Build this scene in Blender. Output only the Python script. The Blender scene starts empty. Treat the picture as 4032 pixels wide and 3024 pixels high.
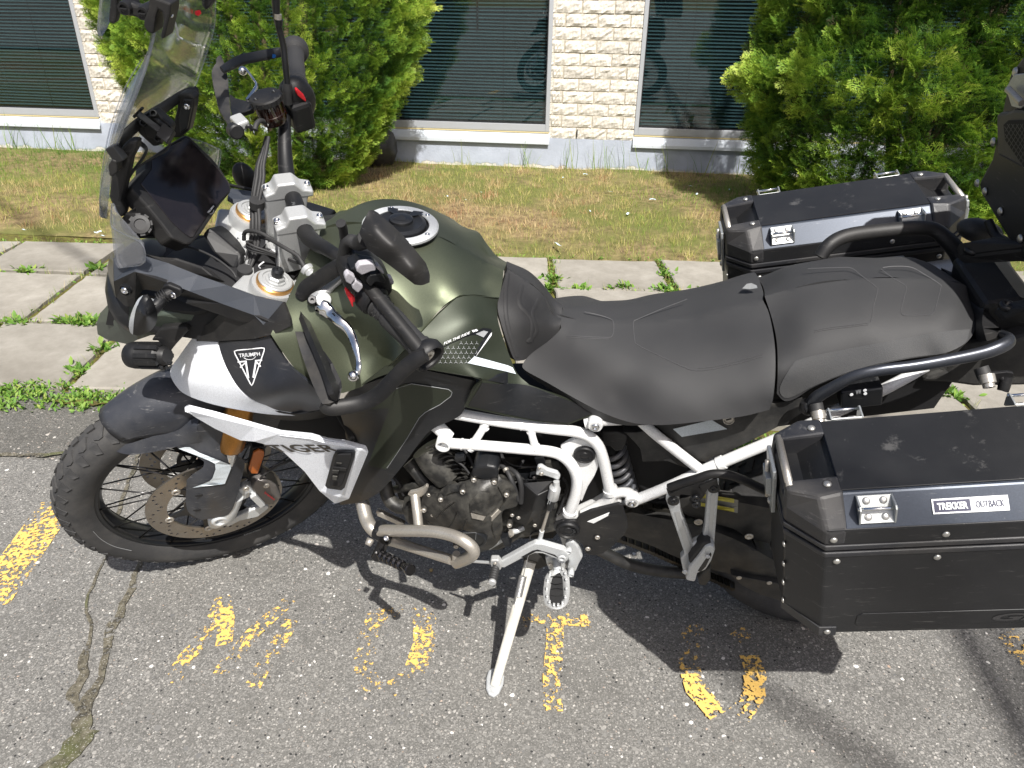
import bpy, bmesh, math, random
import numpy as np
from mathutils import Vector, Matrix, geometry, noise as mnoise

random.seed(7); np.random.seed(7)
scene = bpy.context.scene
COL = scene.collection

# ------------------------------------------------------------------ camera
CAM_F, CAM_PIT, CAM_ROLL, CAM_H = 2981.7, 0.4883, 0.0152, 1.4607
def cam_axes():
    e1 = Vector((1, 0, 0))
    dn = Vector((0, -math.sin(CAM_PIT), -math.cos(CAM_PIT)))
    fw = Vector((0, math.cos(CAM_PIT), -math.sin(CAM_PIT)))
    cr, sr = math.cos(CAM_ROLL), math.sin(CAM_ROLL)
    return e1*cr - dn*sr, e1*sr + dn*cr, fw
C_R, C_D, C_F = cam_axes()
C_O = Vector((0, 0, CAM_H))
cam_data = bpy.data.cameras.new('camera')
cam_data.sensor_width = 36.0
cam_data.lens = CAM_F/4032*36.0
cam_data.clip_start = 0.02
cam_data.clip_end = 500
cam = bpy.data.objects.new('camera', cam_data)
COL.objects.link(cam)
cam.matrix_world = Matrix(((C_R.x, -C_D.x, -C_F.x, 0), (C_R.y, -C_D.y, -C_F.y, 0), (C_R.z, -C_D.z, -C_F.z, CAM_H), (0, 0, 0, 1)))
scene.camera = cam

# ------------------------------------------------------------------ daylight
SUN_EL, SUN_AZ = math.radians(53.0), math.radians(-73.0)      # azimuth of the sun measured from +x
sdir = Vector((math.cos(SUN_EL)*math.cos(SUN_AZ), math.cos(SUN_EL)*math.sin(SUN_AZ), math.sin(SUN_EL)))
world = bpy.data.worlds.new('World'); scene.world = world; world.use_nodes = True
wn = world.node_tree; bg = wn.nodes['Background']
sky = wn.nodes.new('ShaderNodeTexSky'); sky.sky_type = 'NISHITA'; sky.sun_disc = False
sky.sun_elevation = SUN_EL; sky.sun_rotation = math.pi/2 - SUN_AZ
sky.air_density = 0.8; sky.dust_density = 4.0; sky.ozone_density = 0.6
wn.links.new(sky.outputs[0], bg.inputs[0]); bg.inputs[1].default_value = 0.075
sun_d = bpy.data.lights.new('sun', 'SUN'); sun_d.energy = 4.9; sun_d.angle = math.radians(0.53)
sun_d.color = (1.0, 0.965, 0.915)
sun = bpy.data.objects.new('sun', sun_d); COL.objects.link(sun)
sun.rotation_euler = (-sdir).to_track_quat('-Z', 'Y').to_euler()
sun.location = (0, -3, 6)
vs = scene.view_settings
vs.view_transform = 'Standard'; vs.look = 'None'; vs.exposure = 0.62; vs.gamma = 1.0; vs.use_curve_mapping = False
scene.cycles.max_bounces = 8; scene.cycles.transparent_max_bounces = 16
scene.cycles.diffuse_bounces = 3; scene.cycles.glossy_bounces = 4
scene.cycles.caustics_reflective = False; scene.cycles.caustics_refractive = False

# ------------------------------------------------------------------ survey: pixels of the photograph -> points on known planes
CR = dict(F=(0,0,1.8228),c1=(0,0,.6028),c2=(1000,0,.6028),c3=(2000,0,.6028),c4=(3000,0,.6028),c5=(0,1000,.6028),
 c6=(1000,1000,.6028),c7=(2000,1000,.6028),c8=(3000,1000,.6028),d1=(0,2000,.6173),d2=(1000,2000,.6173),d3=(2000,2000,.6173),
 d4=(3000,2000,.6172),e1=(200,1500,.4973),e2=(700,700,.27125),e3=(800,150,.226),e4=(1400,1600,.4973),e5=(2400,1600,.5424),
 e6=(3500,200,.6633),g1=(2900,1850,.36166),g2=(350,0,.33152),g3=(1050,1000,.39172),g4=(380,550,.33152),g5=(3500,1700,.24116))
def ray(c, x, y):
    o = CR[c]; X, Y = o[0]+x*o[2]-2016, o[1]+y*o[2]-1512
    return (C_R*(X/CAM_F) + C_D*(Y/CAM_F) + C_F)
def on_ground(c, x, y, z=0.0):
    d = ray(c, x, y); t = (z-CAM_H)/d.z; return C_O + d*t
# bike frame: x rearwards from the front axle, y away from the camera (the bike's right), z up the leaning bike
PSI, LAM, DEL = -0.0966, 0.2111, 0.5412
RB = Matrix.Rotation(PSI, 3, 'Z') @ Matrix.Rotation(LAM, 3, 'X')
TB = Vector((-0.7523, 1.6552, 0))
M_BIKE = Matrix.Translation(TB) @ RB.to_4x4()
RBi = RB.transposed()
RK = math.radians(24.4); S0 = Vector((-.146, 0, 0)); SA = Vector((math.sin(RK), 0, math.cos(RK)))
RS = Matrix.Rotation(DEL, 3, SA); RSi = RS.transposed()
def B(c, x, y, lat):
    o = RBi @ (C_O-TB); d = RBi @ ray(c, x, y)
    return o + d*((lat-o.y)/d.y)
def Sn(c, x, y, lat):                      # steered plane, in straight-ahead coordinates
    o = RBi @ (C_O-TB); d = RBi @ ray(c, x, y)
    o = S0 + RSi @ (o-S0); d = RSi @ d
    return o + d*((lat-o.y)/d.y)
def st(p):                                  # straight-ahead coordinates -> bike frame
    p = Vector(p); return S0 + RS @ (p-S0)
def S(c, x, y, lat): return st(Sn(c, x, y, lat))
# site frame: u along the wall, v away
U2 = Vector((.9948, -.1017, 0)).normalized(); V2 = Vector((-U2.y, U2.x, 0))
WALLV = 6.7235
def uv(u, v, z=0.0): return U2*u + V2*v + Vector((0, 0, z))
def on_wall(c, x, y, off=0.0):
    d = ray(c, x, y); t = ((WALLV-off) - C_O.dot(V2))/d.dot(V2); p = C_O+d*t
    return p.dot(U2), p.z

# ------------------------------------------------------------------ materials
MATS = {}
def newmat(name):
    m = bpy.data.materials.new(name); m.use_nodes = True
    return m, m.node_tree.nodes, m.node_tree.links, m.node_tree.nodes['Principled BSDF']
def N(nodes, typ, **kw):
    n = nodes.new(typ)
    for k, v in kw.items():
        if k in ('op',): n.operation = v
        elif hasattr(n, k) and k not in n.inputs: setattr(n, k, v)
        else: n.inputs[k].default_value = v
    return n
def ramp(nodes, links, src, stops):
    r = nodes.new('ShaderNodeValToRGB')
    while len(r.color_ramp.elements) < len(stops): r.color_ramp.elements.new(0.5)
    for e, (p, c) in zip(r.color_ramp.elements, stops):
        e.position = p; e.color = (c[0], c[1], c[2], 1) if hasattr(c, '__len__') else (c, c, c, 1)
    links.new(src, r.inputs[0]); return r.outputs[0]
def mixc(nodes, links, fac, a, b, mode='MIX'):
    n = nodes.new('ShaderNodeMix'); n.data_type = 'RGBA'; n.blend_type = mode
    for sock, v in ((n.inputs[0], fac), (n.inputs[6], a), (n.inputs[7], b)):
        if hasattr(v, 'links'): links.new(v, sock)
        elif hasattr(v, '__len__'): sock.default_value = (v[0], v[1], v[2], 1)
        else: sock.default_value = v
    return n.outputs[2]
def mth(nodes, links, op, a, b=0.0, c=None):
    n = nodes.new('ShaderNodeMath'); n.operation = op
    for sock, v in zip(n.inputs, (a, b, c)):
        if v is None: continue
        if hasattr(v, 'links'): links.new(v, sock)
        else: sock.default_value = v
    return n.outputs[0]
def M(name, col=(.5,.5,.5), rough=.5, metal=0.0, dust=0.0, grain=0.0, gscale=400, coat=0.0, spec=.5, dustcol=(.32,.29,.24), scratch=0.0, rvar=.08, dscale=9):
    """a worn surface: base colour, dusty film, fine grain relief, scratches"""
    if name in MATS: return MATS[name]
    m, nd, lk, b = newmat(name)
    tc = nd.new('ShaderNodeTexCoord').outputs['Object']
    n1 = N(nd, 'ShaderNodeTexNoise', Scale=dscale, Detail=8.0, Roughness=.62); lk.new(tc, n1.inputs[0])
    n2 = N(nd, 'ShaderNodeTexNoise', Scale=gscale, Detail=3.0); lk.new(tc, n2.inputs[0])
    c = mixc(nd, lk, ramp(nd, lk, n2.outputs[0], [(.3, 0), (.7, 1)]), [v*.88 for v in col], [min(1, v*1.12) for v in col])
    if dust > 0:
        f = ramp(nd, lk, n1.outputs[0], [(.42, 0), (.75, dust)])
        c = mixc(nd, lk, f, c, dustcol)
    if scratch > 0:
        mp = nd.new('ShaderNodeMapping'); mp.inputs['Scale'].default_value = (22, 22, 160); mp.inputs['Rotation'].default_value = (.4, .9, .5)
        lk.new(tc, mp.inputs[0])
        n3 = N(nd, 'ShaderNodeTexNoise', Scale=1.0, Detail=5.0, Roughness=.75); lk.new(mp.outputs[0], n3.inputs[0])
        c = mixc(nd, lk, ramp(nd, lk, n3.outputs[0], [(.60, 0), (.70, scratch)]), c, (.42, .41, .39))
        # stray pale nicks
        v = N(nd, 'ShaderNodeTexVoronoi', Scale=38.0); lk.new(tc, v.inputs[0])
        c = mixc(nd, lk, ramp(nd, lk, v.outputs[0], [(.0, scratch), (.055, 0)]), c, (.5, .49, .47))
    lk.new(c, b.inputs['Base Color'])
    b.inputs['Metallic'].default_value = metal
    r = mth(nd, lk, 'MULTIPLY_ADD', n1.outputs[0], rvar*2, rough-rvar)
    lk.new(r, b.inputs['Roughness'])
    b.inputs['Specular IOR Level'].default_value = spec
    if coat: b.inputs['Coat Weight'].default_value = coat; b.inputs['Coat Roughness'].default_value = .12
    if grain > 0:
        bp = N(nd, 'ShaderNodeBump', Strength=grain, Distance=.0006); lk.new(n2.outputs[0], bp.inputs['Height']); lk.new(bp.outputs[0], b.inputs['Normal'])
    MATS[name] = m; return m
def clear_mat(name, tint=(.93,.95,.94), gloss=.06, haze=.05, hazecol=(.8,.82,.82), rough=.04, dirt=0):
    """thin clear sheet: see-through, fresnel gloss, a little haze"""
    if name in MATS: return MATS[name]
    m, nd, lk, b = newmat(name)
    out = nd['Material Output']
    tr = nd.new('ShaderNodeBsdfTransparent'); tr.inputs[0].default_value = (*tint, 1)
    gl = nd.new('ShaderNodeBsdfGlossy'); gl.inputs['Roughness'].default_value = rough
    d0 = nd.new('ShaderNodeBsdfDiffuse'); d0.inputs[0].default_value = (*hazecol, 1)
    t0 = nd.new('ShaderNodeBsdfTranslucent'); t0.inputs[0].default_value = (*hazecol, 1)
    df = nd.new('ShaderNodeMixShader'); lk.new(d0.outputs[0], df.inputs[1]); lk.new(t0.outputs[0], df.inputs[2])
    lw = nd.new('ShaderNodeLayerWeight'); lw.inputs[0].default_value = .18
    m1 = nd.new('ShaderNodeMixShader'); m2 = nd.new('ShaderNodeMixShader')
    tc = nd.new('ShaderNodeTexCoord').outputs['Object']
    n1 = N(nd, 'ShaderNodeTexNoise', Scale=14.0, Detail=8.0, Roughness=.7); lk.new(tc, n1.inputs[0])
    hz = mth(nd, lk, 'MULTIPLY', ramp(nd, lk, n1.outputs[0], [(.3, .5), (.75, 1.0)]), haze)
    if dirt:
        v = N(nd, 'ShaderNodeTexVoronoi', Scale=70.0); lk.new(tc, v.inputs[0])
        hz = mth(nd, lk, 'MAXIMUM', hz, mth(nd, lk, 'MULTIPLY', ramp(nd, lk, v.outputs[0], [(.05, 1), (.09, 0)]), dirt))
    lk.new(hz, m1.inputs[0]); lk.new(tr.outputs[0], m1.inputs[1]); lk.new(df.outputs[0], m1.inputs[2])
    fr = mth(nd, lk, 'MULTIPLY_ADD', lw.outputs['Fresnel'], .6, gloss)
    lk.new(fr, m2.inputs[0]); lk.new(m1.outputs[0], m2.inputs[1]); lk.new(gl.outputs[0], m2.inputs[2])
    lk.new(m2.outputs[0], out.inputs[0]); nd.remove(b)
    MATS[name] = m; return m

# ------------------------------------------------------------------ object helpers
def mesh_from(name, verts, faces, mat=None, smooth=False):
    me = bpy.data.meshes.new(name)
    me.from_pydata([tuple(v) for v in verts], [], [tuple(f) for f in faces])
    me.validate(); me.update()
    if mat: me.materials.append(mat)
    if smooth: me.polygons.foreach_set('use_smooth', [True]*len(me.polygons))
    return me
def link(name, me, parent=None, mw=None):
    o = bpy.data.objects.new(name, me); COL.objects.link(o)
    if parent is not None: o.parent = parent
    if mw is not None: o.matrix_basis = mw
    return o
def tag(o, label=None, category=None, group=None, kind=None):
    for k, v in (('label', label), ('category', category), ('group', group), ('kind', kind)):
        if v: o[k] = v
    return o
def empty(name, mw, label, category, group=None):
    o = bpy.data.objects.new(name, None); COL.objects.link(o); o.matrix_basis = mw; o.empty_display_size = .05
    tag(o, label, category, group); return o
def shade_auto(o, ang=35):
    me = o.data
    me.polygons.foreach_set('use_smooth', [True]*len(me.polygons))
    bm = bmesh.new(); bm.from_mesh(me)
    a = math.radians(ang)
    for e in bm.edges:
        if len(e.link_faces) == 2 and e.calc_face_angle(0) > a: e.smooth = False
    bm.to_mesh(me); bm.free()
def bevel(o, w, seg=2, ang=30):
    m = o.modifiers.new('bevel', 'BEVEL'); m.width = w; m.segments = seg; m.limit_method = 'ANGLE'; m.angle_limit = math.radians(ang)
    m.harden_normals = False
    return o
def subd(o, n=1):
    m = o.modifiers.new('subd', 'SUBSURF'); m.levels = n; m.render_levels = n; return o
# ================================================================== SITE
def ground_mat(name, kind):
    m, nd, lk, b = newmat(name)
    tc = nd.new('ShaderNodeTexCoord').outputs['Object']
    big = N(nd, 'ShaderNodeTexNoise', Scale=1.1, Detail=6.0, Roughness=.6); lk.new(tc, big.inputs[0])
    fine = N(nd, 'ShaderNodeTexNoise', Scale=240.0, Detail=4.0, Roughness=.7); lk.new(tc, fine.inputs[0])
    if kind == 'asphalt':
        wob = N(nd, 'ShaderNodeTexNoise', Scale=120.0, Detail=2.0); lk.new(tc, wob.inputs[0])
        wv = nd.new('ShaderNodeVectorMath'); wv.operation = 'MULTIPLY_ADD'
        lk.new(wob.outputs['Color'], wv.inputs[0]); wv.inputs[1].default_value = (.006,)*3; lk.new(tc, wv.inputs[2])
        wc = wv.outputs[0]
        c = mixc(nd, lk, ramp(nd, lk, fine.outputs[0], [(.30, 0), (.72, 1)]), (.094, .092, .087), (.200, .195, .185))
        vf = N(nd, 'ShaderNodeTexVoronoi', Scale=330.0); lk.new(wc, vf.inputs[0]); sf = nd.new('ShaderNodeSeparateColor'); lk.new(vf.outputs['Color'], sf.inputs[0])
        c = mixc(nd, lk, .55, c, ramp(nd, lk, sf.outputs[0], [(0, (.05, .05, .048)), (.35, (.12, .117, .108)), (.7, (.19, .185, .17)), (.95, (.34, .33, .31))]))
        mid = N(nd, 'ShaderNodeTexNoise', Scale=4.5, Detail=7.0, Roughness=.65); lk.new(tc, mid.inputs[0])
        c = mixc(nd, lk, ramp(nd, lk, big.outputs[0], [(.35, 0), (.7, .4)]), c, (.17, .165, .15))
        c = mixc(nd, lk, ramp(nd, lk, mid.outputs[0], [(.50, 0), (.72, .45)]), c, (.075, .073, .068))
        hs = []
        for sc, th, keep, pale in ((170., .36, .50, .55), (95., .36, .70, .9), (60., .30, .84, 1.0), (34., .22, .90, 1.0)):
            v = N(nd, 'ShaderNodeTexVoronoi', Scale=sc); lk.new(wc, v.inputs[0])
            sp = nd.new('ShaderNodeSeparateColor'); lk.new(v.outputs['Color'], sp.inputs[0])
            sel = mth(nd, lk, 'GREATER_THAN', sp.outputs[0], keep)
            size = mth(nd, lk, 'MULTIPLY_ADD', sp.outputs[1], th*.8, th*.45)
            inside = mth(nd, lk, 'LESS_THAN', v.outputs['Distance'], size)
            f = mth(nd, lk, 'MULTIPLY', mth(nd, lk, 'MULTIPLY', sel, inside), pale)
            sc_ = ramp(nd, lk, sp.outputs[2], [(0, (.12, .12, .12)), (.25, (.22, .215, .20)), (.5, (.36, .345, .32)), (.72, (.55, .53, .49)), (.86, (.40, .29, .22)), (.93, (.68, .66, .62))])
            c = mixc(nd, lk, f, c, sc_); hs.append(f)
        dark = N(nd, 'ShaderNodeTexVoronoi', Scale=70.0, Randomness=1.0); lk.new(wc, dark.inputs[0])
        sp = nd.new('ShaderNodeSeparateColor'); lk.new(dark.outputs['Color'], sp.inputs[0])
        f = mth(nd, lk, 'MULTIPLY', mth(nd, lk, 'GREATER_THAN', sp.outputs[1], .82), mth(nd, lk, 'LESS_THAN', dark.outputs['Distance'], .2))
        c = mixc(nd, lk, f, c, (.035, .035, .035))
        sxyz = nd.new('ShaderNodeSeparateXYZ'); lk.new(wv.outputs[0], sxyz.inputs[0])
        vv_ = mth(nd, lk, 'ADD', mth(nd, lk, 'MULTIPLY', sxyz.outputs[0], V2.x), mth(nd, lk, 'MULTIPLY', sxyz.outputs[1], V2.y))
        vv_ = mth(nd, lk, 'ADD', vv_, mth(nd, lk, 'MULTIPLY', mid.outputs[0], .05))
        c = mixc(nd, lk, ramp(nd, lk, mth(nd, lk, 'SUBTRACT', vv_, 1.9), [(.10, 0), (.13, .55)]), c, mixc(nd, lk, 1.0, c, (.42, .41, .38), 'MULTIPLY'))
        rough, bs, bd = .86, .75, .0022
        h = mth(nd, lk, 'ADD', mth(nd, lk, 'MULTIPLY', fine.outputs[0], .8), mth(nd, lk, 'MULTIPLY', hs[1], .3))
    elif kind == 'slab':
        geo = nd.new('ShaderNodeObjectInfo')
        mott = N(nd, 'ShaderNodeTexNoise', Scale=7.0, Detail=9.0, Roughness=.7); lk.new(tc, mott.inputs[0])
        c = mixc(nd, lk, ramp(nd, lk, mott.outputs[0], [(.3, 0), (.72, 1)]), (.20, .185, .155), (.36, .34, .30))
        c = mixc(nd, lk, ramp(nd, lk, fine.outputs[0], [(.3, 0), (.75, .5)]), c, (.24, .225, .2))
        c = mixc(nd, lk, ramp(nd, lk, big.outputs[0], [(.50, 0), (.66, .6)]), c, (.17, .155, .13))
        vs_ = N(nd, 'ShaderNodeTexVoronoi', Scale=45.0); lk.new(tc, vs_.inputs[0]); c = mixc(nd, lk, ramp(nd, lk, vs_.outputs[0], [(.03, .7), (.07, 0)]), c, (.08, .07, .05))
        hsv = nd.new('ShaderNodeHueSaturation'); lk.new(c, hsv.inputs['Color'])
        lk.new(mth(nd, lk, 'MULTIPLY_ADD', geo.outputs['Random'], .3, .85), hsv.inputs['Value']); c = hsv.outputs[0]
        rough, bs, bd = .9, .55, .0018
        h = mth(nd, lk, 'ADD', fine.outputs[0], mth(nd, lk, 'MULTIPLY', mott.outputs[0], 2.0))
    elif kind == 'soil':
        mott = N(nd, 'ShaderNodeTexNoise', Scale=16.0, Detail=9.0, Roughness=.7); lk.new(tc, mott.inputs[0])
        c = mixc(nd, lk, ramp(nd, lk, mott.outputs[0], [(.35, 0), (.65, 1)]), (.11, .075, .042), (.34, .26, .13))
        c = mixc(nd, lk, ramp(nd, lk, big.outputs[0], [(.42, 0), (.56, .8)]), c, (.13, .15, .035))
        rough, bs, bd = .95, .8, .01
        h = mth(nd, lk, 'ADD', mott.outputs[0], fine.outputs[0])
    elif kind == 'moss':
        mott = N(nd, 'ShaderNodeTexNoise', Scale=30.0, Detail=7.0, Roughness=.7); lk.new(tc, mott.inputs[0])
        c = ramp(nd, lk, mott.outputs[0], [(.33, (.07, .05, .025)), (.46, (.12, .10, .03)), (.6, (.16, .17, .03)), (.75, (.25, .24, .05))])
        rough, bs, bd = .95, 1.0, .006
        h = mth(nd, lk, 'ADD', mott.outputs[0], fine.outputs[0])
    lk.new(c, b.inputs['Base Color']); b.inputs['Roughness'].default_value = rough; b.inputs['Specular IOR Level'].default_value = .3
    bp = N(nd, 'ShaderNodeBump', Strength=bs, Distance=bd); lk.new(h, bp.inputs['Height']); lk.new(bp.outputs[0], b.inputs['Normal'])
    return m
M_ASPH = ground_mat('asphalt', 'asphalt'); M_SLAB = ground_mat('paving stone', 'slab')
M_SOIL = ground_mat('soil and thatch', 'soil'); M_MOSS = ground_mat('moss and dirt', 'moss')

def flat_grid(u0, u1, v0, v1, nu, nv, z, zf=None):
    vs, fs = [], []
    for j in range(nv+1):
        for i in range(nu+1):
            u = u0+(u1-u0)*i/nu; v = v0+(v1-v0)*j/nv
            p = uv(u, v, z); 
            if zf: p.z += zf(u, v)
            vs.append(p)
    for j in range(nv):
        for i in range(nu):
            a = j*(nu+1)+i; fs.append((a, a+1, a+nu+2, a+nu+1))
    return vs, fs
# one sheet of ground to the horizon, the car park on it
v, f = flat_grid(-150, 150, -150, 150, 6, 6, -.05)
tag(link('ground', mesh_from('ground', v, f, M_SOIL)), kind='structure')
def asph_z(u, v):
    e = max(0, 1-abs(v-2.12)/.13)
    return .012*e*mnoise.noise(Vector((u*5, v*5, 0))) + .004*mnoise.noise(Vector((u*2.2, v*2.2, 3)))*(1 if v > -2 else 0) - .006*max(0, 1-abs(v-1.99)/.035)
v, f = flat_grid(-7, 6, -4, 2.43, 260, 150, 0, lambda u, v: asph_z(u, v) if v > .6 and False else (asph_z(u, v) if v > 1.85 else 0))
asph = tag(link('car_park_asphalt', mesh_from('car_park_asphalt', v, f, M_ASPH, True)), kind='structure')
v, f = flat_grid(-60, 60, -40, -4, 8, 8, 0)
tag(link('asphalt', mesh_from('asphalt', v, f, M_ASPH)), kind='structure')

# pavement of individual slabs
pave = tag(link('pavement', mesh_from('pavement', *flat_grid(-9, 8, 2.40, 4.36, 60, 8, -.012), M_MOSS)), kind='structure')
SL = .055                                     # the paving runs a little askew to the wall
def rowv(k, u): return (2.44, 3.07, 3.87, 4.46)[k] + (-.0 if k else 0) + SL*(u+ (0 if k else 1.7))*(1 if k else .3) + (0 if k else 0)
def rowline(k, u):
    base = {0: 2.44, 1: 3.20, 2: 3.845, 3: 4.37}[k]
    sl = {0: .025, 1: .060, 2: .058, 3: .055}[k]
    return base + sl*(u if k else u+1.7)
offs = {0: -2.09, 1: -2.70, 2: -.20}
def slab_mesh(pts, th=.035, rnd=.008):
    """outline with chipped edge and slightly crowned top"""
    out = []
    n = len(pts)
    for i in range(n):
        a, b = Vector(pts[i]), Vector(pts[(i+1) % n]); L = (b-a).length; m = max(2, int(L/.035))
        for k in range(m):
            p = a.lerp(b, k/m)
            nrm = Vector(((b-a).y, -(b-a).x)).normalized()
            j = .007*mnoise.noise(Vector((p.x*14, p.y*14, 1)))+.004*mnoise.noise(Vector((p.x*50, p.y*50, 5)))
            if k == 0: j = -.006
            out.append(p - nrm*(j+.003))
    c = sum(out, Vector((0, 0)))/len(out)
    top = [(p.x, p.y, 0) for p in out]; inn = [((p-c)*(1-.010/max(.05, (p-c).length))+c) for p in out]
    vs = [(p[0], p[1], -th) for p in top] + [(p[0], p[1], -.006) for p in top] + [(p.x, p.y, 0) for p in inn]
    n = len(out); fs = []
    for r in range(2):
        for i in range(n): fs.append((r*n+i, r*n+(i+1) % n, (r+1)*n+(i+1) % n, (r+1)*n+i))
    fs.append(tuple(range(2*n, 3*n)))
    return vs, fs
for k in range(3):
    w = {0: .60, 1: .64, 2: .645}[k]
    for j in range(-9, 12):
        ua = offs[k]+j*w; ub = ua+w; g = .017
        if ub < -6.5 or ua > 4.2: continue
        sk = {0: -.10, 1: -.10, 2: -.06}[k]
        lo, hi = lambda u: rowline(k, u)+g, lambda u: rowline(k+1, u)-g
        pts = [(ua+g-sk/2, lo(ua)), (ub-g-sk/2, lo(ub)), (ub-g+sk/2, hi(ub)), (ua+g+sk/2, hi(ua))]
        cx, cy = sum(p[0] for p in pts)/4, sum(p[1] for p in pts)/4
        wp = [uv(p[0]-cx, p[1]-cy) for p in pts]
        vs_, fs_ = slab_mesh([(p.x, p.y) for p in wp])
        o = link('slab', mesh_from('slab', vs_, fs_, M_SLAB), pave)
        o.location = uv(cx, cy, .014+random.uniform(-.006, .006)); o.rotation_euler = (random.uniform(-.008, .008), random.uniform(-.008, .008), random.uniform(-.006, .006))
# lawn sheet
def lawn_z(u, v): return .02 + .10*min(1, max(0, (v-4.35)/.5))*.35 + .018*mnoise.noise(Vector((u*2, v*2, 9))) + .008*mnoise.noise(Vector((u*7, v*7, 2)))
v, f = flat_grid(-10, 8, 4.36, 6.80, 240, 40, -.02, lambda u, v: lawn_z(u, v)*min(1, (v-4.30)/.12))
lawn = tag(link('lawn', mesh_from('lawn', v, f, M_SOIL, True)), kind='structure')

# ------------------------------------------------------------------ blades, leaves and sprays as joined geometry
def leaf_material(name, stops, rough=.55, trans=.35):
    m, nd, lk, b = newmat(name)
    at = nd.new('ShaderNodeAttribute'); at.attribute_name = 'tint'
    c = ramp(nd, lk, at.outputs['Fac'], stops)
    lk.new(c, b.inputs['Base Color']); b.inputs['Roughness'].default_value = rough; b.inputs['Specular IOR Level'].default_value = .3
    tl = nd.new('ShaderNodeBsdfTranslucent'); lk.new(c, tl.inputs[0])
    ms = nd.new('ShaderNodeMixShader'); ms.inputs[0].default_value = trans
    lk.new(b.outputs[0], ms.inputs[1]); lk.new(tl.outputs[0], ms.inputs[2]); lk.new(ms.outputs[0], nd['Material Output'].inputs[0])
    return m
def big_mesh(name, V, F, tint, mat):
    """V (n,3), F (m,k) arrays, tint (n,)"""
    me = bpy.data.meshes.new(name)
    V = np.asarray(V, dtype=np.float32); F = np.asarray(F, dtype=np.int32); k = F.shape[1]
    me.vertices.add(len(V)); me.vertices.foreach_set('co', V.ravel())
    me.loops.add(F.size); me.loops.foreach_set('vertex_index', F.ravel())
    me.polygons.add(len(F)); me.polygons.foreach_set('loop_start', np.arange(0, F.size, k, dtype=np.int32))
    me.update(calc_edges=True)
    a = me.attributes.new('tint', 'FLOAT', 'POINT'); a.data.foreach_set('value', np.asarray(tint, dtype=np.float32))
    me.materials.append(mat); return me
def instance_np(TV, TF, TT, mats, tints):
    """template verts (n,3), faces, tint(n); mats list (k,3,4); tints (k,)"""
    k, n = len(mats), len(TV)
    H = np.c_[TV, np.ones(n)]
    V = np.einsum('kij,nj->kni', mats, H).reshape(-1, 3)
    F = (TF[None] + (np.arange(k)*n)[:, None, None]).reshape(-1, TF.shape[1])
    T = (TT[None]+tints[:, None]).ravel()
    return V, F, T
def rot_mats(yaw, pitch, roll, s, pos):
    k = len(yaw); cy, sy, cp, sp, cr, sr = np.cos(yaw), np.sin(yaw), np.cos(pitch), np.sin(pitch), np.cos(roll), np.sin(roll)
    R = np.empty((k, 3, 4))
    Rz = np.zeros((k,3,3)); Rz[:,0,0]=cy; Rz[:,0,1]=-sy; Rz[:,1,0]=sy; Rz[:,1,1]=cy; Rz[:,2,2]=1
    Rx = np.zeros((k,3,3)); Rx[:,0,0]=1; Rx[:,1,1]=cp; Rx[:,1,2]=-sp; Rx[:,2,1]=sp; Rx[:,2,2]=cp
    Ry = np.zeros((k,3,3)); Ry[:,0,0]=cr; Ry[:,0,2]=sr; Ry[:,1,1]=1; Ry[:,2,0]=-sr; Ry[:,2,2]=cr
    R[:, :, :3] = (Rz@Rx@Ry)*s[:, None, None]; R[:, :, 3] = pos; return R
def noise_np(P, s, z=0.0):
    return np.array([mnoise.noise(Vector((p[0]*s, p[1]*s, z))) for p in P])
# grass: blades
BL_V = np.array([(-.5,0,0),(.5,0,0),(.35,.12,.5),(-.35,.12,.5),(0,.42,1.0),(0.01,.42,1.0)]); BL_V[:, 0] *= .06
BL_F = np.array([(0,1,2,3),(3,2,5,4)]); BL_T = np.array([-.05,-.05,0,0,.05,.05])
M_GRASS = leaf_material('grass blades', [(0, (.08,.18,.02)), (.28, (.20,.34,.05)), (.46, (.40,.42,.10)), (.64, (.60,.50,.22)), (.82, (.62,.47,.28)), (1, (.42,.19,.10))])
def grass(name, n, u0, u1, v0, v1, hmin, hmax, dry, zf, cond=None):
    uu = np.random.uniform(u0, u1, n); vv = np.random.uniform(v0, v1, n)
    pos = np.outer(uu, np.array(U2)) + np.outer(vv, np.array(V2))
    big = noise_np(np.c_[uu, vv], 1.3, 4.0); mid = noise_np(np.c_[uu, vv], 6, 7.0)
    keep = np.random.rand(n) < (.75+.6*mid)
    pos[:, 2] = [zf(a, b) for a, b in zip(uu, vv)]
    h = np.random.uniform(hmin, hmax, n)*(1+.5*mid)
    t = dry(uu, vv, big, mid) + np.random.normal(0, .13, n)
    R = rot_mats(np.random.uniform(0, 6.3, n), np.random.normal(.55, .45, n), np.random.normal(0, .35, n), h, pos)
    R, t = R[keep], t[keep]
    V, F, T = instance_np(BL_V, BL_F, BL_T, R, t)
    o = link(name, big_mesh(name, V, F, np.clip(T, 0.01, .99), M_GRASS)); tag(o, kind='stuff'); return o
def dry_fn(u, v, big, mid):
    near_wall = np.clip((v-6.0)/.7, 0, 1); right_brown = np.exp(-((u+.2)**2)/1.2-((v-5.6)**2)/.9)
    left_green = np.clip((-u-2.6)/1.0, 0, 1)*np.clip((v-5.3)/1.0, 0, 1)
    return .43 + .52*big + .42*mid + .30*right_brown - .55*left_green - .38*np.clip((u-.2)/.7, 0, 1)*np.clip((v-5.3)/.5,0,1)
g = grass('lawn_grass', 100000, -6.2, 4.2, 4.40, 6.72, .020, .052, dry_fn, lambda a, b: lawn_z(a, b)-.024)
g['label'] = 'short patchy lawn grass, half dry, between pavement and wall'; g['category'] = 'grass'
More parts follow.
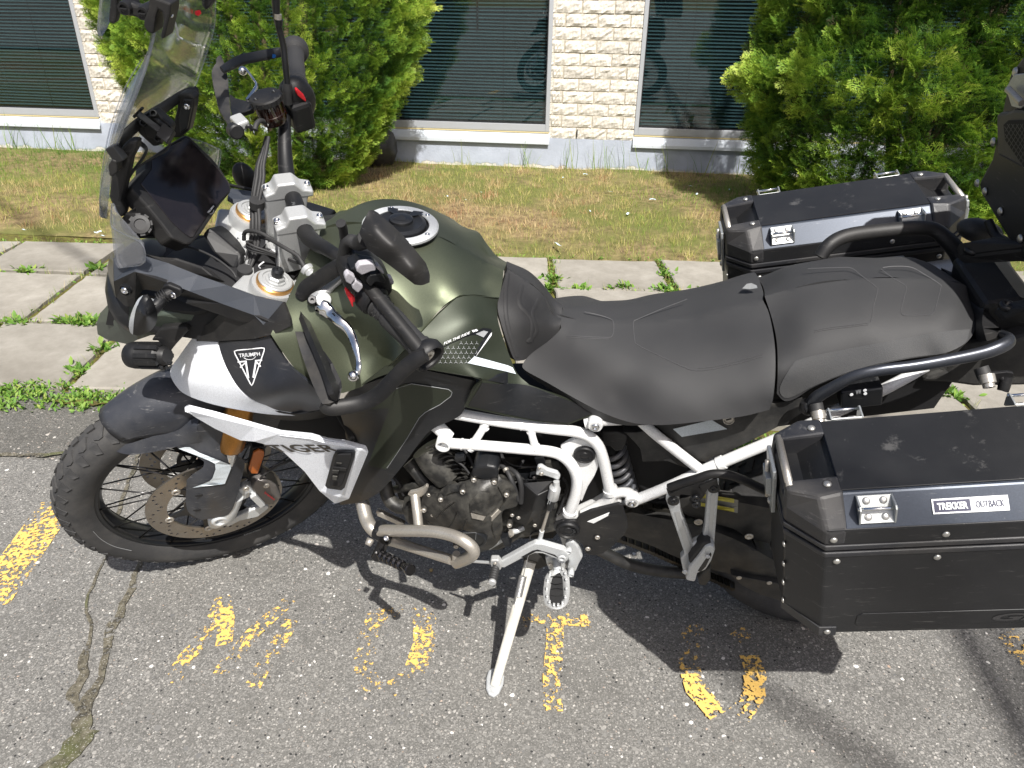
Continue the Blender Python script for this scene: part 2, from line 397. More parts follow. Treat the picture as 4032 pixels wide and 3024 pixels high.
# tall tufts against the foundation
tv = []
def tuft_blades(centres, per, hmin, hmax, spread, zf, lean=.35, wide=1.0):
    P, Hh = [], []
    for (u, v) in centres:
        for _ in range(per):
            P.append((u+random.gauss(0, spread), v+random.gauss(0, spread))); Hh.append(random.uniform(hmin, hmax))
    P = np.array(P); Hh = np.array(Hh)
    pos = np.outer(P[:, 0], np.array(U2)) + np.outer(P[:, 1], np.array(V2)); pos[:, 2] = [zf(a, b) for a, b in P]
    n = len(P); R = rot_mats(np.random.uniform(0, 6.3, n), np.random.normal(lean, .25, n), np.random.normal(0, .2, n), Hh, pos)
    R[:, :, 0] *= wide
    return R
cs = [(-5.3, 6.62), (-4.9, 6.6), (-4.75, 6.63), (-1.15, 6.62), (-.6, 6.64), (-.62, 6.6), (-.2, 6.63), (0, 6.62), (.15, 6.63), (.35, 6.64), (.6, 6.62), (.9, 6.63), (1.2, 6.6), (1.4, 6.6), (-5.0, 6.5)]
R = tuft_blades(cs, 9, .12, .34, .05, lambda a, b: .03, .15, .35)
V, F, T = instance_np(BL_V, BL_F, BL_T, R, np.random.uniform(.1, .45, len(R)))
tag(link('tall_grass', big_mesh('tall_grass', V, F, np.clip(T, .01, .99), M_GRASS)), 'tall thin grass stalks growing along the foot of the wall', 'grass', kind='stuff')

# weeds in the paving joints
LF_V = np.array([(0,0,0),(.16,.25,.05),(.20,.6,.10),(0,1.0,.06),(-.20,.6,.10),(-.16,.25,.05)]); LF_F = np.array([(0,1,2,3),(0,3,4,5)]); LF_T = np.array([-.06,0,.03,.08,.03,0])
M_WEED = leaf_material('weed leaves', [(0, (.05,.12,.02)), (.4, (.13,.27,.04)), (.7, (.27,.40,.08)), (.9, (.42,.42,.12)), (1, (.33,.24,.10))])
def weeds(name, centres, label, per=26, ln=(.02,.06), spread=.025, base=.45, cat='weed'):
    P = []
    for c in centres:
        for _ in range(int(per*(c[2] if len(c) > 2 else 1))):
            P.append((c[0]+random.gauss(0, spread*(c[3] if len(c) > 3 else 1)), c[1]+random.gauss(0, spread*.6)))
    P = np.array(P); n = len(P)
    pos = np.outer(P[:, 0], np.array(U2)) + np.outer(P[:, 1], np.array(V2)); pos[:, 2] = np.random.uniform(0, .012, n)
    R = rot_mats(np.random.uniform(0, 6.3, n), np.random.uniform(.1, 1.0, n), np.random.normal(0, .4, n), np.random.uniform(*ln, n), pos)
    V, F, T = instance_np(LF_V, LF_F, LF_T, R, np.random.normal(base, .16, n))
    return tag(link(name, big_mesh(name, V, F, np.clip(T, .01, .99), M_WEED)), label, cat, kind='stuff')
def along(k, u0, u1, step, amp=.9):
    out = []
    u = u0
    while u < u1:
        out.append((u, rowline(k, u)+random.gauss(0, .006), max(.15, random.gauss(amp, .5)))); u += step*random.uniform(.6, 1.5)
    return out
def joint(k, j, amp=.7, n=7):
    w = {0: .60, 1: .64, 2: .645}[k]; sk = {0: -.10, 1: -.10, 2: -.06}[k]; u = offs[k]+j*w
    return [(u-sk/2+sk*t+random.gauss(0, .006), rowline(k, u)+(rowline(k+1, u)-rowline(k, u))*t, max(.1, random.gauss(amp, .4))) for t in np.linspace(.05, .95, n)]
cen = along(1, -4.5, 3, .06, .55) + along(2, -5, 3, .09, .45) + along(3, -5, 3, .08, .5)
cen += joint(0, 0, .9) + joint(0, -1, .6) + joint(0, 6, .3) + joint(1, 0, .5) + joint(2, -5, .4) + joint(2, 0, 1.4) + joint(2, 1, 2.2) + joint(1, 6, .3)
weeds('joint_weeds', cen, 'small green weeds sprouting from the joints between the paving slabs', 12, (.008, .026), .014, .5)
big_c = []
for c, x, y in (('c5', 170, 110), ('c5', 650, 90), ('c5', 690, 620), ('c5', 500, 760), ('c5', 110, 450), ('c5', 480, 440), ('c5', 540, 460), ('c7', 280, 160), ('c7', 270, 230), ('c7', 1040, 130), ('c7', 1030, 230), ('c7', 1060, 260), ('c7', 750, 215), ('c7', 470, 235), ('c7', 1310, 245), ('c8', 1260, 930), ('c5', 590, 440)):
    p = on_ground(c, x, y+12); big_c.append((p.dot(U2), p.dot(V2), 1))
weeds('leafy_weeds', big_c, 'bigger leafy weed clumps standing in the cracks of the pavement', 34, (.022, .055), .030, .42)
# fine grass standing in the joints
gj = [(c[0]+random.gauss(0, .02), c[1]+random.gauss(0, .006)) for c in cen for _ in range(2)]
R = tuft_blades(gj, 5, .015, .065, .010, lambda a, b: .0, .5, .6)
V, F, T = instance_np(BL_V, BL_F, BL_T, R, np.random.uniform(.1, .75, len(R)))
tag(link('joint_grass', big_mesh('joint_grass', V, F, np.clip(T, .01, .99), M_GRASS)), 'thin grass blades and dry wisps in the paving joints', 'grass', kind='stuff')
# clover band along the asphalt edge
cl = []
for i in range(520):
    u = random.uniform(-4.2, 3.0); hw = .055+.03*mnoise.noise(Vector((u*4, 0, 0)))+(.04 if u < -1.4 else 0)
    cl.append((u, 2.375+.02*(u+1.7)*.3+random.uniform(-hw, hw), 1))
weeds('clover_strip', cl, 'strip of bright clover growing along the edge of the asphalt', 26, (.010, .028), .028, .50)
# moss strip below it
def ribbon(name, pts, widths, z, mat, jit=.25, mat_kind='structure'):
    vs, fs = [], []
    n = 0; P = []
    for i in range(len(pts)-1):
        a, b = Vector(pts[i]), Vector(pts[i+1]); m = max(1, int((b-a).length/.012))
        for k in range(m): P.append((a.lerp(b, k/m), widths[i]+(widths[i+1]-widths[i])*k/m))
    P.append((Vector(pts[-1]), widths[-1]))
    for i, (p, w) in enumerate(P):
        q = P[min(i+1, len(P)-1)][0]-P[max(i-1, 0)][0]; nn = Vector((-q.y, q.x, 0)).normalized()
        l = w*(.5+jit*1.6*mnoise.noise(Vector((i*.31, 1, 0)))+jit*mnoise.noise(Vector((i*.9, 5, 0)))); r = w*(.5+jit*1.6*mnoise.noise(Vector((i*.29, 9, 0)))+jit*mnoise.noise(Vector((i*1.1, 2, 0))))
        c = p + nn*w*.5*mnoise.noise(Vector((i*.17, 3, 3)))
        vs += [c+nn*max(.0008, l)+Vector((0, 0, z)), c-nn*max(.0008, r)+Vector((0, 0, z))]
        if i: fs.append((2*i-2, 2*i-1, 2*i+1, 2*i))
    return tag(link(name, mesh_from(name, vs, fs, mat)), kind=mat_kind)
def gp(c, x, y): 
    p = on_ground(c, x, y); return (p.x, p.y, 0)
m, nd, lk, b = newmat('crack dirt'); M_CRACK = m
tc = nd.new('ShaderNodeTexCoord').outputs['Object']
n1 = N(nd, 'ShaderNodeTexNoise', Scale=60.0, Detail=7.0, Roughness=.7); lk.new(tc, n1.inputs[0]); n2 = N(nd, 'ShaderNodeTexNoise', Scale=7.0, Detail=4.0); lk.new(tc, n2.inputs[0]); n3 = N(nd, 'ShaderNodeTexNoise', Scale=260.0, Detail=3.0); lk.new(tc, n3.inputs[0])
c = ramp(nd, lk, n1.outputs[0], [(.38, (.03, .027, .02)), (.52, (.095, .085, .06)), (.7, (.17, .155, .12))]); c = mixc(nd, lk, ramp(nd, lk, n2.outputs[0], [(.56, 0), (.66, .7)]), c, (.075, .085, .025)); c = mixc(nd, lk, ramp(nd, lk, n3.outputs[0], [(.60, 0), (.66, .8)]), c, (.34, .33, .30))
lk.new(c, b.inputs['Base Color']); b.inputs['Roughness'].default_value = .95
f = ramp(nd, lk, mth(nd, lk, 'ADD', n1.outputs[0], mth(nd, lk, 'MULTIPLY', n2.outputs[0], .5)), [(.64, 0), (.67, 1)])
tr = nd.new('ShaderNodeBsdfTransparent'); ms = nd.new('ShaderNodeMixShader'); lk.new(f, ms.inputs[0]); lk.new(tr.outputs[0], ms.inputs[1]); lk.new(b.outputs[0], ms.inputs[2]); lk.new(ms.outputs[0], nd['Material Output'].inputs[0])
ribbon('crack', [gp('d1', 668, 330), gp('d1', 620, 440), gp('d1', 560, 560), gp('d1', 550, 670), gp('d1', 590, 740), gp('d1', 575, 850), gp('d1', 545, 940), gp('d1', 520, 1060), gp('d1', 480, 1180), gp('d1', 500, 1300)],
       [.005, .008, .006, .008, .007, .009, .018, .028, .024, .010], .004, M_CRACK)
ribbon('crack', [gp('d1', 900, 350), gp('d1', 860, 450), gp('d1', 800, 590), gp('d1', 760, 700), gp('d1', 700, 820), gp('d1', 680, 940), gp('d1', 650, 1060), gp('d1', 600, 1150), gp('d1', 560, 1300), gp('d1', 470, 1450), gp('d1', 440, 1600), gp('d1', 390, 1720), gp('d1', 330, 1900)],
       [.012, .015, .019, .025, .025, .015, .018, .024, .028, .055, .06, .055, .05], .0045, M_CRACK)
ribbon('crack', [gp('c5', -200, 1340), gp('c5', 60, 1322), gp('c5', 300, 1318), gp('c5', 560, 1290), gp('c5', 800, 1270)], [.02, .018, .02, .012, .01], .006, M_CRACK)
ribbon('moss_line', [gp('c5', 360, 975), gp('c5', 480, 985), gp('c5', 620, 990), gp('c5', 800, 980)], [.01, .03, .035, .012], .012, M_MOSS)
ribbon('crack', [gp('F', 230, 1210), gp('F', 262, 1085), gp('F', 300, 985), gp('F', 330, 905)], [.006, .012, .012, .006], .004, M_CRACK)
# worn yellow paint
def paint_mat(name, wear):
    m, nd, lk, b = newmat(name)
    tc = nd.new('ShaderNodeTexCoord').outputs['Object']
    n0 = N(nd, 'ShaderNodeTexNoise', Scale=6.0, Detail=3.0); lk.new(tc, n0.inputs[0])
    n1 = N(nd, 'ShaderNodeTexNoise', Scale=85.0, Detail=5.0, Roughness=.62); lk.new(tc, n1.inputs[0])
    s = mth(nd, lk, 'ADD', mth(nd, lk, 'MULTIPLY', n0.outputs[0], .45), n1.outputs[0])
    f = ramp(nd, lk, s, [(wear, 0), (wear+.015, 1)])
    n2 = N(nd, 'ShaderNodeTexNoise', Scale=200.0, Detail=2.0); lk.new(tc, n2.inputs[0])
    c = mixc(nd, lk, n2.outputs[0], (.62, .37, .08), (.86, .57, .17)); lk.new(c, b.inputs['Base Color']); b.inputs['Roughness'].default_value = .7
    tr = nd.new('ShaderNodeBsdfTransparent'); ms = nd.new('ShaderNodeMixShader')
    lk.new(f, ms.inputs[0]); lk.new(tr.outputs[0], ms.inputs[1]); lk.new(b.outputs[0], ms.inputs[2]); lk.new(ms.outputs[0], nd['Material Output'].inputs[0])
    return m
P_LINE, P_MID, P_FADE = paint_mat('yellow paint, worn', .725), paint_mat('yellow paint, very worn', .775), paint_mat('yellow paint, almost gone', .815)
SZ = [0.0]
def stroke(name, c, pts, w, mat, label=None, z=.0035, closed=False):
    """painted strokes given by centre lines on the ground; w metres"""
    vs, fs = [], []
    for line in pts:
        SZ[0] += .00025; z = .0028+SZ[0]
        L = [on_ground(c, *p) for p in line]; base = len(vs)
        for i, p in enumerate(L):
            q = (L[min(i+1, len(L)-1)]-L[max(i-1, 0)]); nn = Vector((-q.y, q.x, 0)).normalized()
            vs += [p+nn*w/2+Vector((0, 0, z)), p-nn*w/2+Vector((0, 0, z))]
            if i: fs.append((base+2*i-2, base+2*i-1, base+2*i+1, base+2*i))
    o = link(name, mesh_from(name, vs, fs, mat)); return tag(o, kind='structure')
stroke('painted_line', 'F', [[(130, 1085), (-30, 1310)]], .115, P_LINE)
stroke('painted_letter_m', 'F', [[(486, 1290), (468, 1325), (455, 1350)], [(480, 1292), (490, 1340), (484, 1395)], [(400, 1420), (372, 1478)], [(628, 1297), (548, 1368), (470, 1462)], [(632, 1342), (600, 1395)], [(575, 1430), (545, 1488)]], .040, P_MID)
stroke('painted_letter_m', 'F', [[(455, 1350), (425, 1400), (400, 1425)], [(604, 1390), (575, 1435)]], .042, P_FADE)
stroke('painted_letter_o', 'F', [[(870, 1315), (810, 1335), (796, 1385), (785, 1440), (800, 1480), (850, 1490), (900, 1450), (918, 1400), (922, 1340), (890, 1318)]], .05, P_FADE)
stroke('painted_letter_o', 'F', [[(812, 1340), (790, 1390)], [(912, 1330), (915, 1390), (895, 1450)]], .05, P_MID)
stroke('painted_letter_t', 'F', [[(1130, 1345), (1180, 1338), (1280, 1345)], [(1200, 1335), (1198, 1400), (1192, 1462), (1195, 1540)]], .044, P_MID)
stroke('painted_letter_o', 'F', [[(1515, 1355), (1492, 1380), (1486, 1430), (1498, 1480), (1545, 1545)], [(1590, 1365), (1615, 1385)], [(1595, 1550), (1625, 1510), (1632, 1460), (1618, 1420)]], .050, P_MID)
stroke('painted_letter_o', 'F', [[(1490, 1460), (1500, 1495), (1550, 1550)], [(1600, 1545), (1632, 1500), (1625, 1465)]], .046, P_LINE)
stroke('painted_line', 'F', [[(2170, 1365), (2300, 1500)]], .09, P_MID)
# ================================================================== BUILDING
ML = Matrix(((U2.x, V2.x, 0, 0), (U2.y, V2.y, 0, 0), (0, 0, 1, 0), (0, 0, 0, 1)))      # site frame
def wl(u, d, z): return Vector((u, WALLV-d, z))                                       # d = distance in front of the brick face
bld = empty('office_building', ML @ Matrix.Translation((0, WALLV, 0)), 'low office building of pale split-face brick with large windows over a blue-grey foundation', 'building')
BO = Vector((0, WALLV, 0))
def boxv(x0, x1, y0, y1, z0, z1):
    v = [(x, y, z) for z in (z0, z1) for y in (y0, y1) for x in (x0, x1)]
    return v, [(0,2,3,1),(4,5,7,6),(0,1,5,4),(2,6,7,3),(0,4,6,2),(1,3,7,5)]
def merge(parts):
    V, F = [], []
    for v, f in parts:
        b = len(V); V += list(v); F += [tuple(i+b for i in q) for q in f]
    return V, F
def wbox(name, u0, u1, d0, d1, z0, z1, mat, parent=bld, bev=.0):
    """box on the wall: d measured towards the camera from the brick face"""
    v, f = boxv(u0, u1, -d1, -d0, z0, z1)
    o = link(name, mesh_from(name, v, f, mat), parent)
    if bev: bevel(o, bev)
    return o
# split-face brick material
m, nd, lk, b = newmat('split face brick'); M_BRICK = m
tc = nd.new('ShaderNodeTexCoord').outputs['Object']; oi = nd.new('ShaderNodeObjectInfo')
n1 = N(nd, 'ShaderNodeTexNoise', Scale=55.0, Detail=6.0, Roughness=.6); lk.new(tc, n1.inputs[0])
n2 = N(nd, 'ShaderNodeTexNoise', Scale=200.0, Detail=3.0); lk.new(tc, n2.inputs[0])
c = ramp(nd, lk, n1.outputs[0], [(.33, (.46, .425, .36)), (.5, (.62, .585, .52)), (.66, (.76, .73, .67))])
c = mixc(nd, lk, ramp(nd, lk, n2.outputs[0], [(.55, 0), (.72, .5)]), c, (.34, .30, .25))
hs = nd.new('ShaderNodeHueSaturation'); lk.new(c, hs.inputs['Color']); lk.new(mth(nd, lk, 'MULTIPLY_ADD', oi.outputs['Random'], .22, .86), hs.inputs['Value'])
lk.new(hs.outputs[0], b.inputs['Base Color']); b.inputs['Roughness'].default_value = .92
bp = N(nd, 'ShaderNodeBump', Strength=.7, Distance=.003); lk.new(n2.outputs[0], bp.inputs['Height']); lk.new(bp.outputs[0], b.inputs['Normal'])
M_MORTAR = M('mortar', (.42, .38, .30), .95, grain=.5, dust=.3)
def stucco(name, col, low):
    m, nd, lk, b = newmat(name)
    tc = nd.new('ShaderNodeTexCoord').outputs['Object']
    n1 = N(nd, 'ShaderNodeTexNoise', Scale=5.0, Detail=8.0, Roughness=.65); lk.new(tc, n1.inputs[0])
    n2 = N(nd, 'ShaderNodeTexNoise', Scale=70.0, Detail=5.0, Roughness=.7); lk.new(tc, n2.inputs[0])
    sx = nd.new('ShaderNodeSeparateXYZ'); lk.new(tc, sx.inputs[0])
    c = mixc(nd, lk, ramp(nd, lk, n1.outputs[0], [(.35, 0), (.65, 1)]), col, [v*.82 for v in col])
    # bare render where the paint has come off along the ground
    e = mth(nd, lk, 'MULTIPLY_ADD', n1.outputs[0], .16, mth(nd, lk, 'MULTIPLY', sx.outputs[2], -1.0))
    c = mixc(nd, lk, ramp(nd, lk, e, [(.028, 0), (.034, 1)]), c, low)
    lk.new(c, b.inputs['Base Color']); b.inputs['Roughness'].default_value = .85
    bp = N(nd, 'ShaderNodeBump', Strength=.5, Distance=.004)
    lk.new(mth(nd, lk, 'SUBTRACT', n2.outputs[0], mth(nd, lk, 'MULTIPLY', ramp(nd, lk, e, [(.028, 0), (.034, 1)]), 1.0)), bp.inputs['Height']); lk.new(bp.outputs[0], b.inputs['Normal'])
    return m
M_FOUND = stucco('blue-grey painted render', (.41, .45, .53), (.57, .55, .50))
M_ALU_W = M('window aluminium', (.42, .44, .47), .42, .25, dust=.15)
M_SILL = M('painted sill metal', (.60, .65, .71), .4, .1, dust=.2, dustcol=(.5, .47, .4))
M_SEAL = M('dark window seal', (.02, .022, .025), .6)
M_CAULK = M('yellowed sealant', (.55, .47, .26), .7)
M_BLIND = M('blind slat', (.27, .335, .34), .5, dust=.15, dustcol=(.2, .27, .27))
M_ROOM = M('dim room', (.02, .022, .02), .9)
M_PANE = clear_mat('green tinted glass', tint=(.62, .73, .75), gloss=.065, haze=.012, hazecol=(.5, .6, .6), rough=.015)

v, f = boxv(-9, 6, 0, .25, -.1, .276)
wall = link('wall', mesh_from('wall', v, f, M_MORTAR), bld)
fo = link('foundation', mesh_from('foundation', *merge([flat_ for flat_ in [boxv(-9, 6, -.018, -.001, -.08, .282)]]), M_FOUND), bld)
# masonry behind the bricks
PIL = [(-9, -5.46-.0), (-4.462, -3.75), (-.402, .314), (3.70, 6)]
H, L = .0966, .2575
def brick_mesh(i, w):
    """split face: regular back, rough front"""
    nx, nz = 8, 4
    random.seed(100+i)
    V, F = [], []
    hh = H-.010
    for k in range(nz+1):
        for j in range(nx+1):
            x = w*j/nx; z = hh*k/nz
            edge = min(j, nx-j, k, nz-k)
            d = -.010 - (.005 if edge else 0) + (random.uniform(-.006, .006) if edge else random.uniform(-.004, .004))
            V.append((x, d, z))
    for k in range(nz):
        for j in range(nx):
            a = k*(nx+1)+j; F.append((a, a+1, a+nx+2, a+nx+1))
    n0 = len(V)
    ring = [(0,0),(w,0),(w,hh),(0,hh)]
    for x, z in ring: V.append((x, .0, z))
    c = [0, nx, nz*(nx+1)+nx, nz*(nx+1)]
    bot = list(range(0, nx+1)); right = [k*(nx+1)+nx for k in range(nz+1)]; top = [nz*(nx+1)+j for j in range(nx, -1, -1)]; left = [k*(nx+1) for k in range(nz, -1, -1)]
    F.append(tuple([n0, n0+1]+bot[::-1])); F.append(tuple([n0+1, n0+2]+right[::-1])); F.append(tuple([n0+2, n0+3]+top[::-1])); F.append(tuple([n0+3, n0]+left[::-1]))
    me = mesh_from('brick', V, F, M_BRICK); return me
full = [brick_mesh(i, L-.010) for i in range(6)]
partc = {}
def partial(w):
    k = round(w, 2)
    if k not in partc: partc[k] = brick_mesh(50+len(partc), w)
    return partc[k]
for pi, (a, b_) in enumerate(PIL):
    w0 = wbox('masonry_core', a+.004, b_-.004, -.25, .006, .277, 2.7, M_MORTAR)
    if pi in (0, 3): pass
    r = 0; z = .284
    while z < 2.62:
        off = (L/2 if r % 2 else 0.0)
        x = a+ (-.005 if True else 0) - off - (L*.06 if pi == 2 else 0)
        while x < b_:
            x0, x1 = max(x, a), min(x+L-.010, b_)
            if x1-x0 > .03 and z < (2.2 if pi in (1, 2) else 1.0) + 1.0:
                me = random.choice(full) if (x1-x0) > L-.012 else partial(x1-x0)
                o = link('brick', me, bld); o.location = (x0, random.uniform(-.003, .002), z)
                if random.random() < .5 and (x1-x0) > L-.012:
                    pass
            x += L
        z += H; r += 1
# weep slot
wbox('weep_slot', -.166, -.158, .015, .0235, .30, .36, M_SEAL)
# windows: (left, right)
def window(ul, ur, zb, zt, first):
    fr = wbox('window', ul, ul+.034, -.02, .018, zb, zt, M_ALU_W, bev=.003)
    def sub(name, *a, **k): return wbox(name, *a, parent=fr, **k)
    sub('frame', ur-.034, ur, -.02, .018, zb, zt, M_ALU_W, bev=.003)
    sub('frame', ul+.034, ur-.034, -.02, .0175, zb, zb+.060, M_ALU_W, bev=.003)
    sub('frame', ul+.034, ur-.034, -.02, .0175, zt-.06, zt, M_ALU_W, bev=.003)
    sub('seal', ul+.034, ur-.034, -.0195, .0165, zb+.060, zb+.066, M_SEAL)
    sub('seal', ul+.034, ul+.040, -.0195, .0165, zb+.066, zt-.06, M_SEAL)
    sub('seal', ur-.040, ur-.034, -.0195, .0165, zb+.066, zt-.06, M_SEAL)
    sub('pane', ul+.040, ur-.040, -.010, -.004, zb+.066, zt-.06, M_PANE)
    sub('reveal', ul, ur, -.60, -.59, zb, zt, M_ROOM)
    sub('reveal', ul-.01, ul-.001, -.60, -.02, zb, zt, M_ROOM); sub('reveal', ur+.001, ur+.01, -.60, -.02, zb, zt, M_ROOM)
    sub('reveal', ul, ur, -.59, -.02, zb-.02, zb-.001, M_ROOM); sub('reveal', ul, ur, -.59, -.02, zt+.001, zt+.02, M_ROOM)
    # venetian blind
    V, F = [], []
    z = zb+.085; pitch = .0262; k = 0
    phase = first*1.7
    while z < zt-.08:
        nseg = 40; base = len(V)
        sag = .0
        for s in range(nseg+1):
            u = ul+.045+(ur-ul-.09)*s/nseg
            dz = .0035*math.sin(u*2.1+phase+k*.37)+.0025*mnoise.noise(Vector((u*1.2, k*.7, first)))
            if (k*7+first) % 17 == 3: dz -= .006*math.exp(-((u-ul-(ur-ul)*.3)/.35)**2)
            t = .55+.25*mnoise.noise(Vector((u*.9, k*.35, first+9)))
            cx, cz = .0125*math.cos(t), .0125*math.sin(t)
            V += [(u, .045+cx, z+dz+cz), (u, .045, z+dz+.0022), (u, .045-cx, z+dz-cz)]
        for s in range(nseg):
            a = base+3*s; F += [(a, a+3, a+4, a+1), (a+1, a+4, a+5, a+2)]
        z += pitch; k += 1
    bl = link('blind_slats', mesh_from('blind_slats', V, F, M_BLIND, True), fr); tag(bl, kind='stuff')
    for t in (.12, .5, .88):
        u = ul+(ur-ul)*t; v_, f_ = boxv(u-.001, u+.001, .030, .032, zb+.07, zt-.07)
        link('blind_cord', mesh_from('blind_cord', v_, f_, M_SEAL), fr)
    if first == 1:
        v_, f_ = boxv(ur-.62, ur-.608, .012, .016, 1.12, zt-.07); link('blind_cord', mesh_from('blind_cord', v_, f_, M_SEAL), fr)
    # sill: sloping top and a dropped lip
    sl0, sl1, = ul-.004, ur+.004
    prof = [(-.019, zb-.002), (.030, zb-.022), (.046, zb-.070), (.0475, zb-.074), (.047, zb-.100), (.043, zb-.101), (.035, zb-.078), (.002, zb-.05), (-.019, zb-.05)]
    V = [(x, -d, z) for x in (sl0, sl1) for d, z in prof]; n = len(prof)
    F = [(i, (i+1) % n, n+(i+1) % n, n+i) for i in range(n)] + [tuple(range(n))[::-1], tuple(range(n, 2*n))]
    s_ = link('sill', mesh_from('sill', V, F, M_SILL), fr); bevel(s_, .0015)
    sub('sealant', ul+.002, ur-.002, .0185, .0215, zb-.012, zb-.001, M_CAULK)
    return fr
window(-8.2, -4.462, .333, 2.6, 0)
window(-3.75, -.400, .333, 2.6, 1)
window(.316, 3.70, .333, 2.6, 2)
wbox('lintel', -9, 6, -.25, .02, 2.705, 3.1, M_FOUND)
wbox('roof_edge', -9.1, 6.1, -.4, .06, 3.105, 3.3, M_ALU_W)
v, f = boxv(-9, 6, .60, .9, 0, 2.7)
link('back_wall', mesh_from('back_wall', v, f, M_ROOM), bld)

# ================================================================== SHRUBS (arborvitae)
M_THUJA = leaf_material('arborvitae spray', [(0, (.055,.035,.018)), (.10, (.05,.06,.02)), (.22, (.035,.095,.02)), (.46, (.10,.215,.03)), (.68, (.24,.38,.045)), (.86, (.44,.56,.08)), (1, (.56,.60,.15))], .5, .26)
M_BARK = M('shrub bark', (.12, .085, .055), .9, grain=.6, gscale=120)
def spray_template(nb, seed, leaflets=3):
    rnd = random.Random(seed)
    V, F, T = [], [], []
    def seg(p, q, w0, w1, t0, t1, lift):
        d = (q[0]-p[0], q[1]-p[1]); L = math.hypot(*d) or 1; n = (-d[1]/L, d[0]/L); b = len(V)
        z0 = -.35*(p[0]**2)+lift*.5-.12*p[1]**2; z1 = -.35*(q[0]**2)+lift-.12*q[1]**2
        V.extend([(p[0]+n[0]*w0, p[1]+n[1]*w0, z0), (p[0]-n[0]*w0, p[1]-n[1]*w0, z0), (q[0]-n[0]*w1, q[1]-n[1]*w1, z1), (q[0]+n[0]*w1, q[1]+n[1]*w1, z1)])
        T.extend([t0, t0, t1, t1]); F.append((b, b+1, b+2, b+3))
    seg((0, 0), (0, .5), .018, .016, -.15, 0, 0); seg((0, .5), (0.02, 1.0), .016, .012, 0, .2, 0)
    for i in range(nb):
        y = .10+.80*i/nb; s = 1 if i % 2 else -1
        L = (.55-.42*abs(y-.32))*rnd.uniform(.8, 1.1)*(1 if y < .75 else .7); a = math.radians(rnd.uniform(38, 56))
        q = (s*L*math.sin(a), y+L*math.cos(a)); lift = rnd.uniform(-.05, .05)
        seg((0, y), q, .016, .011, -.05, .15, lift)
        for j in range(leaflets):
            t = .3+.6*j/leaflets; p = (q[0]*t, y+(q[1]-y)*t)
            for sd in (-1, 1):
                a2 = a*s + sd*math.radians(rnd.uniform(32, 48)); l2 = .17*(1.15-t*.5)*rnd.uniform(.7, 1.2)
                seg(p, (p[0]+l2*math.sin(a2), p[1]+l2*math.cos(a2)), .015, .010, 0, .22, lift+rnd.uniform(-.02, .02))
    return np.array(V), np.array(F), np.array(T)
TEMPL = [spray_template(7, s, 2) for s in (1, 2, 3)]
def lump(P, f, s): return mnoise.noise(Vector((P[0]*f+s, P[1]*f-s, P[2]*f+2*s)))
def make_shrub(name, label, cx, cy, prof, ry_ratio, n, size, seed, tone, wall_y, lumps=.22, hide=None, zmax=2.6, phi_rng=(-3.3, .3)):
    random.seed(seed); np.random.seed(seed)
    root = empty(name, Matrix.Translation((cx, cy, 0)), label, 'shrub')
    zs, rs = zip(*prof)
    pos, yaw, pit, rol, sc, ti = [], [], [], [], [], []
    tries = 0
    while len(pos) < n and tries < n*6:
        tries += 1
        z = random.uniform(.02, zmax); phi = random.uniform(*phi_rng)
        r = float(np.interp(z, zs, rs))
        if random.random() > r/max(rs)+.15: continue
        nx, ny = math.cos(phi), math.sin(phi)
        q_ = (nx*r*1.6, ny*r*ry_ratio*1.6, z*1.5); l = lump((nx, ny, z*1.1), 2.6, seed*.37)+.55*lump((nx, ny, z), 6.0, seed*.7); l2 = lump(q_, 5.2, seed*.9)
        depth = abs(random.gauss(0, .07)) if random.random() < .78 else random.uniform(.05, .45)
        low = .35 if z < .75 else 1.0
        rr = r*(1+lumps*l*low) + .085*l2*low - depth
        if rr < .03: continue
        x, y = rr*nx, rr*ny*ry_ratio
        if cy+y > wall_y(cx+x)-.04: continue
        wob = random.gauss(0, .5)
        # the fan of each spray grows outwards and upwards, edge towards the trunk
        pos.append((x, y, z+.02*random.random())); yaw.append(phi-math.pi/2+wob); pit.append(random.uniform(.25, 1.25)); rol.append(random.gauss(0, .9))
        sc.append(size*random.uniform(.65, 1.25)); ti.append(tone + .22*l + .42*l2 - 1.5*min(depth, .30) + random.gauss(0, .06))  # tint drops with depth and in hollows: browned inner sprays plus painted-in gap shade
    pos = np.array(pos); k = len(pos)
    R = rot_mats(np.array(yaw), np.array(pit), np.array(rol), np.array(sc), pos); ti = np.array(ti)
    brown = np.random.rand(k) < .03; ti[brown] = .02
    which = np.random.randint(0, 3, k); Vs, Fs, Ts = [], [], []; b = 0
    for w in range(3):
        mk = which == w; V, F, T = instance_np(*TEMPL[w], R[mk], ti[mk]); Vs.append(V); Fs.append(F+b); Ts.append(T); b += len(V)
    T = np.clip(np.concatenate(Ts), .01, .99)
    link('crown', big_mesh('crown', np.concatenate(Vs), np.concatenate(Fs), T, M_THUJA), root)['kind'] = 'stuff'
    # stems inside
    V, F = [], []
    for i in range(9):
        a = i*2.4; p0 = Vector((.10*math.cos(a), .06*math.sin(a)*ry_ratio, -.04)); r1 = float(np.interp(1.8, zs, rs))*.45
        p1 = Vector((r1*math.cos(a), r1*math.sin(a)*ry_ratio*.7, 2.0)); m_ = (p0+p1)/2 + Vector((random.gauss(0, .06), random.gauss(0, .04), 0))
        P = [p0, m_, p1]; b = len(V)
        for q, rad in zip(P, (.028, .02, .010)):
            for s in range(6): V.append((q.x+rad*math.cos(s*1.047), q.y+rad*math.sin(s*1.047), q.z))
        for s2 in range(2):
            for s in range(6): F.append((b+s2*6+s, b+s2*6+(s+1) % 6, b+s2*6+6+(s+1) % 6, b+s2*6+6+s))
    link('trunk', mesh_from('trunk', V, F, M_BARK, True), root)
    return root
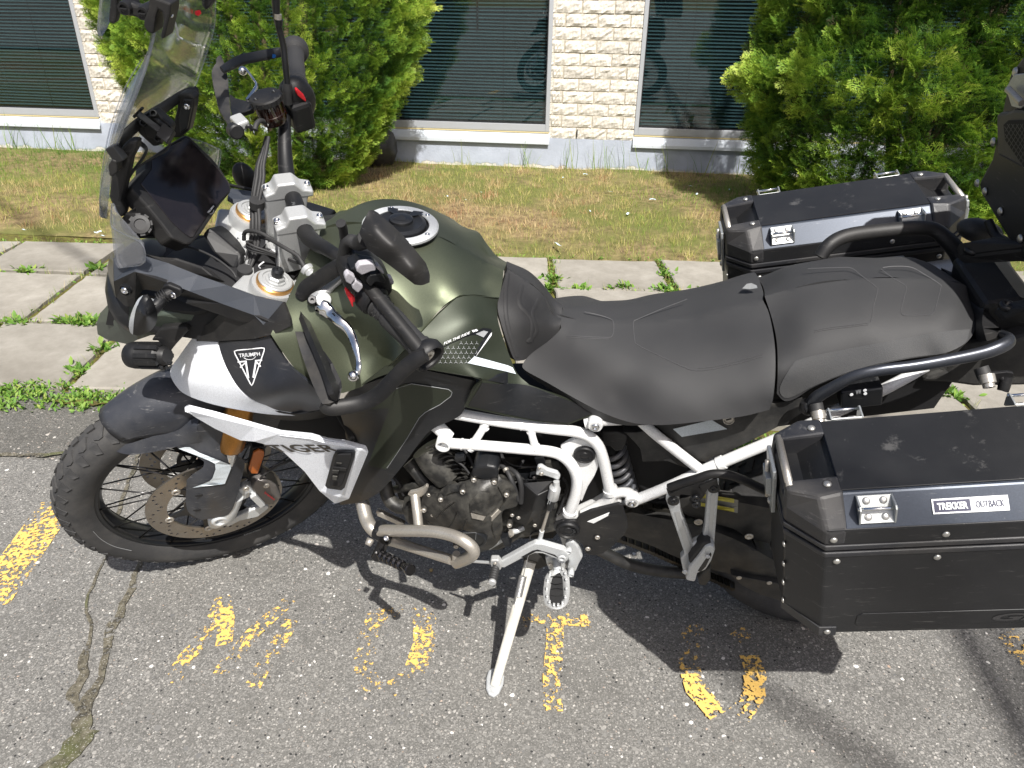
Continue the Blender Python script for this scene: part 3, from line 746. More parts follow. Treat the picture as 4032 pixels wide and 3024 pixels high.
wy = lambda x: (uv(0, WALLV).y - .018) + (U2.y/U2.x)*(x)
make_shrub('arborvitae_shrub', 'dense rounded bright green arborvitae shrub behind the windscreen and far hand guard', -1.86, 6.02,
    [(0, .52), (.15, .66), (.4, .84), (.7, .98), (1.0, 1.07), (1.4, 1.13), (2.0, 1.05), (2.6, .8)], .60, 17000, .092, 11, .52, wy, .12, zmax=1.9)
make_shrub('arborvitae_shrub', 'loose spreading arborvitae shrub with shaded gaps behind the far pannier at right', 2.84, 5.55,
    [(0, .90), (.2, 1.04), (.5, 1.14), (.8, 1.16), (1.2, 1.16), (1.6, 1.12), (2.2, 1.0), (2.6, .8)], .70, 17500, .118, 23, .46, wy, .24, zmax=1.9)

# bits on the lawn and ground
M_SCRAP = M('pale blue paper', (.55, .68, .74), .8)
random.seed(5)
for i, (c, x, y) in enumerate((('c3', 325, 1600), ('c3', 660, 1255), ('c3', 945, 1305), ('c3', 1190, 1218), ('c3', 360, 1165), ('c3', 540, 1385), ('c3', 780, 1400), ('c3', 1235, 1270), ('c2', 1260, 1283), ('c2', 1375, 1310), ('c2', 1495, 1258), ('c1', 170, 1505), ('c1', 640, 1520), ('c1', 672, 1545), ('c3', 1445, 1240), ('c3', 505, 1140))):
    p = on_ground(c, x, y, .05); a = random.uniform(0, 3); w, l = random.uniform(.004, .008), random.uniform(.012, .026)
    if i == 0: w, l = .007, .05
    V = []
    for t in np.linspace(-1, 1, 4):
        for s in (-1, 1): V.append((l*t, s*w+.004*math.sin(t*2), .004+.004*math.sin(t*3+i)))
    o = link('paper_scrap', mesh_from('paper_scrap', V, [(0,2,3,1),(2,4,5,3),(4,6,7,5)], M_SCRAP)); o.location = (p.x, p.y, .052); o.rotation_euler = (.2, .1, a)
    tag(o, 'long curved pale blue paper strip lying in the dry grass near the pavement' if i == 0 else 'tiny pale blue paper scrap lying in the lawn grass', 'litter', 'paper scraps in the lawn')
# plain black rounded body half hidden at the foot of the left shrub
M_BLOB = M('plain black blob', (.02, .02, .022), .45, dust=.2)
def lathe_mesh(name, prof, seg, mat, axis='Z', smooth=True, cap=None):
    V, F = [], []
    for r, z in prof:
        for s in range(seg):
            a = 2*math.pi*s/seg; V.append((r*math.cos(a), r*math.sin(a), z))
    n = len(prof)
    for i in range(n-1):
        for s in range(seg): F.append((i*seg+s, i*seg+(s+1) % seg, (i+1)*seg+(s+1) % seg, (i+1)*seg+s))
    ring = cap is False or (cap is None and prof[0][0] > 1e-5 and prof[-1][0] > 1e-5 and (len(prof) > 4 and abs(prof[0][1]-prof[-1][1]) < .25*(max(p[1] for p in prof)-min(p[1] for p in prof)+1e-9)))
    if ring:
        for s in range(seg): F.append(((n-1)*seg+s, (n-1)*seg+(s+1) % seg, (s+1) % seg, s))
        return mesh_from(name, V, F, mat, smooth)
    if prof[0][0] > 1e-5: F.append(tuple(range(seg))[::-1])
    if prof[-1][0] > 1e-5: F.append(tuple((n-1)*seg+s for s in range(seg)))
    return mesh_from(name, V, F, mat, smooth)
o = link('dark_blob', lathe_mesh('dark_blob', [(.06, 0), (.13, .02), (.17, .12), (.165, .2), (.14, .27), (.10, .30), (.09, .29), (.0, .28)], 28, M_BLOB)); o.location = (-1.19, 6.72, .03)
tag(o, 'round black pot half hidden at the foot of the left shrub by the foundation', 'blob')
# purple petunia peeping in at the right edge
pf = empty('petunia', Matrix.Translation(on_ground('F', 2222, 690)), 'small purple petunia flowering at the right edge of the picture behind the tail', 'flower')
pz = 0
M_PET = M('purple petal', (.25, .03, .36), .5); M_STEM = M('green stem', (.06, .15, .03), .6)
V, F = [], []
for k in range(5):
    a = k*1.2566; V += [(0, 0, 0), (.022*math.cos(a-.5), .022*math.sin(a-.5), .010), (.030*math.cos(a), .030*math.sin(a), .012), (.022*math.cos(a+.5), .022*math.sin(a+.5), .010)]; F.append((4*k, 4*k+1, 4*k+2, 4*k+3))
M_PETV = mesh_from('flower_head', V, F, M_PET)
for dx, dy, dz in ((0, 0, .10), (.05, .02, .08), (-.04, .05, .07), (.02, -.05, .06)):
    o = link('flower_head', M_PETV, pf); o.location = (dx, dy, dz); o.rotation_euler = (.9, .2, dx*30)
R = tuft_blades([(0, 0)], 60, .03, .09, .05, lambda a, b: 0, .6)
V, F, T = instance_np(LF_V, LF_F, LF_T, R, np.full(len(R), .45))
lo = link('leaves', big_mesh('leaves', V, F, np.clip(T, .01, .99), M_WEED), pf); lo['kind'] = 'stuff'
# unseen cables, added only to cast the soft shadow bands at the lower right
M_SHADOW_CABLE = M('added shadow cable', (.02, .02, .02), .6)
def shadow_cable_over(label, ga, gb, r, h):
    t = h/sdir.z; A = on_ground('F', *ga)+sdir*t; Bp = on_ground('F', *gb)+sdir*t; d = (Bp-A).normalized(); V, F = [], []
    # carry the wire on past the frame, sagging a little
    P = [A+d*s+Vector((0, 0, .0012*s*s)) for s in np.linspace(-9, 12, 40)]
    x = Vector((0, 0, 1)); y = d.cross(x).normalized()
    for p in P:
        for k in range(8): a = k*math.pi/4; V.append(p+x*(r*math.cos(a))+y*(r*math.sin(a)))
    for i in range(39):
        for k in range(8): F.append((i*8+k, i*8+(k+1) % 8, i*8+8+(k+1) % 8, i*8+8+k))
    return tag(link('shadow_cable', mesh_from('shadow_cable', V, F, M_SHADOW_CABLE, True)), label, 'cable')
shadow_cable_over('thick unseen cable added overhead to cast the darker soft shadow band', (2085, 1370), (2225, 1610), .040, 8.0)
shadow_cable_over('unseen cable added beside the thick one to cast the shadow at the right edge', (2165, 1365), (2290, 1570), .030, 8.0)
shadow_cable_over('thin unseen cable added to cast the faint shadow band at the bottom', (1660, 1500), (1960, 1690), .024, 9.0)
# ================================================================== MOTORCYCLE
bike = empty('motorcycle', M_BIKE, 'adventure motorcycle with matte dark green tank and white tube frame, leaning on its side stand', 'motorcycle')
# --- finishes
m_white = M('frame white paint', (.76, .77, .77), .30, 0, dust=.22, coat=.3, dustcol=(.4, .37, .33), spec=.5)
m_wpan = M('white body panel', (.82, .85, .90), .50, 0, dust=.10, spec=.35, dustcol=(.38, .33, .27), dscale=16)
m_green = M('matte green paint', (.125, .140, .095), .46, .85, dust=.0, grain=.05, gscale=900, rvar=.04)
m_greend = M('matte green side panel', (.034, .041, .028), .45, .45, dust=.04, grain=.05, gscale=900, rvar=.05)
m_blk = M('black plastic', (.008, .0083, .0095), .50, dust=.06, spec=.35, grain=.25, gscale=700, scratch=.10)
m_blk2 = M('smooth black panel', (.009, .010, .012), .34, dust=.03, spec=.4, scratch=.07)
m_navy = M('satin black blue panel', (.013, .015, .021), .42, dust=.06, scratch=.10)
m_grey = M('speckled grey plastic', (.050, .056, .068), .42, .3, dust=.04, grain=.3, gscale=1300)
m_dark = M('deep black inside', (.006, .006, .007), .75)
m_seat = M('seat vinyl', (.024, .0243, .0255), .66, dust=.10, grain=.5, gscale=1500, dustcol=(.09, .09, .088), dscale=6)
m_mesh = M('seat side fabric', (.045, .046, .048), .8, grain=1.0, gscale=650, dust=.2, dustcol=(.15, .145, .13))
m_seam = M('seat seam', (.07, .07, .072), .6)
m_alu = M('cast aluminium', (.52, .53, .53), .38, .5, dust=.08, grain=.12, gscale=900)
m_aluw = M('silver painted metal', (.56, .58, .59), .42, .35, dust=.12, grain=.1)
m_chrome = M('polished metal', (.80, .80, .80), .10, 1.0)
m_steel = M('brushed stainless tube', (.50, .47, .42), .38, .7, dust=.25, dustcol=(.30, .26, .2), dscale=20)
m_gold = M('gold anodised fork', (.42, .20, .045), .30, .85, dust=.18, dustcol=(.2, .13, .06))
m_goldring = M('copper ring', (.55, .30, .10), .3, .8)
m_rub = M('rubber', (.020, .020, .021), .65, dust=.15, grain=.3, gscale=500, dustcol=(.10, .098, .09))
m_tyre = M('dusty tyre rubber', (.032, .032, .033), .82, dust=.55, grain=.3, gscale=300, dustcol=(.105, .10, .092), dscale=12)
m_eng = M('dirty black engine', (.014, .0138, .0135), .46, .15, dust=.8, grain=.6, gscale=300, dustcol=(.12, .115, .10), dscale=34)
m_swing = M('dusty black swingarm', (.017, .017, .017), .6, dust=.5, grain=.5, gscale=500, dustcol=(.09, .085, .075), dscale=25)
m_fender = M('scuffed dark fender', (.022, .0245, .032), .46, dust=.35, grain=.3, gscale=500, scratch=.35, dustcol=(.13, .13, .13))
m_disc = M('brake disc steel', (.34, .31, .27), .34, .9, dust=.3, dustcol=(.2, .14, .09), dscale=30)
m_red = M('red plastic', (.65, .02, .03), .4)
m_lgrey = M('light grey button', (.38, .37, .40), .5)
m_print = M('white print', (.75, .76, .78), .5)
m_printg = M('grey print', (.30, .31, .32), .5)
m_printdk = M('dark print', (.03, .025, .02), .35)
m_amber = M('orange reflector', (.45, .12, .02), .3)
m_sidew = M('reflective white sticker', (.58, .64, .68), .35, dust=.15)
m_screen = M('display glass', (.010, .008, .009), .14, dust=.35, dustcol=(.022, .018, .018), dscale=40, spec=.6)
m_brown = clear_mat('brown brake fluid bottle', tint=(.30, .10, .03), gloss=.08, haze=.28, hazecol=(.09, .03, .012), rough=.05)
m_clear = clear_mat('clear windscreen', tint=(.90, .92, .91), gloss=.030, haze=.09, hazecol=(.72, .72, .68), rough=.05, dirt=.35)
m_edge = clear_mat('clear screen edge', tint=(.84, .86, .90), gloss=.10, haze=.16, hazecol=(.75, .78, .85), rough=.12)
m_blue = M('blue sticker', (.02, .16, .55), .5)
m_dirtstr = M('spring steel', (.42, .42, .42), .4, .8)

def pxr(c, w, p, frame='b'):
    """radius in metres of something w crop pixels wide at bike point p"""
    q = TB + RB @ Vector(p); z = (q-C_O).dot(C_F)
    return w*.5*CR[c][2]*z/CAM_F
def put(name, V, F, mat, parent=None, smooth=None, kind=None, label=None, mirror=False, uv_=None):
    V = [Vector(v) for v in V]
    if mirror:
        n = len(V); V = V+[Vector((v.x, -v.y, v.z)) for v in V]; F = list(F)+[tuple(i+n for i in f[::-1]) for f in F]
    o = link(name, mesh_from(name, V, F, mat), parent if parent is not None else bike)
    if smooth: shade_auto(o, smooth)
    if kind: o['kind'] = kind
    if label: o['label'] = label
    q = Matrix.Identity(4); pp = o.parent
    while pp is not None and pp is not bike: q = pp.matrix_basis @ q; pp = pp.parent
    if pp is bike: o.matrix_basis = q.inverted()
    return o
def weld(o, d=.0004):
    bm = bmesh.new(); bm.from_mesh(o.data); bmesh.ops.remove_doubles(bm, verts=bm.verts, dist=d); bmesh.ops.recalc_face_normals(bm, faces=bm.faces); bm.to_mesh(o.data); bm.free(); return o
def catmull(P, k=6, closed=False):
    out = []; n = len(P)
    if n < 3: return [Vector(p) for p in P]
    rng = range(n if closed else n-1)
    for i in rng:
        a, b, c, d = (P[(i-1) % n] if closed or i > 0 else P[0]*2-P[1]), P[i], P[(i+1) % n], (P[(i+2) % n] if closed or i < n-2 else P[n-1]*2-P[n-2])
        for s in range(k):
            t = s/k; out.append(.5*((2*b)+(c-a)*t+(2*a-5*b+4*c-d)*t*t+(3*b-a-3*c+d)*t**3))
    if not closed: out.append(P[-1].copy())
    return out
def tube_geo(P, R, seg=12, flat=1.0, up=None, cap=True):
    V, F = [], []
    n = len(P); prev = None
    for i in range(n):
        t = (P[min(i+1, n-1)]-P[max(i-1, 0)]).normalized()
        if prev is None:
            a = Vector(up) if up else (Vector((0, 0, 1)) if abs(t.z) < .9 else Vector((0, 1, 0)))
        else: a = prev
        x = (a - t*a.dot(t)).normalized(); prev = x; y = t.cross(x)
        for s in range(seg):
            an = 2*math.pi*s/seg; V.append(P[i]+x*(R[i]*math.cos(an))+y*(R[i]*flat*math.sin(an)))
    for i in range(n-1):
        for s in range(seg): F.append((i*seg+s, i*seg+(s+1) % seg, (i+1)*seg+(s+1) % seg, (i+1)*seg+s))
    if cap: F.append(tuple(range(seg))[::-1]); F.append(tuple((n-1)*seg+s for s in range(seg)))
    return V, F
def tube(name, P, R, mat, parent=None, seg=14, k=6, smooth=True, flat=1.0, up=None, mirror=False, **kw):
    P = [Vector(p) for p in P]
    if not hasattr(R, '__len__'): R = [R]*len(P)
    if len(P) > 2 and smooth:
        Q = catmull([Vector((p.x, p.y, p.z)) for p in P], k); RR = [x.x for x in catmull([Vector((r, 0, 0)) for r in R], k)]
    else: Q, RR = P, list(R)
    V, F = tube_geo(Q, RR, seg, flat, up)
    return put(name, V, F, mat, parent, smooth=40, mirror=mirror, **kw)
def tp(name, c, pts, mat, fn=B, parent=None, **kw):
    """tube along crop pixels (x, y, lat, width px)"""
    P = [fn(c, x, y, l) for x, y, l, w in pts]; R = [pxr(c, w, p) for p, (x, y, l, w) in zip(P, pts)]
    if kw.get('up') == 'view':
        t = (P[1]-P[0]).normalized(); vd = RBi @ (TB+RB@P[0]-C_O).normalized(); kw['up'] = tuple(t.cross(vd))
    return tube(name, P, R, mat, parent, **kw)
def axis_mat(p, d, up=(0, 0, 1)):
    z = Vector(d).normalized(); x = Vector(up).cross(z)
    if x.length < .05: x = Vector((1, 0, 0)).cross(z)
    x.normalize(); y = z.cross(x)
    return Matrix(((x.x, y.x, z.x, p[0]), (x.y, y.y, z.y, p[1]), (x.z, y.z, z.z, p[2]), (0, 0, 0, 1)))
def lathe(name, p, d, prof, mat, parent=None, seg=24, up=(0, 0, 1), **kw):
    """profile (r, h) turned about axis d from p; placed through the object matrix"""
    me = lathe_mesh(name, prof, seg, mat)
    o = link(name, me, parent if parent is not None else bike); o.matrix_basis = axis_mat(p, d, up); shade_auto(o, 32)
    if kw.get('label'): o['label'] = kw['label']
    return o
BOLT = {}
def bolt(p, d, r=.006, mat=None, parent=None, name='bolt', h=.6):
    mat = mat or m_chrome; key = (mat.name, h)
    if key not in BOLT:
        BOLT[key] = lathe_mesh('bolt', [(1, 0), (1, h*.6), (.82, h), (.46, h), (.40, h*.35), (0, h*.35)], 14, mat)
    o = link(name, BOLT[key], parent if parent is not None else bike)
    o.matrix_basis = axis_mat(p, d) @ Matrix.Scale(r, 4); return o
OUT = Vector((0, -1, 0))
# --- skins: a surface given by its outline in the photograph and the lateral distance of its points
def lat_fn(pts):
    A = np.array([(p[0], p[1]) for p in pts], float); L = np.array([p[2] for p in pts], float)
    s = max(np.ptp(A[:, 0]), np.ptp(A[:, 1])); c = A.mean(0); X = (A-c)/s
    n = len(X); d2 = ((X[:, None]-X[None])**2).sum(-1)
    K = .5*d2*np.log(d2+1e-12) + 1e-4*np.eye(n)
    Pm = np.c_[np.ones(n), X]; Mx = np.block([[K, Pm], [Pm.T, np.zeros((3, 3))]])
    w = np.linalg.solve(Mx, np.r_[L, 0, 0, 0])
    def f(x, y):
        q = (np.array([x, y])-c)/s; dd = ((X-q)**2).sum(-1)
        return float((.5*dd*np.log(dd+1e-12)) @ w[:n] + w[n] + w[n+1:] @ q)
    return f
def to_px(c, p, steer=False):
    q = Vector(p)
    if steer: q = st(q)
    w = TB + RB @ q - C_O; z = w.dot(C_F)
    return ((2016+CAM_F*w.dot(C_R)/z-CR[c][0])/CR[c][2], (1512+CAM_F*w.dot(C_D)/z-CR[c][1])/CR[c][2])
def smooth_outline(O, k=5):
    """outline entries (x, y, lat[, 's' = sharp]) -> dense; runs between sharp points are curved"""
    n = len(O); sharp = [i for i, o in enumerate(O) if len(o) > 3]
    P = [Vector((o[0], o[1], o[2]*1000)) for o in O]
    if not sharp: return [tuple(p) for p in catmull(P, k, True)]
    out = []
    for a, s in enumerate(sharp):
        e = sharp[(a+1) % len(sharp)]; run = [P[(s+j) % n] for j in range(((e-s) % n or n)+1)]
        q = catmull(run, k) if len(run) > 2 else run
        out += [tuple(x) for x in q[:-1]]
    return out
def skin(name, c, outline, mat, ctrl=(), ctrl3=(), fn=B, thick=.004, mirror=False, step=None, parent=None, curved=True, latf=None, lift=0.0, smooth=30, back=True, k=4, label=None, steer3=False, inset=0.0):
    pts = [(o[0], o[1], o[2] if o[2] is not None else 0) for o in outline]
    cc = list(ctrl)
    for p in ctrl3:
        x, y = to_px(c, p, fn is S); cc.append((x, y, p[1]))
    if latf is None: latf = lat_fn(pts+cc)
    O = smooth_outline([(o[0], o[1], latf(o[0], o[1]))+tuple(o[3:]) for o in outline], k) if curved else [(o[0], o[1], 0) for o in outline]
    xs = [o[0] for o in O]; ys = [o[1] for o in O]
    step = step or max(max(xs)-min(xs), max(ys)-min(ys))/26
    # densify the outline
    D = []
    for i in range(len(O)):
        a, b = Vector(O[i][:2]), Vector(O[(i+1) % len(O)][:2]); mseg = max(1, int((b-a).length/step+.5))
        for j in range(mseg): D.append(a.lerp(b, j/mseg))
    n0 = len(D); pts2 = list(D); edges = [(i, (i+1) % n0) for i in range(n0)]
    def inside(p):
        cnt = False; j = n0-1
        for i in range(n0):
            if (D[i].y > p[1]) != (D[j].y > p[1]) and p[0] < (D[j].x-D[i].x)*(p[1]-D[i].y)/(D[j].y-D[i].y)+D[i].x: cnt = not cnt
            j = i
        return cnt
    Dn = np.array([(p.x, p.y) for p in D])
    y = min(ys)+step*.5; r = 0
    while y < max(ys):
        x = min(xs)+step*(.5 if r % 2 else .0)
        while x < max(xs):
            if inside((x, y)) and ((Dn-np.array([x, y]))**2).sum(1).min() > (step*.45)**2: pts2.append(Vector((x, y)))
            x += step
        y += step*.87; r += 1
    vv, ee, ff, *_ = geometry.delaunay_2d_cdt(pts2, edges, [], 1, 1e-4)
    V = [fn(c, p.x, p.y, latf(p.x, p.y)-lift) for p in vv]; F = [tuple(f) for f in ff]
    # face towards the camera side
    G = []
    for f in F:
        a, b, d = (V[i] for i in f[:3]); nrm = (b-a).cross(d-a)
        cen = TB+RB@((a+b+d)/3)
        G.append(f if (RB@nrm).dot(C_O-cen) > 0 else f[::-1])
    F = G
    if back:
        nV = len(V); cnt = {}
        for f in F:
            for i in range(len(f)):
                e = (f[i], f[(i+1) % len(f)]); cnt[e] = cnt.get(e, 0)+1
        bound = [e for e in cnt if (e[1], e[0]) not in cnt]
        seamless = set()
        if mirror:
            for i, v in enumerate(V):
                if abs(v.y) < .0015: seamless.add(i)
        nr = [Vector((0, 0, 0)) for _ in V]
        for f in F:
            a, b, d = (V[i] for i in f[:3]); q = (b-a).cross(d-a)
            for i in f: nr[i] += q
        off = Vector((0, 1, 0))*thick
        W = [v - (nr[i].normalized() if nr[i].length > 0 else OUT)*thick for i, v in enumerate(V)]
        V = V+W; F = F+[tuple(i+nV for i in f[::-1]) for f in F]
        F += [(e[1], e[0], e[0]+nV, e[1]+nV) for e in bound if not (e[0] in seamless and e[1] in seamless)]
    o = put(name, V, F, mat, parent, smooth=smooth, mirror=mirror, label=label)
    if mirror:
        for v in o.data.vertices: pass
        weld(o, .0016); shade_auto(o, smooth)
    return o, latf
def plate(name, c, pts, th, mat, fn=B, parent=None, bev=.0015, mirror=False, lat=None, dirv=None, label=None, holes=(), smooth=None):
    """solid flat piece: outline px with lat (or one lat), thickness th towards the far side"""
    P = [fn(c, p[0], p[1], p[2] if len(p) > 2 else lat) for p in pts]
    d = dirv or (Vector((0, th, 0)) if fn is not S else (RS @ Vector((0, th, 0))))
    tri = geometry.tessellate_polygon([[Vector((p[0], -p[1], 0)) for p in pts]])
    n = len(P); F = []
    area = sum(pts[i][0]*pts[(i+1) % n][1]-pts[(i+1) % n][0]*pts[i][1] for i in range(n))
    planar = True
    if n == 3 or max(abs((p[2] if len(p) > 2 else lat)-(pts[0][2] if len(pts[0]) > 2 else lat)) for p in pts) < 1e-6:
        f = tuple(range(n)); F = [f if area < 0 else f[::-1]]
        F = [F[0], tuple(i+n for i in F[0][::-1])]
    else:
        for t in tri:
            a, b, d_ = (P[i] for i in t); q = (b-a).cross(d_-a)
            t = tuple(t) if (RB@q).dot(C_O-(TB+RB@a)) > 0 else tuple(t)[::-1]
            F.append(t); F.append(tuple(i+n for i in t[::-1]))
    V = P+[p+d for p in P]
    for i in range(n):
        j = (i+1) % n
        F.append((j, i, i+n, j+n) if area < 0 else (i, j, j+n, i+n))
    o = put(name, V, F, mat, parent, mirror=mirror, label=label)
    bm = bmesh.new(); bm.from_mesh(o.data); bmesh.ops.recalc_face_normals(bm, faces=bm.faces); bm.to_mesh(o.data); bm.free()
    if bev: bevel(o, bev)
    if smooth: shade_auto(o, smooth)
    return o
def facet(name, c, verts, faces, mat, fn=B, parent=None, thick=.004, bev=.002, mirror=False, label=None, sub=0):
    """faceted panel: verts (x, y, lat) in crop pixels, faces by index; thickened inwards"""
    V = [fn(c, *v) for v in verts]; F = []
    for f in faces:
        a, b, d = (V[i] for i in f[:3]); q = (b-a).cross(d-a)
        F.append(tuple(f) if (RB@q).dot(C_O-(TB+RB@a)) > 0 else tuple(f)[::-1])
    o = put(name, V, F, mat, parent, mirror=mirror, label=label)
    if mirror: weld(o)
    if bev:
        # bevel the creases first, then give thickness
        bevel(o, bev, 2, 12)
    s = o.modifiers.new('solid', 'SOLIDIFY'); s.thickness = thick; s.offset = -1
    return o
# text as real (thin) lettering laid on a surface: origin, right and up given in crop pixels
def text_geo(body, italic=0.0, bold=0.0, sx=1.0, spacing=1.0):
    cu = bpy.data.curves.new('lettering', 'FONT'); cu.body = body; cu.size = 1.0; cu.shear = italic; cu.offset = bold; cu.space_character = spacing; cu.resolution_u = 3
    ob = bpy.data.objects.new('lettering', cu); COL.objects.link(ob)
    dg = bpy.context.evaluated_depsgraph_get(); me = bpy.data.meshes.new_from_object(ob.evaluated_get(dg))
    V = [(v.co.x, v.co.y) for v in me.vertices]; F = [tuple(p.vertices) for p in me.polygons]
    bpy.data.objects.remove(ob); bpy.data.curves.remove(cu); bpy.data.meshes.remove(me)
    xs = [v[0] for v in V]; ys = [v[1] for v in V]; x0, x1, y0, y1 = min(xs), max(xs), min(ys), max(ys)
    return [((v[0]-x0)/(x1-x0), (v[1]-y0)/(y1-y0)) for v in V], F
def text(body, c, o, r, u, latf, mat, parent=None, fn=B, lift=.0012, name='lettering', **kw):
    """o = lower-left pixel, r = lower-right pixel, u = upper-left pixel"""
    T, F = text_geo(body, **kw)
    L = latf if callable(latf) else (lambda x, y: latf)
    V = []
    for a, b in T:
        x = o[0]+(r[0]-o[0])*a+(u[0]-o[0])*b; y = o[1]+(r[1]-o[1])*a+(u[1]-o[1])*b
        V.append(fn(c, x, y, L(x, y)-lift))
    return put(name, V, F, mat, parent)
def decal(name, c, pts, latf, mat, parent=None, fn=B, lift=.0008, label=None):
    L = latf if callable(latf) else (lambda x, y: latf)
    dense = []
    for i in range(len(pts)):
        a, b = Vector(pts[i][:2]), Vector(pts[(i+1) % len(pts)][:2]); m_ = max(1, int((b-a).length/40))
        for j in range(m_): dense.append(a.lerp(b, j/m_))
    tri = geometry.tessellate_polygon([[Vector((p.x, -p.y, 0)) for p in dense]])
    V = [fn(c, p.x, p.y, L(p.x, p.y)-lift) for p in dense]
    return put(name, V, [tuple(t) for t in tri], mat, parent, label=label)
def line_on(name, c, pts, w, latf, mat, parent=None, fn=B, lift=.0008, k=4, closed=False, curved=True):
    """thin raised line following a surface; w in crop pixels"""
    L = latf if callable(latf) else (lambda x, y: latf)
    P = [Vector((p[0], p[1], 0)) for p in pts]
    Q = catmull(P, k, closed) if curved and len(P) > 2 else P+([P[0]] if closed else [])
    if closed and curved: Q.append(Q[0])
    V, F = [], []
    for i, p in enumerate(Q):
        t = Q[min(i+1, len(Q)-1)]-Q[max(i-1, 0)]; n = Vector((-t.y, t.x, 0)).normalized()*w/2
        for s, lf in ((-1, 0), (0, lift), (1, 0)):
            q = p+n*s; V.append(fn(c, q.x, q.y, L(q.x, q.y)-lf-.0002))
        if i:
            b = 3*i; F += [(b-3, b-2, b+1, b), (b-2, b-1, b+2, b+1)]
    return put(name, V, F, mat, parent, smooth=80)
def balls(name, c, lst, mat, fn=B, parent=None):
    pass
def cylpx(name, c, x, y, lat, w, h, mat, d=OUT, fn=B, parent=None, prof=None, seg=24, lab=None):
    p = fn(c, x, y, lat); r = pxr(c, w, p); dd = d if fn is not S else RS@Vector(d)
    return lathe(name, p - Vector(dd)*h, dd, prof(r, h) if prof else [(r*.96, 0), (r, h*.1), (r, h*.85), (r*.92, h), (0, h)], mat, parent, seg, label=lab)
def ell(name, p, ax, mat, parent=None, seg=16, rings=10, mw=None):
    """ellipsoid with axes list of three vectors"""
    V, F = [], []
    a, b, c_ = (Vector(x) for x in ax); p = Vector(p)
    for i in range(rings+1):
        th = math.pi*i/rings
        for s in range(seg):
            ph = 2*math.pi*s/seg; V.append(p+a*(math.sin(th)*math.cos(ph))+b*(math.sin(th)*math.sin(ph))+c_*math.cos(th))
    for i in range(rings):
        for s in range(seg): F.append((i*seg+s, i*seg+(s+1) % seg, (i+1)*seg+(s+1) % seg, (i+1)*seg+s))
    o = put(name, V, F, mat, parent, smooth=60); weld(o, 1e-5); shade_auto(o, 60); return o
def cbox(name, p, ax, half, mat, parent=None, bev=.002):
    a, b, c_ = (Vector(x).normalized() for x in ax); p = Vector(p); V = []
    for z in (-1, 1):
        for y in (-1, 1):
            for x in (-1, 1): V.append(p+a*x*half[0]+b*y*half[1]+c_*z*half[2])
    o = put(name, V, [(0,2,3,1),(4,5,7,6),(0,1,5,4),(2,6,7,3),(0,4,6,2),(1,3,7,5)], mat, parent)
    bm = bmesh.new(); bm.from_mesh(o.data); bmesh.ops.recalc_face_normals(bm, faces=bm.faces); bm.to_mesh(o.data); bm.free()
    if bev: bevel(o, bev)
    return o

def O3(c, x, y, z, *s):
    u = to_px(c, (x, y, z)); return (u[0], u[1], y)+s
# ------------------------------------------------------------------ tank
sec = {.46: [(-.06, 1.078), (-.11, 1.068), (-.16, 1.04), (-.20, .99), (-.225, .93)],
       .56: [(-.06, 1.078), (-.12, 1.068), (-.160, 1.046), (-.192, 1.003), (-.216, .94), (-.236, .88)],
       .66: [(-.05, 1.046), (-.09, 1.035), (-.13, 1.012), (-.165, .98), (-.19, .93)],
       .72: [(-.04, 1.004), (-.07, .992), (-.10, .972), (-.13, .935)]}
c3 = [(x, y, z) for x, L_ in sec.items() for y, z in L_]
tank, lf_tank = skin('tank', 'F', [(690, 494, 0, 's'), (790, 482, 0), (866, 490, 0), (929, 504, 0), (995, 535, 0), O3('F', .72, 0, 1.017), O3('F', .757, 0, .998, 's'),
    (1085, 610, -.03), (1078, 645, -.065, 's'), (1035, 637, -.085), (1000, 637, -.112), (985, 642, -.122), (955, 664, -.145), (909, 717, -.197), (846, 783, -.242), (780, 836, -.246, 's'),
    (730, 850, -.245), (675, 835, -.24), (640, 800, -.235), (610, 760, -.23), (585, 722, -.222, 's'), (620, 650, -.17), (660, 560, -.08)], m_green, ctrl3=c3, mirror=True, step=11, thick=.006)
# --- filler cap
pc = Vector((.566, 0, 1.082)); nc = Vector((.10, 0, 1)).normalized()
cap = lathe('filler_cap', pc-nc*.004, nc, [(.070, 0), (.070, .006), (.067, .008), (.052, .008), (.050, .004), (.048, .004), (.047, .012), (.040, .015), (.036, .013), (.0, .013)], m_blk2, seg=48)
lathe('cap_ring', pc-nc*.004, nc, [(.0705, .003), (.0705, .0072), (.068, .0095), (.0535, .0095), (.0520, .0075), (.052, .003)], m_aluw, cap, seg=48).matrix_basis = Matrix.Identity(4)
for k in range(5):
    a = k*1.2566+.5; o = bolt((.061*math.cos(a), .061*math.sin(a), .0092), (0, 0, 1), .0045, m_chrome, cap, h=.4)
for sgn in (-1, 1):
    V = [(.012, sgn*.006, .0165), (.046, sgn*.015, .0145), (.046, sgn*.035, .0145), (.030, sgn*.030, .0160)]
    link('cap_wing', mesh_from('cap_wing', V, [(0, 1, 2, 3)] if sgn > 0 else [(3, 2, 1, 0)], m_blk2), cap)
lathe('cap_lock', Vector((.004, 0, .012)), (0, 0, 1), [(.022, 0), (.022, .006), (.018, .008), (.006, .008), (.0, .0075)], m_blk2, cap, 24)
V = [(-.008, -.013, .0205), (-.008, .013, .0205), (.015, 0, .0205)]; link('cap_badge', mesh_from('cap_badge', V, [(0, 2, 1)], m_blk), cap)

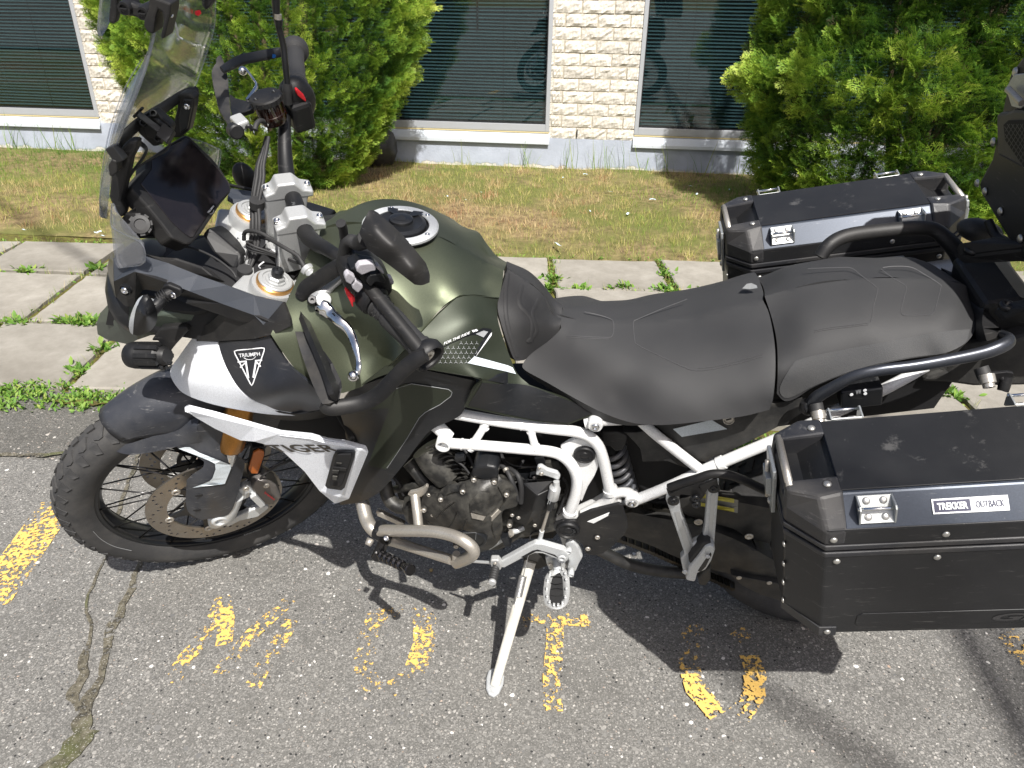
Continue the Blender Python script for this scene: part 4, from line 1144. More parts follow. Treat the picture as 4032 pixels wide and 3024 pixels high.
# --- side fairing: shared surface of the white nose panel and the dark badge panel
side_ctrl = [(1115, 790, -.085), (1280, 525, -.12), (1200, 620, -.10), (1420, 575, -.165), (1659, 560, -.205), (1480, 760, -.19), (1640, 955, -.222), (1250, 850, -.15), (1200, 920, -.12), (1400, 985, -.165), (1659, 1040, -.195), (1850, 530, -.215), (1900, 740, -.238), (2050, 870, -.250), (2130, 1000, -.235), (2000, 1035, -.21), (1800, 900, -.245), (1980, 1045, -.20), (1700, 760, -.225)]
lf_side = lat_fn(side_ctrl)
wp_, _ = skin('white_nose_panel', 'c5', [(1280, 568, 0, 's'), (1420, 575, 0, 's'), (1440, 660, 0), (1480, 755, 0), (1550, 870, 0), (1640, 950, 0), (1760, 995, 0), (1980, 1040, 0, 's'), (1960, 1056, 0), (1810, 1052, 0), (1659, 1035, 0), (1400, 985, 0), (1220, 922, 0), (1150, 862, 0), (1114, 792, 0), (1120, 740, 0), (1165, 675, 0), (1240, 570, 0), (1282, 520, 0, 's')], m_wpan, latf=lf_side, step=22, thick=.005)
bp_, _ = skin('badge_panel', 'c5', [(1424, 575, 0, 's'), (1659, 560, 0), (1760, 532, 0, 's'), (1880, 720, 0), (2040, 865, 0), (2125, 985, 0), (2080, 1020, 0, 's'), (1960, 1036, 0), (1820, 1022, 0), (1740, 990, 0), (1645, 948, 0), (1556, 866, 0), (1486, 752, 0), (1446, 656, 0)], m_navy, latf=lf_side, lift=.0015, step=22, thick=.006)
skin('under_panel', 'c5', [(1700, 985, -.2, 's'), (1820, 1030, -.21), (1960, 1045, -.21), (2110, 1015, -.21), (2170, 985, -.20, 's'), (2140, 1060, -.16), (1900, 1090, -.15), (1700, 1050, -.16, 's')], m_blk, step=30)
# badge: triangle outline, name and the split letter
def tri_badge(c, A, Bp, Cp, latf, mat, parent, w):
    pts = []
    for P_, Q, R_ in ((A, Bp, Cp), (Bp, Cp, A), (Cp, A, Bp)):
        pass
    V3 = [Vector(A), Vector(Bp), Vector(Cp)]; P = []
    for i in range(3):
        a, b, d = V3[i-1], V3[i], V3[(i+1) % 3]
        P += [b+(a-b).normalized()*w*3.0, b+((a-b).normalized()+(d-b).normalized())*w*.55, b+(d-b).normalized()*w*3.0]
    line_on('badge_outline', c, [(p.x, p.y) for p in P], w, lambda x, y: latf(x, y)-.0028, mat, parent, closed=True, curved=False)
tri_badge('c5', (1524, 632), (1732, 612), (1645, 868), lf_side, m_print, bp_, 8)
text('TRIUMPH', 'c5', (1562, 676), (1700, 664), (1558, 652), lambda x, y: lf_side(x, y)-.002, m_print, bp_, bold=.02)
line_on('badge_swoosh', 'c5', [(1592, 678), (1615, 690), (1650, 688), (1672, 670)], 5, lambda x, y: lf_side(x, y)-.0028, m_print, bp_)
lfb = lambda x, y: lf_side(x, y)-.003
for pts, w in (([(1552, 707), (1612, 701)], 10), ([(1605, 702), (1622, 812)], 12), ([(1568, 742), (1602, 712)], 9), ([(1666, 698), (1712, 694)], 10), ([(1672, 698), (1654, 808)], 12), ([(1678, 708), (1702, 736)], 9)):
    line_on('badge_letter', 'c5', pts, w, lfb, m_print, bp_, curved=False)
# --- lower cowl (black surround with green insert)
cowl_o = [(640, 880, -.235, 's'), (850, 808, -.232), (1050, 745, -.222, 's'), (1440, 828, -.205, 's'), (1448, 860, -.20), (1372, 1020, -.19), (1310, 1078, -.19), (1170, 1142, -.195), (1090, 1222, -.20), (980, 1372, -.205), (880, 1492, -.20), (800, 1570, -.19), (690, 1622, -.17), (560, 1640, -.14, 's'), (600, 1200, -.15), (560, 1010, -.19)]
cowl, lf_cowl = skin('cowl', 'c6', cowl_o, m_blk2, step=34, thick=.006, ctrl=[(900, 1100, -.20), (1000, 950, -.215), (800, 1400, -.19), (800, 1150, -.185)])
skin('cowl_insert', 'c6', [(905, 900, 0, 's'), (960, 862, 0), (1030, 850, 0), (1270, 886, 0), (1290, 905, 0), (1285, 930, 0), (1240, 965, 0), (1120, 1030, 0), (1080, 1070, 0), (1000, 1200, 0), (870, 1395, 0), (850, 1402, 0), (742, 1384, 0, 's'), (800, 1230, 0), (878, 1030, 0), (862, 1008, 0, 's'), (760, 1006, 0)], m_greend, latf=lf_cowl, lift=.0012, step=32, thick=.003, parent=cowl)
line_on('cowl_edge', 'c6', [(800, 930), (905, 888), (1030, 848), (1270, 885), (1294, 905), (1285, 932), (1215, 985), (1118, 1035), (1080, 1070), (1000, 1205), (868, 1400)], 5, lambda x, y: lf_cowl(x, y)-.001, m_printg, cowl, lift=.001, curved=False)
plate('hollow_shade', 'c6', [(330, 1000), (880, 1010), (860, 1090), (800, 1230), (600, 1420), (430, 1300), (150, 1140), (180, 1060)], .02, m_dark, lat=-.15)  # near-black plate paints the shade of the hollow between wing and tank
tp('radiator_tank', 'c6', [(560, 1040, -.155, 60), (640, 1180, -.155, 60), (700, 1350, -.155, 60)], m_dark)
# --- green side panel behind the tank, with sticker
lowp, lf_low = skin('side_panel', 'c6', [(1090, 508, -.197, 's'), (1200, 390, -.158), (1320, 282, -.120), (1370, 266, -.110), (1600, 285, -.066, 's'), (1588, 350, -.08), (1600, 460, -.11), (1659, 640, -.13, 's'), (1720, 780, -.145), (1800, 855, -.155, 's'), (2000, 930, -.165), (2260, 1035, -.17, 's'), (2060, 1112, -.172, 's'), (1860, 1095, -.18), (1659, 1060, -.19), (1400, 1005, -.20), (1372, 1000, -.20, 's'), (1430, 880, -.21), (1490, 822, -.213), (1420, 800, -.216), (1060, 742, -.228, 's'), (850, 790, -.24), (700, 858, -.245, 's'), (900, 700, -.235)], m_greend, step=30, thick=.005,
    ctrl=[(1300, 600, -.195), (1450, 430, -.145), (1500, 700, -.175), (1700, 950, -.175)])
skin('frame_cover', 'c6', [(1400, 990, 0, 's'), (1490, 845, 0, 's'), (1600, 850, 0), (1659, 845, 0, 's'), (1800, 862, 0), (2000, 938, 0), (2240, 1032, 0, 's'), (2050, 1104, 0, 's'), (1860, 1088, 0), (1659, 1048, 0)], m_blk2, latf=lf_low, lift=.0018, step=40, thick=.003, parent=lowp)
line_on('panel_lip', 'c6', [(905, 890), (1090, 510), (1200, 392), (1320, 284), (1372, 268), (1600, 288)], 9, lambda x, y: lf_low(x, y)-.0005, m_green, lowp, lift=.0025, curved=False)
line_on('panel_edge', 'c6', [(1372, 1000), (1430, 880), (1490, 825), (1425, 800), (1090, 745)], 8, lambda x, y: lf_low(x, y)-.0015, m_greend, lowp, lift=.002, curved=False)
decal('sticker', 'c6', [(1180, 630), (1460, 500), (1500, 482), (1555, 490), (1548, 515), (1445, 662), (1659, 772), (1659, 850), (1100, 745), (1090, 720)], lf_low, m_blk2, lowp, lift=.001)
decal('sticker_stripe', 'c6', [(1440, 668), (1659, 728), (1690, 742), (1712, 784), (1659, 770), (1396, 712)], lf_low, m_sidew, lowp, lift=.0018)
decal('sticker_stripe', 'c6', [(1455, 660), (1545, 520), (1554, 512), (1552, 532), (1448, 672)], lf_low, m_print, lowp, lift=.0018)
decal('sticker_patch', 'c6', [(1448, 522), (1500, 500), (1530, 508), (1500, 545)], lf_low, m_printg, lowp, lift=.0018)
text('FOR THE RIDE', 'c6', (1240, 594), (1412, 520), (1240, 578), lf_low, m_print, lowp, lift=.002, italic=.2, bold=.01)
for k in range(2): decal('sticker_bar', 'c6', [(1422+k*18, 500-k*5), (1436+k*18, 495-k*5), (1446+k*18, 506-k*5), (1432+k*18, 512-k*5)], lf_low, m_print, lowp, lift=.002)
# hexagonal cube pattern printed in dark grey on the sticker
V, F = [], []
for r in range(6):
    for q in range(10):
        cx = 1200+q*34+(17 if r % 2 else 0); cy = 738-r*31
        top = 632-(cx-1180)*.46
        if cy < top+22 or cy > 700+(cx-1100)*.12 or cx > 1500-(cy-520)*.35: continue
        for a in (math.pi/2, math.pi*7/6, -math.pi/6):
            dx, dy = math.cos(a)*13, -math.sin(a)*13; nx, ny = -dy*.09, dx*.09; b_ = len(V)
            for px_, py_ in ((cx+nx, cy+ny), (cx-nx, cy-ny), (cx+dx-nx, cy+dy-ny), (cx+dx+nx, cy+dy+ny)): V.append(B('c6', px_, py_, lf_low(px_, py_)-.0016))
            F.append((b_, b_+1, b_+2, b_+3))
put('sticker_pattern', V, F, m_printg, lowp, kind='stuff')

# --- black rubber tank pad / seat front
pad, lf_pad = skin('tank_pad', 'F', [O3('F', .764, 0, 1.000, 's'), O3('F', .80, 0, .977), O3('F', .835, 0, .944), O3('F', .868, 0, .897, 's'), (1212, 690, -.020), (1206, 718, -.042), (1185, 745, -.067), (1150, 768, -.090), (1132, 778, -.102, 's'), (1112, 777, -.116), (1098, 745, -.113), (1083, 700, -.100), (1075, 664, -.082), (1080, 635, -.055)], m_rub, mirror=True, step=7, thick=.012, ctrl3=[(.80, -.055, .962), (.80, -.09, .935), (.84, -.05, .922)])
for pts in ([(1097, 590), (1092, 640), (1096, 700), (1118, 772)], [(1128, 615), (1122, 655), (1150, 690), (1148, 740)], [(1165, 645), (1150, 680), (1160, 715), (1140, 740)]):
    line_on('pad_rib', 'F', pts, 10, lf_pad, m_rub, pad, lift=.0022)
# --- rider seat and passenger seat
s1_c3 = [(.90, -.05, .889), (.90, -.09, .872), (.976, -.06, .886), (.976, -.12, .862), (.976, -.155, .825), (1.05, -.08, .89), (1.05, -.14, .868), (1.05, -.18, .83), (1.12, -.10, .900), (1.12, -.15, .878), (1.12, -.19, .84), (1.2, -.08, .935), (1.2, -.14, .912), (1.2, -.185, .87), (.88, -.05, .886)]
seat1, lf_s1 = skin('rider_seat', 'F', [(1150, 668, 0, 's'), (1191, 678, 0), (1245, 690, 0), (1329, 694, 0), (1412, 692, 0), (1493, 683, 0), (1590, 660, 0), (1648, 648, 0, 's'),
    (1662, 680, -.04), (1673, 740, -.115), (1675, 800, -.16), (1670, 860, -.19), (1662, 885, -.195, 's'), (1600, 900, -.198), (1500, 912, -.20), (1430, 918, -.20), (1370, 914, -.195), (1310, 895, -.185), (1250, 865, -.175), (1180, 825, -.142), (1135, 800, -.118), (1130, 785, -.108), (1150, 762, -.090), (1190, 732, -.062), (1211, 700, -.025)],
    m_seat, ctrl3=s1_c3, mirror=True, step=11, thick=.03)
s2_c3 = [(1.3, -.07, .978), (1.3, -.12, .958), (1.3, -.155, .92), (1.4, -.07, 1.006), (1.4, -.12, .990), (1.4, -.15, .955), (1.5, -.07, 1.012), (1.5, -.12, .996), (1.5, -.145, .96), (1.56, -.07, 1.01), (1.56, -.11, .99)]
seat2, lf_s2 = skin('passenger_seat', 'F', [(1652, 640, 0, 's'), (1717, 622, 0), (1847, 603, 0), (1973, 601, 0), (2049, 607, 0), (2090, 618, 0), (2108, 640, 0, 's'), (2113, 680, -.06), (2105, 715, -.105), (2085, 742, -.14), (2040, 765, -.155, 's'), (1960, 775, -.158), (1850, 800, -.162), (1760, 835, -.165), (1720, 860, -.165), (1695, 866, -.165), (1678, 850, -.162, 's'), (1680, 800, -.15), (1678, 740, -.10), (1668, 690, -.05)],
    m_seat, ctrl3=s2_c3, mirror=True, step=10, thick=.03)
skin('seat_side_fabric', 'F', [(1713, 786, 0), (1730, 776, 0), (1760, 768, 0), (1850, 750, 0), (1960, 730, 0), (2040, 716, 0), (2095, 711, 0, 's'), (2085, 740, 0), (2040, 763, 0), (1960, 773, 0), (1850, 798, 0), (1760, 833, 0), (1715, 856, 0), (1692, 858, 0), (1685, 835, 0)], m_mesh, latf=lf_s2, lift=.0012, thick=.002, step=9, parent=seat2)
def seams(c, lines, latf, parent):
    for l in lines: line_on('seam', c, l, 4.5 if c != 'F' else 2, latf, m_seam, parent, lift=.0007, k=5)
fo_ = lambda lf, c: (lambda x, y: lf((CR[c][0]+x*CR[c][2])/1.8228, (CR[c][1]+y*CR[c][2])/1.8228))
seams('c7', [[(378, 533), (520, 540), (650, 545), (680, 535), (690, 500), (690, 450), (670, 425), (600, 400), (500, 378)],
             [(380, 545), (520, 551), (660, 556)],
             [(1170, 295), (1000, 360), (850, 425), (822, 440), (820, 480), (828, 560), (850, 595), (1000, 670), (1150, 740), (1230, 762), (1350, 750), (1500, 715), (1659, 670)],
             [(1659, 655), (1500, 700), (1350, 735), (1240, 748)]], fo_(lf_s1, 'c7'), seat1)
seams('c8', [[(345, 500), (450, 480), (680, 452), (715, 425), (730, 340), (755, 240), (745, 215), (660, 150), (590, 95), (520, 88), (300, 95)],
             [(345, 510), (450, 492), (690, 462)],
             [(780, 100), (860, 160), (930, 200), (945, 230), (930, 280), (910, 375), (940, 402), (1080, 398), (1120, 385), (1140, 330), (1168, 220), (1160, 195), (1050, 125), (970, 85), (860, 80), (790, 88)]], fo_(lf_s2, 'c8'), seat2)
decal('scuff', 'c7', [(1530, 225), (1560, 195), (1590, 190), (1625, 205), (1630, 222), (1580, 230)], fo_(lf_s1, 'c7'), M('seat scuff', (.16, .17, .18), .7, dust=.3), seat1, lift=.001)

V = [(x, y, z) for y in (-.095, .095) for x, z in ((.90, .70), (.90, .80), (1.10, .82), (1.24, .87), (1.30, .90), (1.56, .955), (1.60, .93), (1.58, .80), (1.2, .70))]
o = put('seat_base', V, [tuple(range(9)), tuple(range(9, 18))[::-1]]+[(i, (i+1) % 9, 9+(i+1) % 9, 9+i) for i in range(9)], m_dark); weld(o, 1e-5)
# ================================================================== STEERED PARTS: wheel, fork, fender, bars
RS4 = Matrix.Translation(S0) @ RS.to_4x4() @ Matrix.Translation(-S0)
def stm(p, d, up=(0, 0, 1)): return RS4 @ axis_mat(p, d, up)
def slathe(name, p, d, prof, mat, parent=None, seg=24):
    me = lathe_mesh(name, prof, seg, mat); o = link(name, me, parent if parent is not None else bike); o.matrix_basis = stm(p, d); shade_auto(o, 32); return o
def plate_holes(name, outer, holes, th, mat):
    """flat plate in XY with real holes, thickness th along Z"""
    pts, edges = [], []
    for L_ in [outer]+holes:
        b = len(pts); pts += [Vector(p) for p in L_]; edges += [(b+i, b+(i+1) % len(L_)) for i in range(len(L_))]
    vv, ee, ff, *_ = geometry.delaunay_2d_cdt(pts, edges, [], 1, 1e-6)
    hc = [(sum(p[0] for p in h)/len(h), sum(p[1] for p in h)/len(h), max(math.hypot(p[0]-sum(q[0] for q in h)/len(h), p[1]-sum(q[1] for q in h)/len(h)) for p in h)) for h in holes]
    def inh(x, y, h):
        c = False; j = len(h)-1
        for i in range(len(h)):
            if (h[i][1] > y) != (h[j][1] > y) and x < (h[j][0]-h[i][0])*(y-h[i][1])/(h[j][1]-h[i][1])+h[i][0]: c = not c
            j = i
        return c
    F = []
    for f in ff:
        cx = sum(vv[i].x for i in f)/len(f); cy = sum(vv[i].y for i in f)/len(f)
        if not inh(cx, cy, outer): continue
        if any(abs(cx-h[0]) < h[2] and abs(cy-h[1]) < h[2] and inh(cx, cy, H_) for h, H_ in zip(hc, holes)): continue
        F.append(tuple(f))
    n = len(vv); V = [(v.x, v.y, th/2) for v in vv]+[(v.x, v.y, -th/2) for v in vv]
    cnt = {}
    for f in F:
        for i in range(len(f)): cnt[(f[i], f[(i+1) % len(f)])] = 1
    G = list(F)+[tuple(i+n for i in f[::-1]) for f in F]+[(b, a, a+n, b+n) for a, b in cnt if (b, a) not in cnt]
    return mesh_from(name, V, G, mat)
def circ(r, n, cx=0, cy=0, a0=0): return [(cx+r*math.cos(a0+2*math.pi*i/n), cy+r*math.sin(a0+2*math.pi*i/n)) for i in range(n)]
def wheel(centre, R, rrim, width, mfun, label, side_blocks, front=True):
    """mfun(local 4x4) -> matrix in bike frame; local frame: Z = axle (towards -y is +Z), wheel in XY"""
    base = Matrix.Translation(centre) @ Matrix(((1,0,0,0),(0,0,-1,0),(0,1,0,0),(0,0,0,1)))
    tag_ = label
    prof = []
    hw = width/2; h = R-.006-rrim
    for i in range(19):
        a = math.pi*i/18; ca, sa = math.cos(a), math.sin(a)
        y = hw*(abs(ca)**.75)*(1 if ca > 0 else -1); r = rrim+.004+h*(sa**.62 if sa > 0 else 0)
        if i in (0, 18): y = hw*.80*(1 if ca > 0 else -1)
        prof.append((r, y))
    ty = link('tyre', lathe_mesh('tyre', [(rrim-.004, hw*.7)]+prof+[(rrim-.004, -hw*.7)], 96, m_tyre, cap=False), bike); ty.matrix_basis = mfun(base); shade_auto(ty, 50)
    ty['label'] = label
    # tread blocks as separate pieces (chevrons + side lugs)
    def conform(pts, h0, h1):
        """pts (arc along circumference m, lateral m)"""
        V = []
        for hh in (h0, h1):
            for s, l in pts:
                t = abs(l)/hw; rr = rrim+.004+h*((max(0, 1-t**2.6))**.5)**.62 if t < 1 else rrim+.02
                a = s/R; nrm_r = (R-.006-rrim)*0+1
                rr2 = rr+hh*(1-.55*t); ll = l*(1+hh*1.5/hw*t*.5)
                V.append((rr2*math.cos(a), rr2*math.sin(a), ll))
        n = len(pts); F = [tuple(range(n, 2*n))] + [(i, (i+1) % n, n+(i+1) % n, n+i) for i in range(n)]
        return V, F
    s = 1
    blk = []
    for sg in (1, -1):
        blk.append(conform([(-.010, sg*.003), (.012, sg*.004), (.024, sg*.022), (.012, sg*.027), (.002, sg*.026)][::sg], -.004, .0052))
        blk.append(conform([(.030, sg*.022), (.046, sg*.028), (.044, sg*.040), (.030, sg*.042), (.022, sg*.030)][::sg], -.006, .0042))
    meshes = []
    for v, f in blk:
        me = mesh_from('tread_block', v, f, m_tyre); bm = bmesh.new(); bm.from_mesh(me); bmesh.ops.recalc_face_normals(bm, faces=bm.faces); bm.to_mesh(me); bm.free(); meshes.append(me)
    nb = 44
    for k in range(nb):
        for mi, me in enumerate(meshes):
            o = link('tread_block', me, ty); o.matrix_basis = Matrix.Rotation(2*math.pi*(k+(.5 if mi in (2, 3) else 0))/nb, 4, 'Z')
    # rim
    rim = link('rim', lathe_mesh('rim', [(rrim-.012, hw*.62), (rrim+.006, hw*.66), (rrim+.007, hw*.60), (rrim-.006, hw*.5), (rrim-.016, hw*.40), (rrim-.022, hw*.1), (rrim-.022, -hw*.1), (rrim-.016, -hw*.4), (rrim-.006, -hw*.5), (rrim+.007, -hw*.6), (rrim+.006, -hw*.66), (rrim-.012, -hw*.62)], 96, m_blk2, cap=False), bike)
    rim.matrix_basis = mfun(base); shade_auto(rim, 40)
    hub = link('hub', lathe_mesh('hub', [(.012, hw*1.5), (.024, hw*1.5), (.026, hw*.95), (.050, hw*.85), (.052, hw*.72), (.028, hw*.55), (.026, -hw*.55), (.052, -hw*.72), (.050, -hw*.85), (.026, -hw*.95), (.024, -hw*1.5), (.012, -hw*1.5)], 32, m_blk2), bike); hub.matrix_basis = mfun(base); shade_auto(hub, 35)
    sp = tube_geo([Vector((0, 0, 0)), Vector((0, 0, 1))], [.0021, .0021], 6)
    sme = mesh_from('spoke', sp[0], sp[1], M('spoke metal', (.10, .10, .105), .3, .8, dust=.3), True)
    ns = 36
    for k in range(ns):
        a = 2*math.pi*k/ns; sgn = 1 if k % 2 else -1; cross = (1 if (k//2) % 2 else -1)*.62
        p0 = Vector((.048*math.cos(a+cross), .048*math.sin(a+cross), sgn*hw*.78)); p1 = Vector(((rrim-.010)*math.cos(a), (rrim-.010)*math.sin(a), sgn*hw*.42))
        d = p1-p0; o = link('spoke', sme, rim); q = axis_mat(p0, d, (0, 0, 1)); o.matrix_basis = q @ Matrix.Diagonal((1, 1, d.length, 1))
    return ty, rim, hub, base
FC = Vector((0, 0, .345))
ty, rim, hub, fbase = wheel(FC, .348, .268, .092, lambda m_: RS4 @ m_, 'knobbly front tyre turned towards the left', True)
text('METZELER', 'e1', (345, 1300), (200, 1075), (265, 1320), lambda x, y: -.036, m_tyre, ty, fn=S, lift=.006, bold=.02)
text('KAROO STREET', 'e1', (1530, 1225), (1665, 1180), (1531, 1215), lambda x, y: -.040, m_printg, ty, fn=S, lift=.006)
line_on('tyre_stripe', 'e1', [(335, 1190), (400, 1255), (500, 1310), (640, 1345)], 5, lambda x, y: -.043, m_printg, ty, fn=S)
# brake discs with drilled holes
holes = []
for k in range(60):
    a = 2*math.pi*k/60; r = (.149, .137, .125)[k % 3] if k % 6 < 3 else (.131, .143, .152)[k % 3]
    holes.append(circ(.0036, 8, r*math.cos(a), r*math.sin(a)))
dm = plate_holes('brake_disc', circ(.160, 96), [circ(.112, 60)]+holes, .0045, m_disc)
cm_out = []
for k in range(72):
    a = 2*math.pi*k/72; cm_out.append((.118 if k % 12 in (0, 1) else .085 if k % 12 in (2, 11) else .074 , a))
cmesh = plate_holes('disc_carrier', [(r*math.cos(a), r*math.sin(a)) for r, a in cm_out], [circ(.028, 24)]+[[( .064*math.cos(a+da), .064*math.sin(a+da)) for da in (-.22, 0, .22)]+[(.042*math.cos(a+da), .042*math.sin(a+da)) for da in (.22, 0, -.22)] for a in [i*1.0472+.52 for i in range(6)]], .005, m_blk2)
for sgn in (1, -1):
    d_ = link('brake_disc', dm, bike); d_.matrix_basis = RS4 @ fbase @ Matrix.Translation((0, 0, sgn*.068))
    c_ = link('disc_carrier', cmesh, d_); c_.matrix_basis = Matrix.Translation((0, 0, 0))
    for k in range(6):
        a = k*1.0472+.09; o = link('bobbin', lathe_mesh('bobbin', [(.005, 0), (.0105, 0), (.0105, .003), (.009, .0045), (.005, .0045), (.005, 0)], 18, m_steel), d_); o.matrix_basis = Matrix.Translation((.1155*math.cos(a), .1155*math.sin(a), .002 if sgn > 0 else -.006)); 
rg = link('abs_ring', plate_holes('abs_ring', circ(.050, 48), [circ(.038, 36)]+[circ(.0028, 6, .045*math.cos(k*.2094), .045*math.sin(k*.2094)) for k in range(30)], .002, m_steel), bike); rg.matrix_basis = RS4 @ fbase @ Matrix.Translation((0, 0, .073))
# fork legs
FA = Vector((math.sin(RK), 0, math.cos(RK)))
def forkpt(z, y): return Vector((-.146+.4536*z-.030+.0, y, z))
for sg in (-1, 1):
    a, b_ = forkpt(.60, sg*.105), forkpt(1.035, sg*.105)
    up = slathe('fork_tube', a, b_-a, [(.029, 0), (.031, .004), (.031, .10), (.029, .105), (.029, (b_-a).length-.05), (.029, (b_-a).length)], m_gold, seg=32)
    a2 = forkpt(.37, sg*.105); slathe('fork_slider', a2, FA, [(.022, 0), (.0225, .34)], m_chrome, seg=24)
    # axle clamp foot
    f0 = Vector((.055, sg*.108, .40)); f1 = Vector((.012, sg*.110, .335))
    V, F = tube_geo([f0, (f0+f1)/2, f1, f1+Vector((-.02, 0, -.018))], [.020, .024, .027, .018], 16, .8); put('fork_foot', [st(v) for v in V], F, m_aluw, smooth=50)
    lathe_o = slathe('axle_end', Vector((0, sg*.105, .345)), (0, sg, 0), [(.020, 0), (.020, .022), (.016, .026), (.012, .026), (.010, .018), (0, .018)], m_aluw, seg=24)
# caliper and its bracket, left side
plate('caliper_bracket', 'e1', [(1245, 1110), (1290, 1090), (1400, 1070), (1440, 1000), (1490, 930), (1480, 870), (1540, 830), (1590, 840), (1640, 880), (1600, 910), (1520, 950), (1480, 1020), (1440, 1090), (1390, 1150), (1300, 1180), (1250, 1160)], .018, m_aluw, fn=S, lat=-.100, bev=.005)
plate('caliper_arm', 'e1', [(1370, 1130), (1600, 1020), (1720, 990), (1730, 1010), (1640, 1080), (1500, 1110), (1400, 1160)], .016, m_aluw, fn=S, lat=-.090, bev=.004)
cal = plate('brake_caliper', 'e1', [(1590, 860), (1620, 800), (1700, 780), (1790, 830), (1820, 900), (1830, 930), (1790, 960), (1740, 990), (1700, 985), (1640, 930)], .050, M('caliper grey', (.15, .14, .135), .45, .5, dust=.6, dustcol=(.2, .17, .14)), fn=S, lat=-.108, bev=.006)
plate('caliper_rib', 'e1', [(1580, 930), (1625, 905), (1700, 985), (1660, 1010)], .03, m_aluw, fn=S, lat=-.115, parent=cal)
text('brembo', 'e1', (1690, 890), (1768, 948), (1700, 874), -.110, m_red, cal, fn=S, bold=.03)
for x, y in ((1545, 850), (1705, 825)): 
    p = S('e1', x, y, -.112); bolt(p, RS @ OUT, .0075, m_steel, cal)
tp('brake_hose', 'e1', [(1650, 790, -.10, 18), (1690, 740, -.11, 18), (1800, 670, -.12, 20), (1870, 640, -.12, 22), (1900, 600, -.10, 22), (1890, 450, -.08, 22)], m_rub, fn=S)
plate('reflector_holder', 'e1', [(1600, 530), (1690, 520), (1700, 560), (1660, 740), (1560, 750)], .02, m_blk, fn=S, lat=-.085)
plate('reflector', 'e1', [(1605, 570), (1650, 545), (1690, 560), (1690, 590), (1640, 735), (1590, 735), (1565, 700)], .006, m_amber, fn=S, lat=-.092)
# fork guard with white flash
g_o = [(1160, 350, -.105), (1215, 320, -.11), (1330, 350, -.118), (1370, 430, -.12), (1365, 520, -.12), (1440, 580, -.12), (1540, 630, -.112), (1530, 700, -.114), (1490, 850, -.122), (1450, 990, -.13), (1400, 1060, -.13), (1320, 1080, -.128), (1190, 1102, -.12), (1100, 1050, -.115), (1070, 970, -.112), (1072, 860, -.115), (1075, 790, -.118), (1130, 740, -.12), (1200, 690, -.122), (1215, 640, -.118), (1120, 570, -.10), (1010, 535, -.085), (1000, 500, -.082), (1200, 478, -.10), (1170, 420, -.105)]
gd, lf_g = skin('fork_guard', 'e1', [(x, y, l, 's') if i in (0, 6, 12, 16, 19, 20, 21, 23) else (x, y, l) for i, (x, y, l) in enumerate(g_o)], m_fender, fn=S, step=26, thick=.004, ctrl=[(1300, 800, -.136), (1250, 950, -.136), (1350, 600, -.13), (1300, 500, -.12)])
decal('fork_guard_flash', 'e1', [(1012, 536), (1060, 524), (1100, 524), (1180, 570), (1425, 665), (1428, 690), (1378, 815), (1120, 846), (1180, 825), (1255, 795), (1280, 770), (1305, 700), (1300, 655), (1250, 630), (1120, 578)], lf_g, m_sidew, gd, fn=S, lift=.0035)
for (x, y) in ((1185, 905), (1170, 1020)):
    p = S('e1', x, y, lf_g(x, y)-.0012); o = ell('guard_slot', p, (RS @ Vector((.012, 0, -.004)), RS @ Vector((0, .0012, 0)), RS @ Vector((.002, 0, .0045))), m_dark, gd)
# front fender: swept over the wheel
V, F = [], []
na, nl = 24, 21
for i in range(na+1):
    t = i/na; a = math.radians(111-63*t)                        # from the nose, over the top, to the rear
    rc = .374+.030*min(1, t*2.2)
    w = .046+.030*min(1, t*2.0)
    skirt = .325-.038*min(1, t*3.0)+.03*max(0, t-.5)
    for j in range(nl):
        q = -1+2*j/(nl-1); u = abs(q); sg = 1 if q > 0 else -1
        prof_ = [(0, 0, rc), (.3, .45, rc-.005), (.55, .80, rc-.018), (.72, 1.0, rc-.044), (.80, 1.0, rc-.05), (1, 1.04, skirt)]
        for (u0, y0, r0), (u1, y1, r1) in zip(prof_, prof_[1:]):
            if u <= u1+1e-9: f_ = (u-u0)/(u1-u0); yy, rr = y0+(y1-y0)*f_, r0+(r1-r0)*f_; break
        lean_ = .022*(1-t)*u**2                                   # the nose is swept back at the sides
        aa = a-lean_*(2.2 if t < .1 else 2.2*max(0, 1-t*1.5))
        V.append(st((rr*math.cos(aa), sg*yy*w, .345+rr*math.sin(aa))))
for i in range(na):
    for j in range(nl-1):
        a_ = i*nl+j; F.append((a_, a_+1, a_+nl+1, a_+nl))
fen = put('front_fender', V, F, m_fender, smooth=50); so = fen.modifiers.new('solid', 'SOLIDIFY'); so.thickness = .004; so.offset = 0
# side skirt of the fender down to the guard
sk, lf_sk = skin('fender_skirt', 'e1', [(400, 500, -.03, 's'), (520, 560, -.045), (620, 583, -.06), (740, 575, -.068), (900, 545, -.078), (1060, 505, -.09), (1200, 480, -.10, 's'), (1170, 420, -.105), (1160, 350, -.102), (1190, 300, -.09, 's'), (1120, 300, -.08), (1050, 360, -.078), (980, 400, -.07), (800, 440, -.06), (600, 500, -.045)], m_fender, fn=S, step=26, thick=.004)
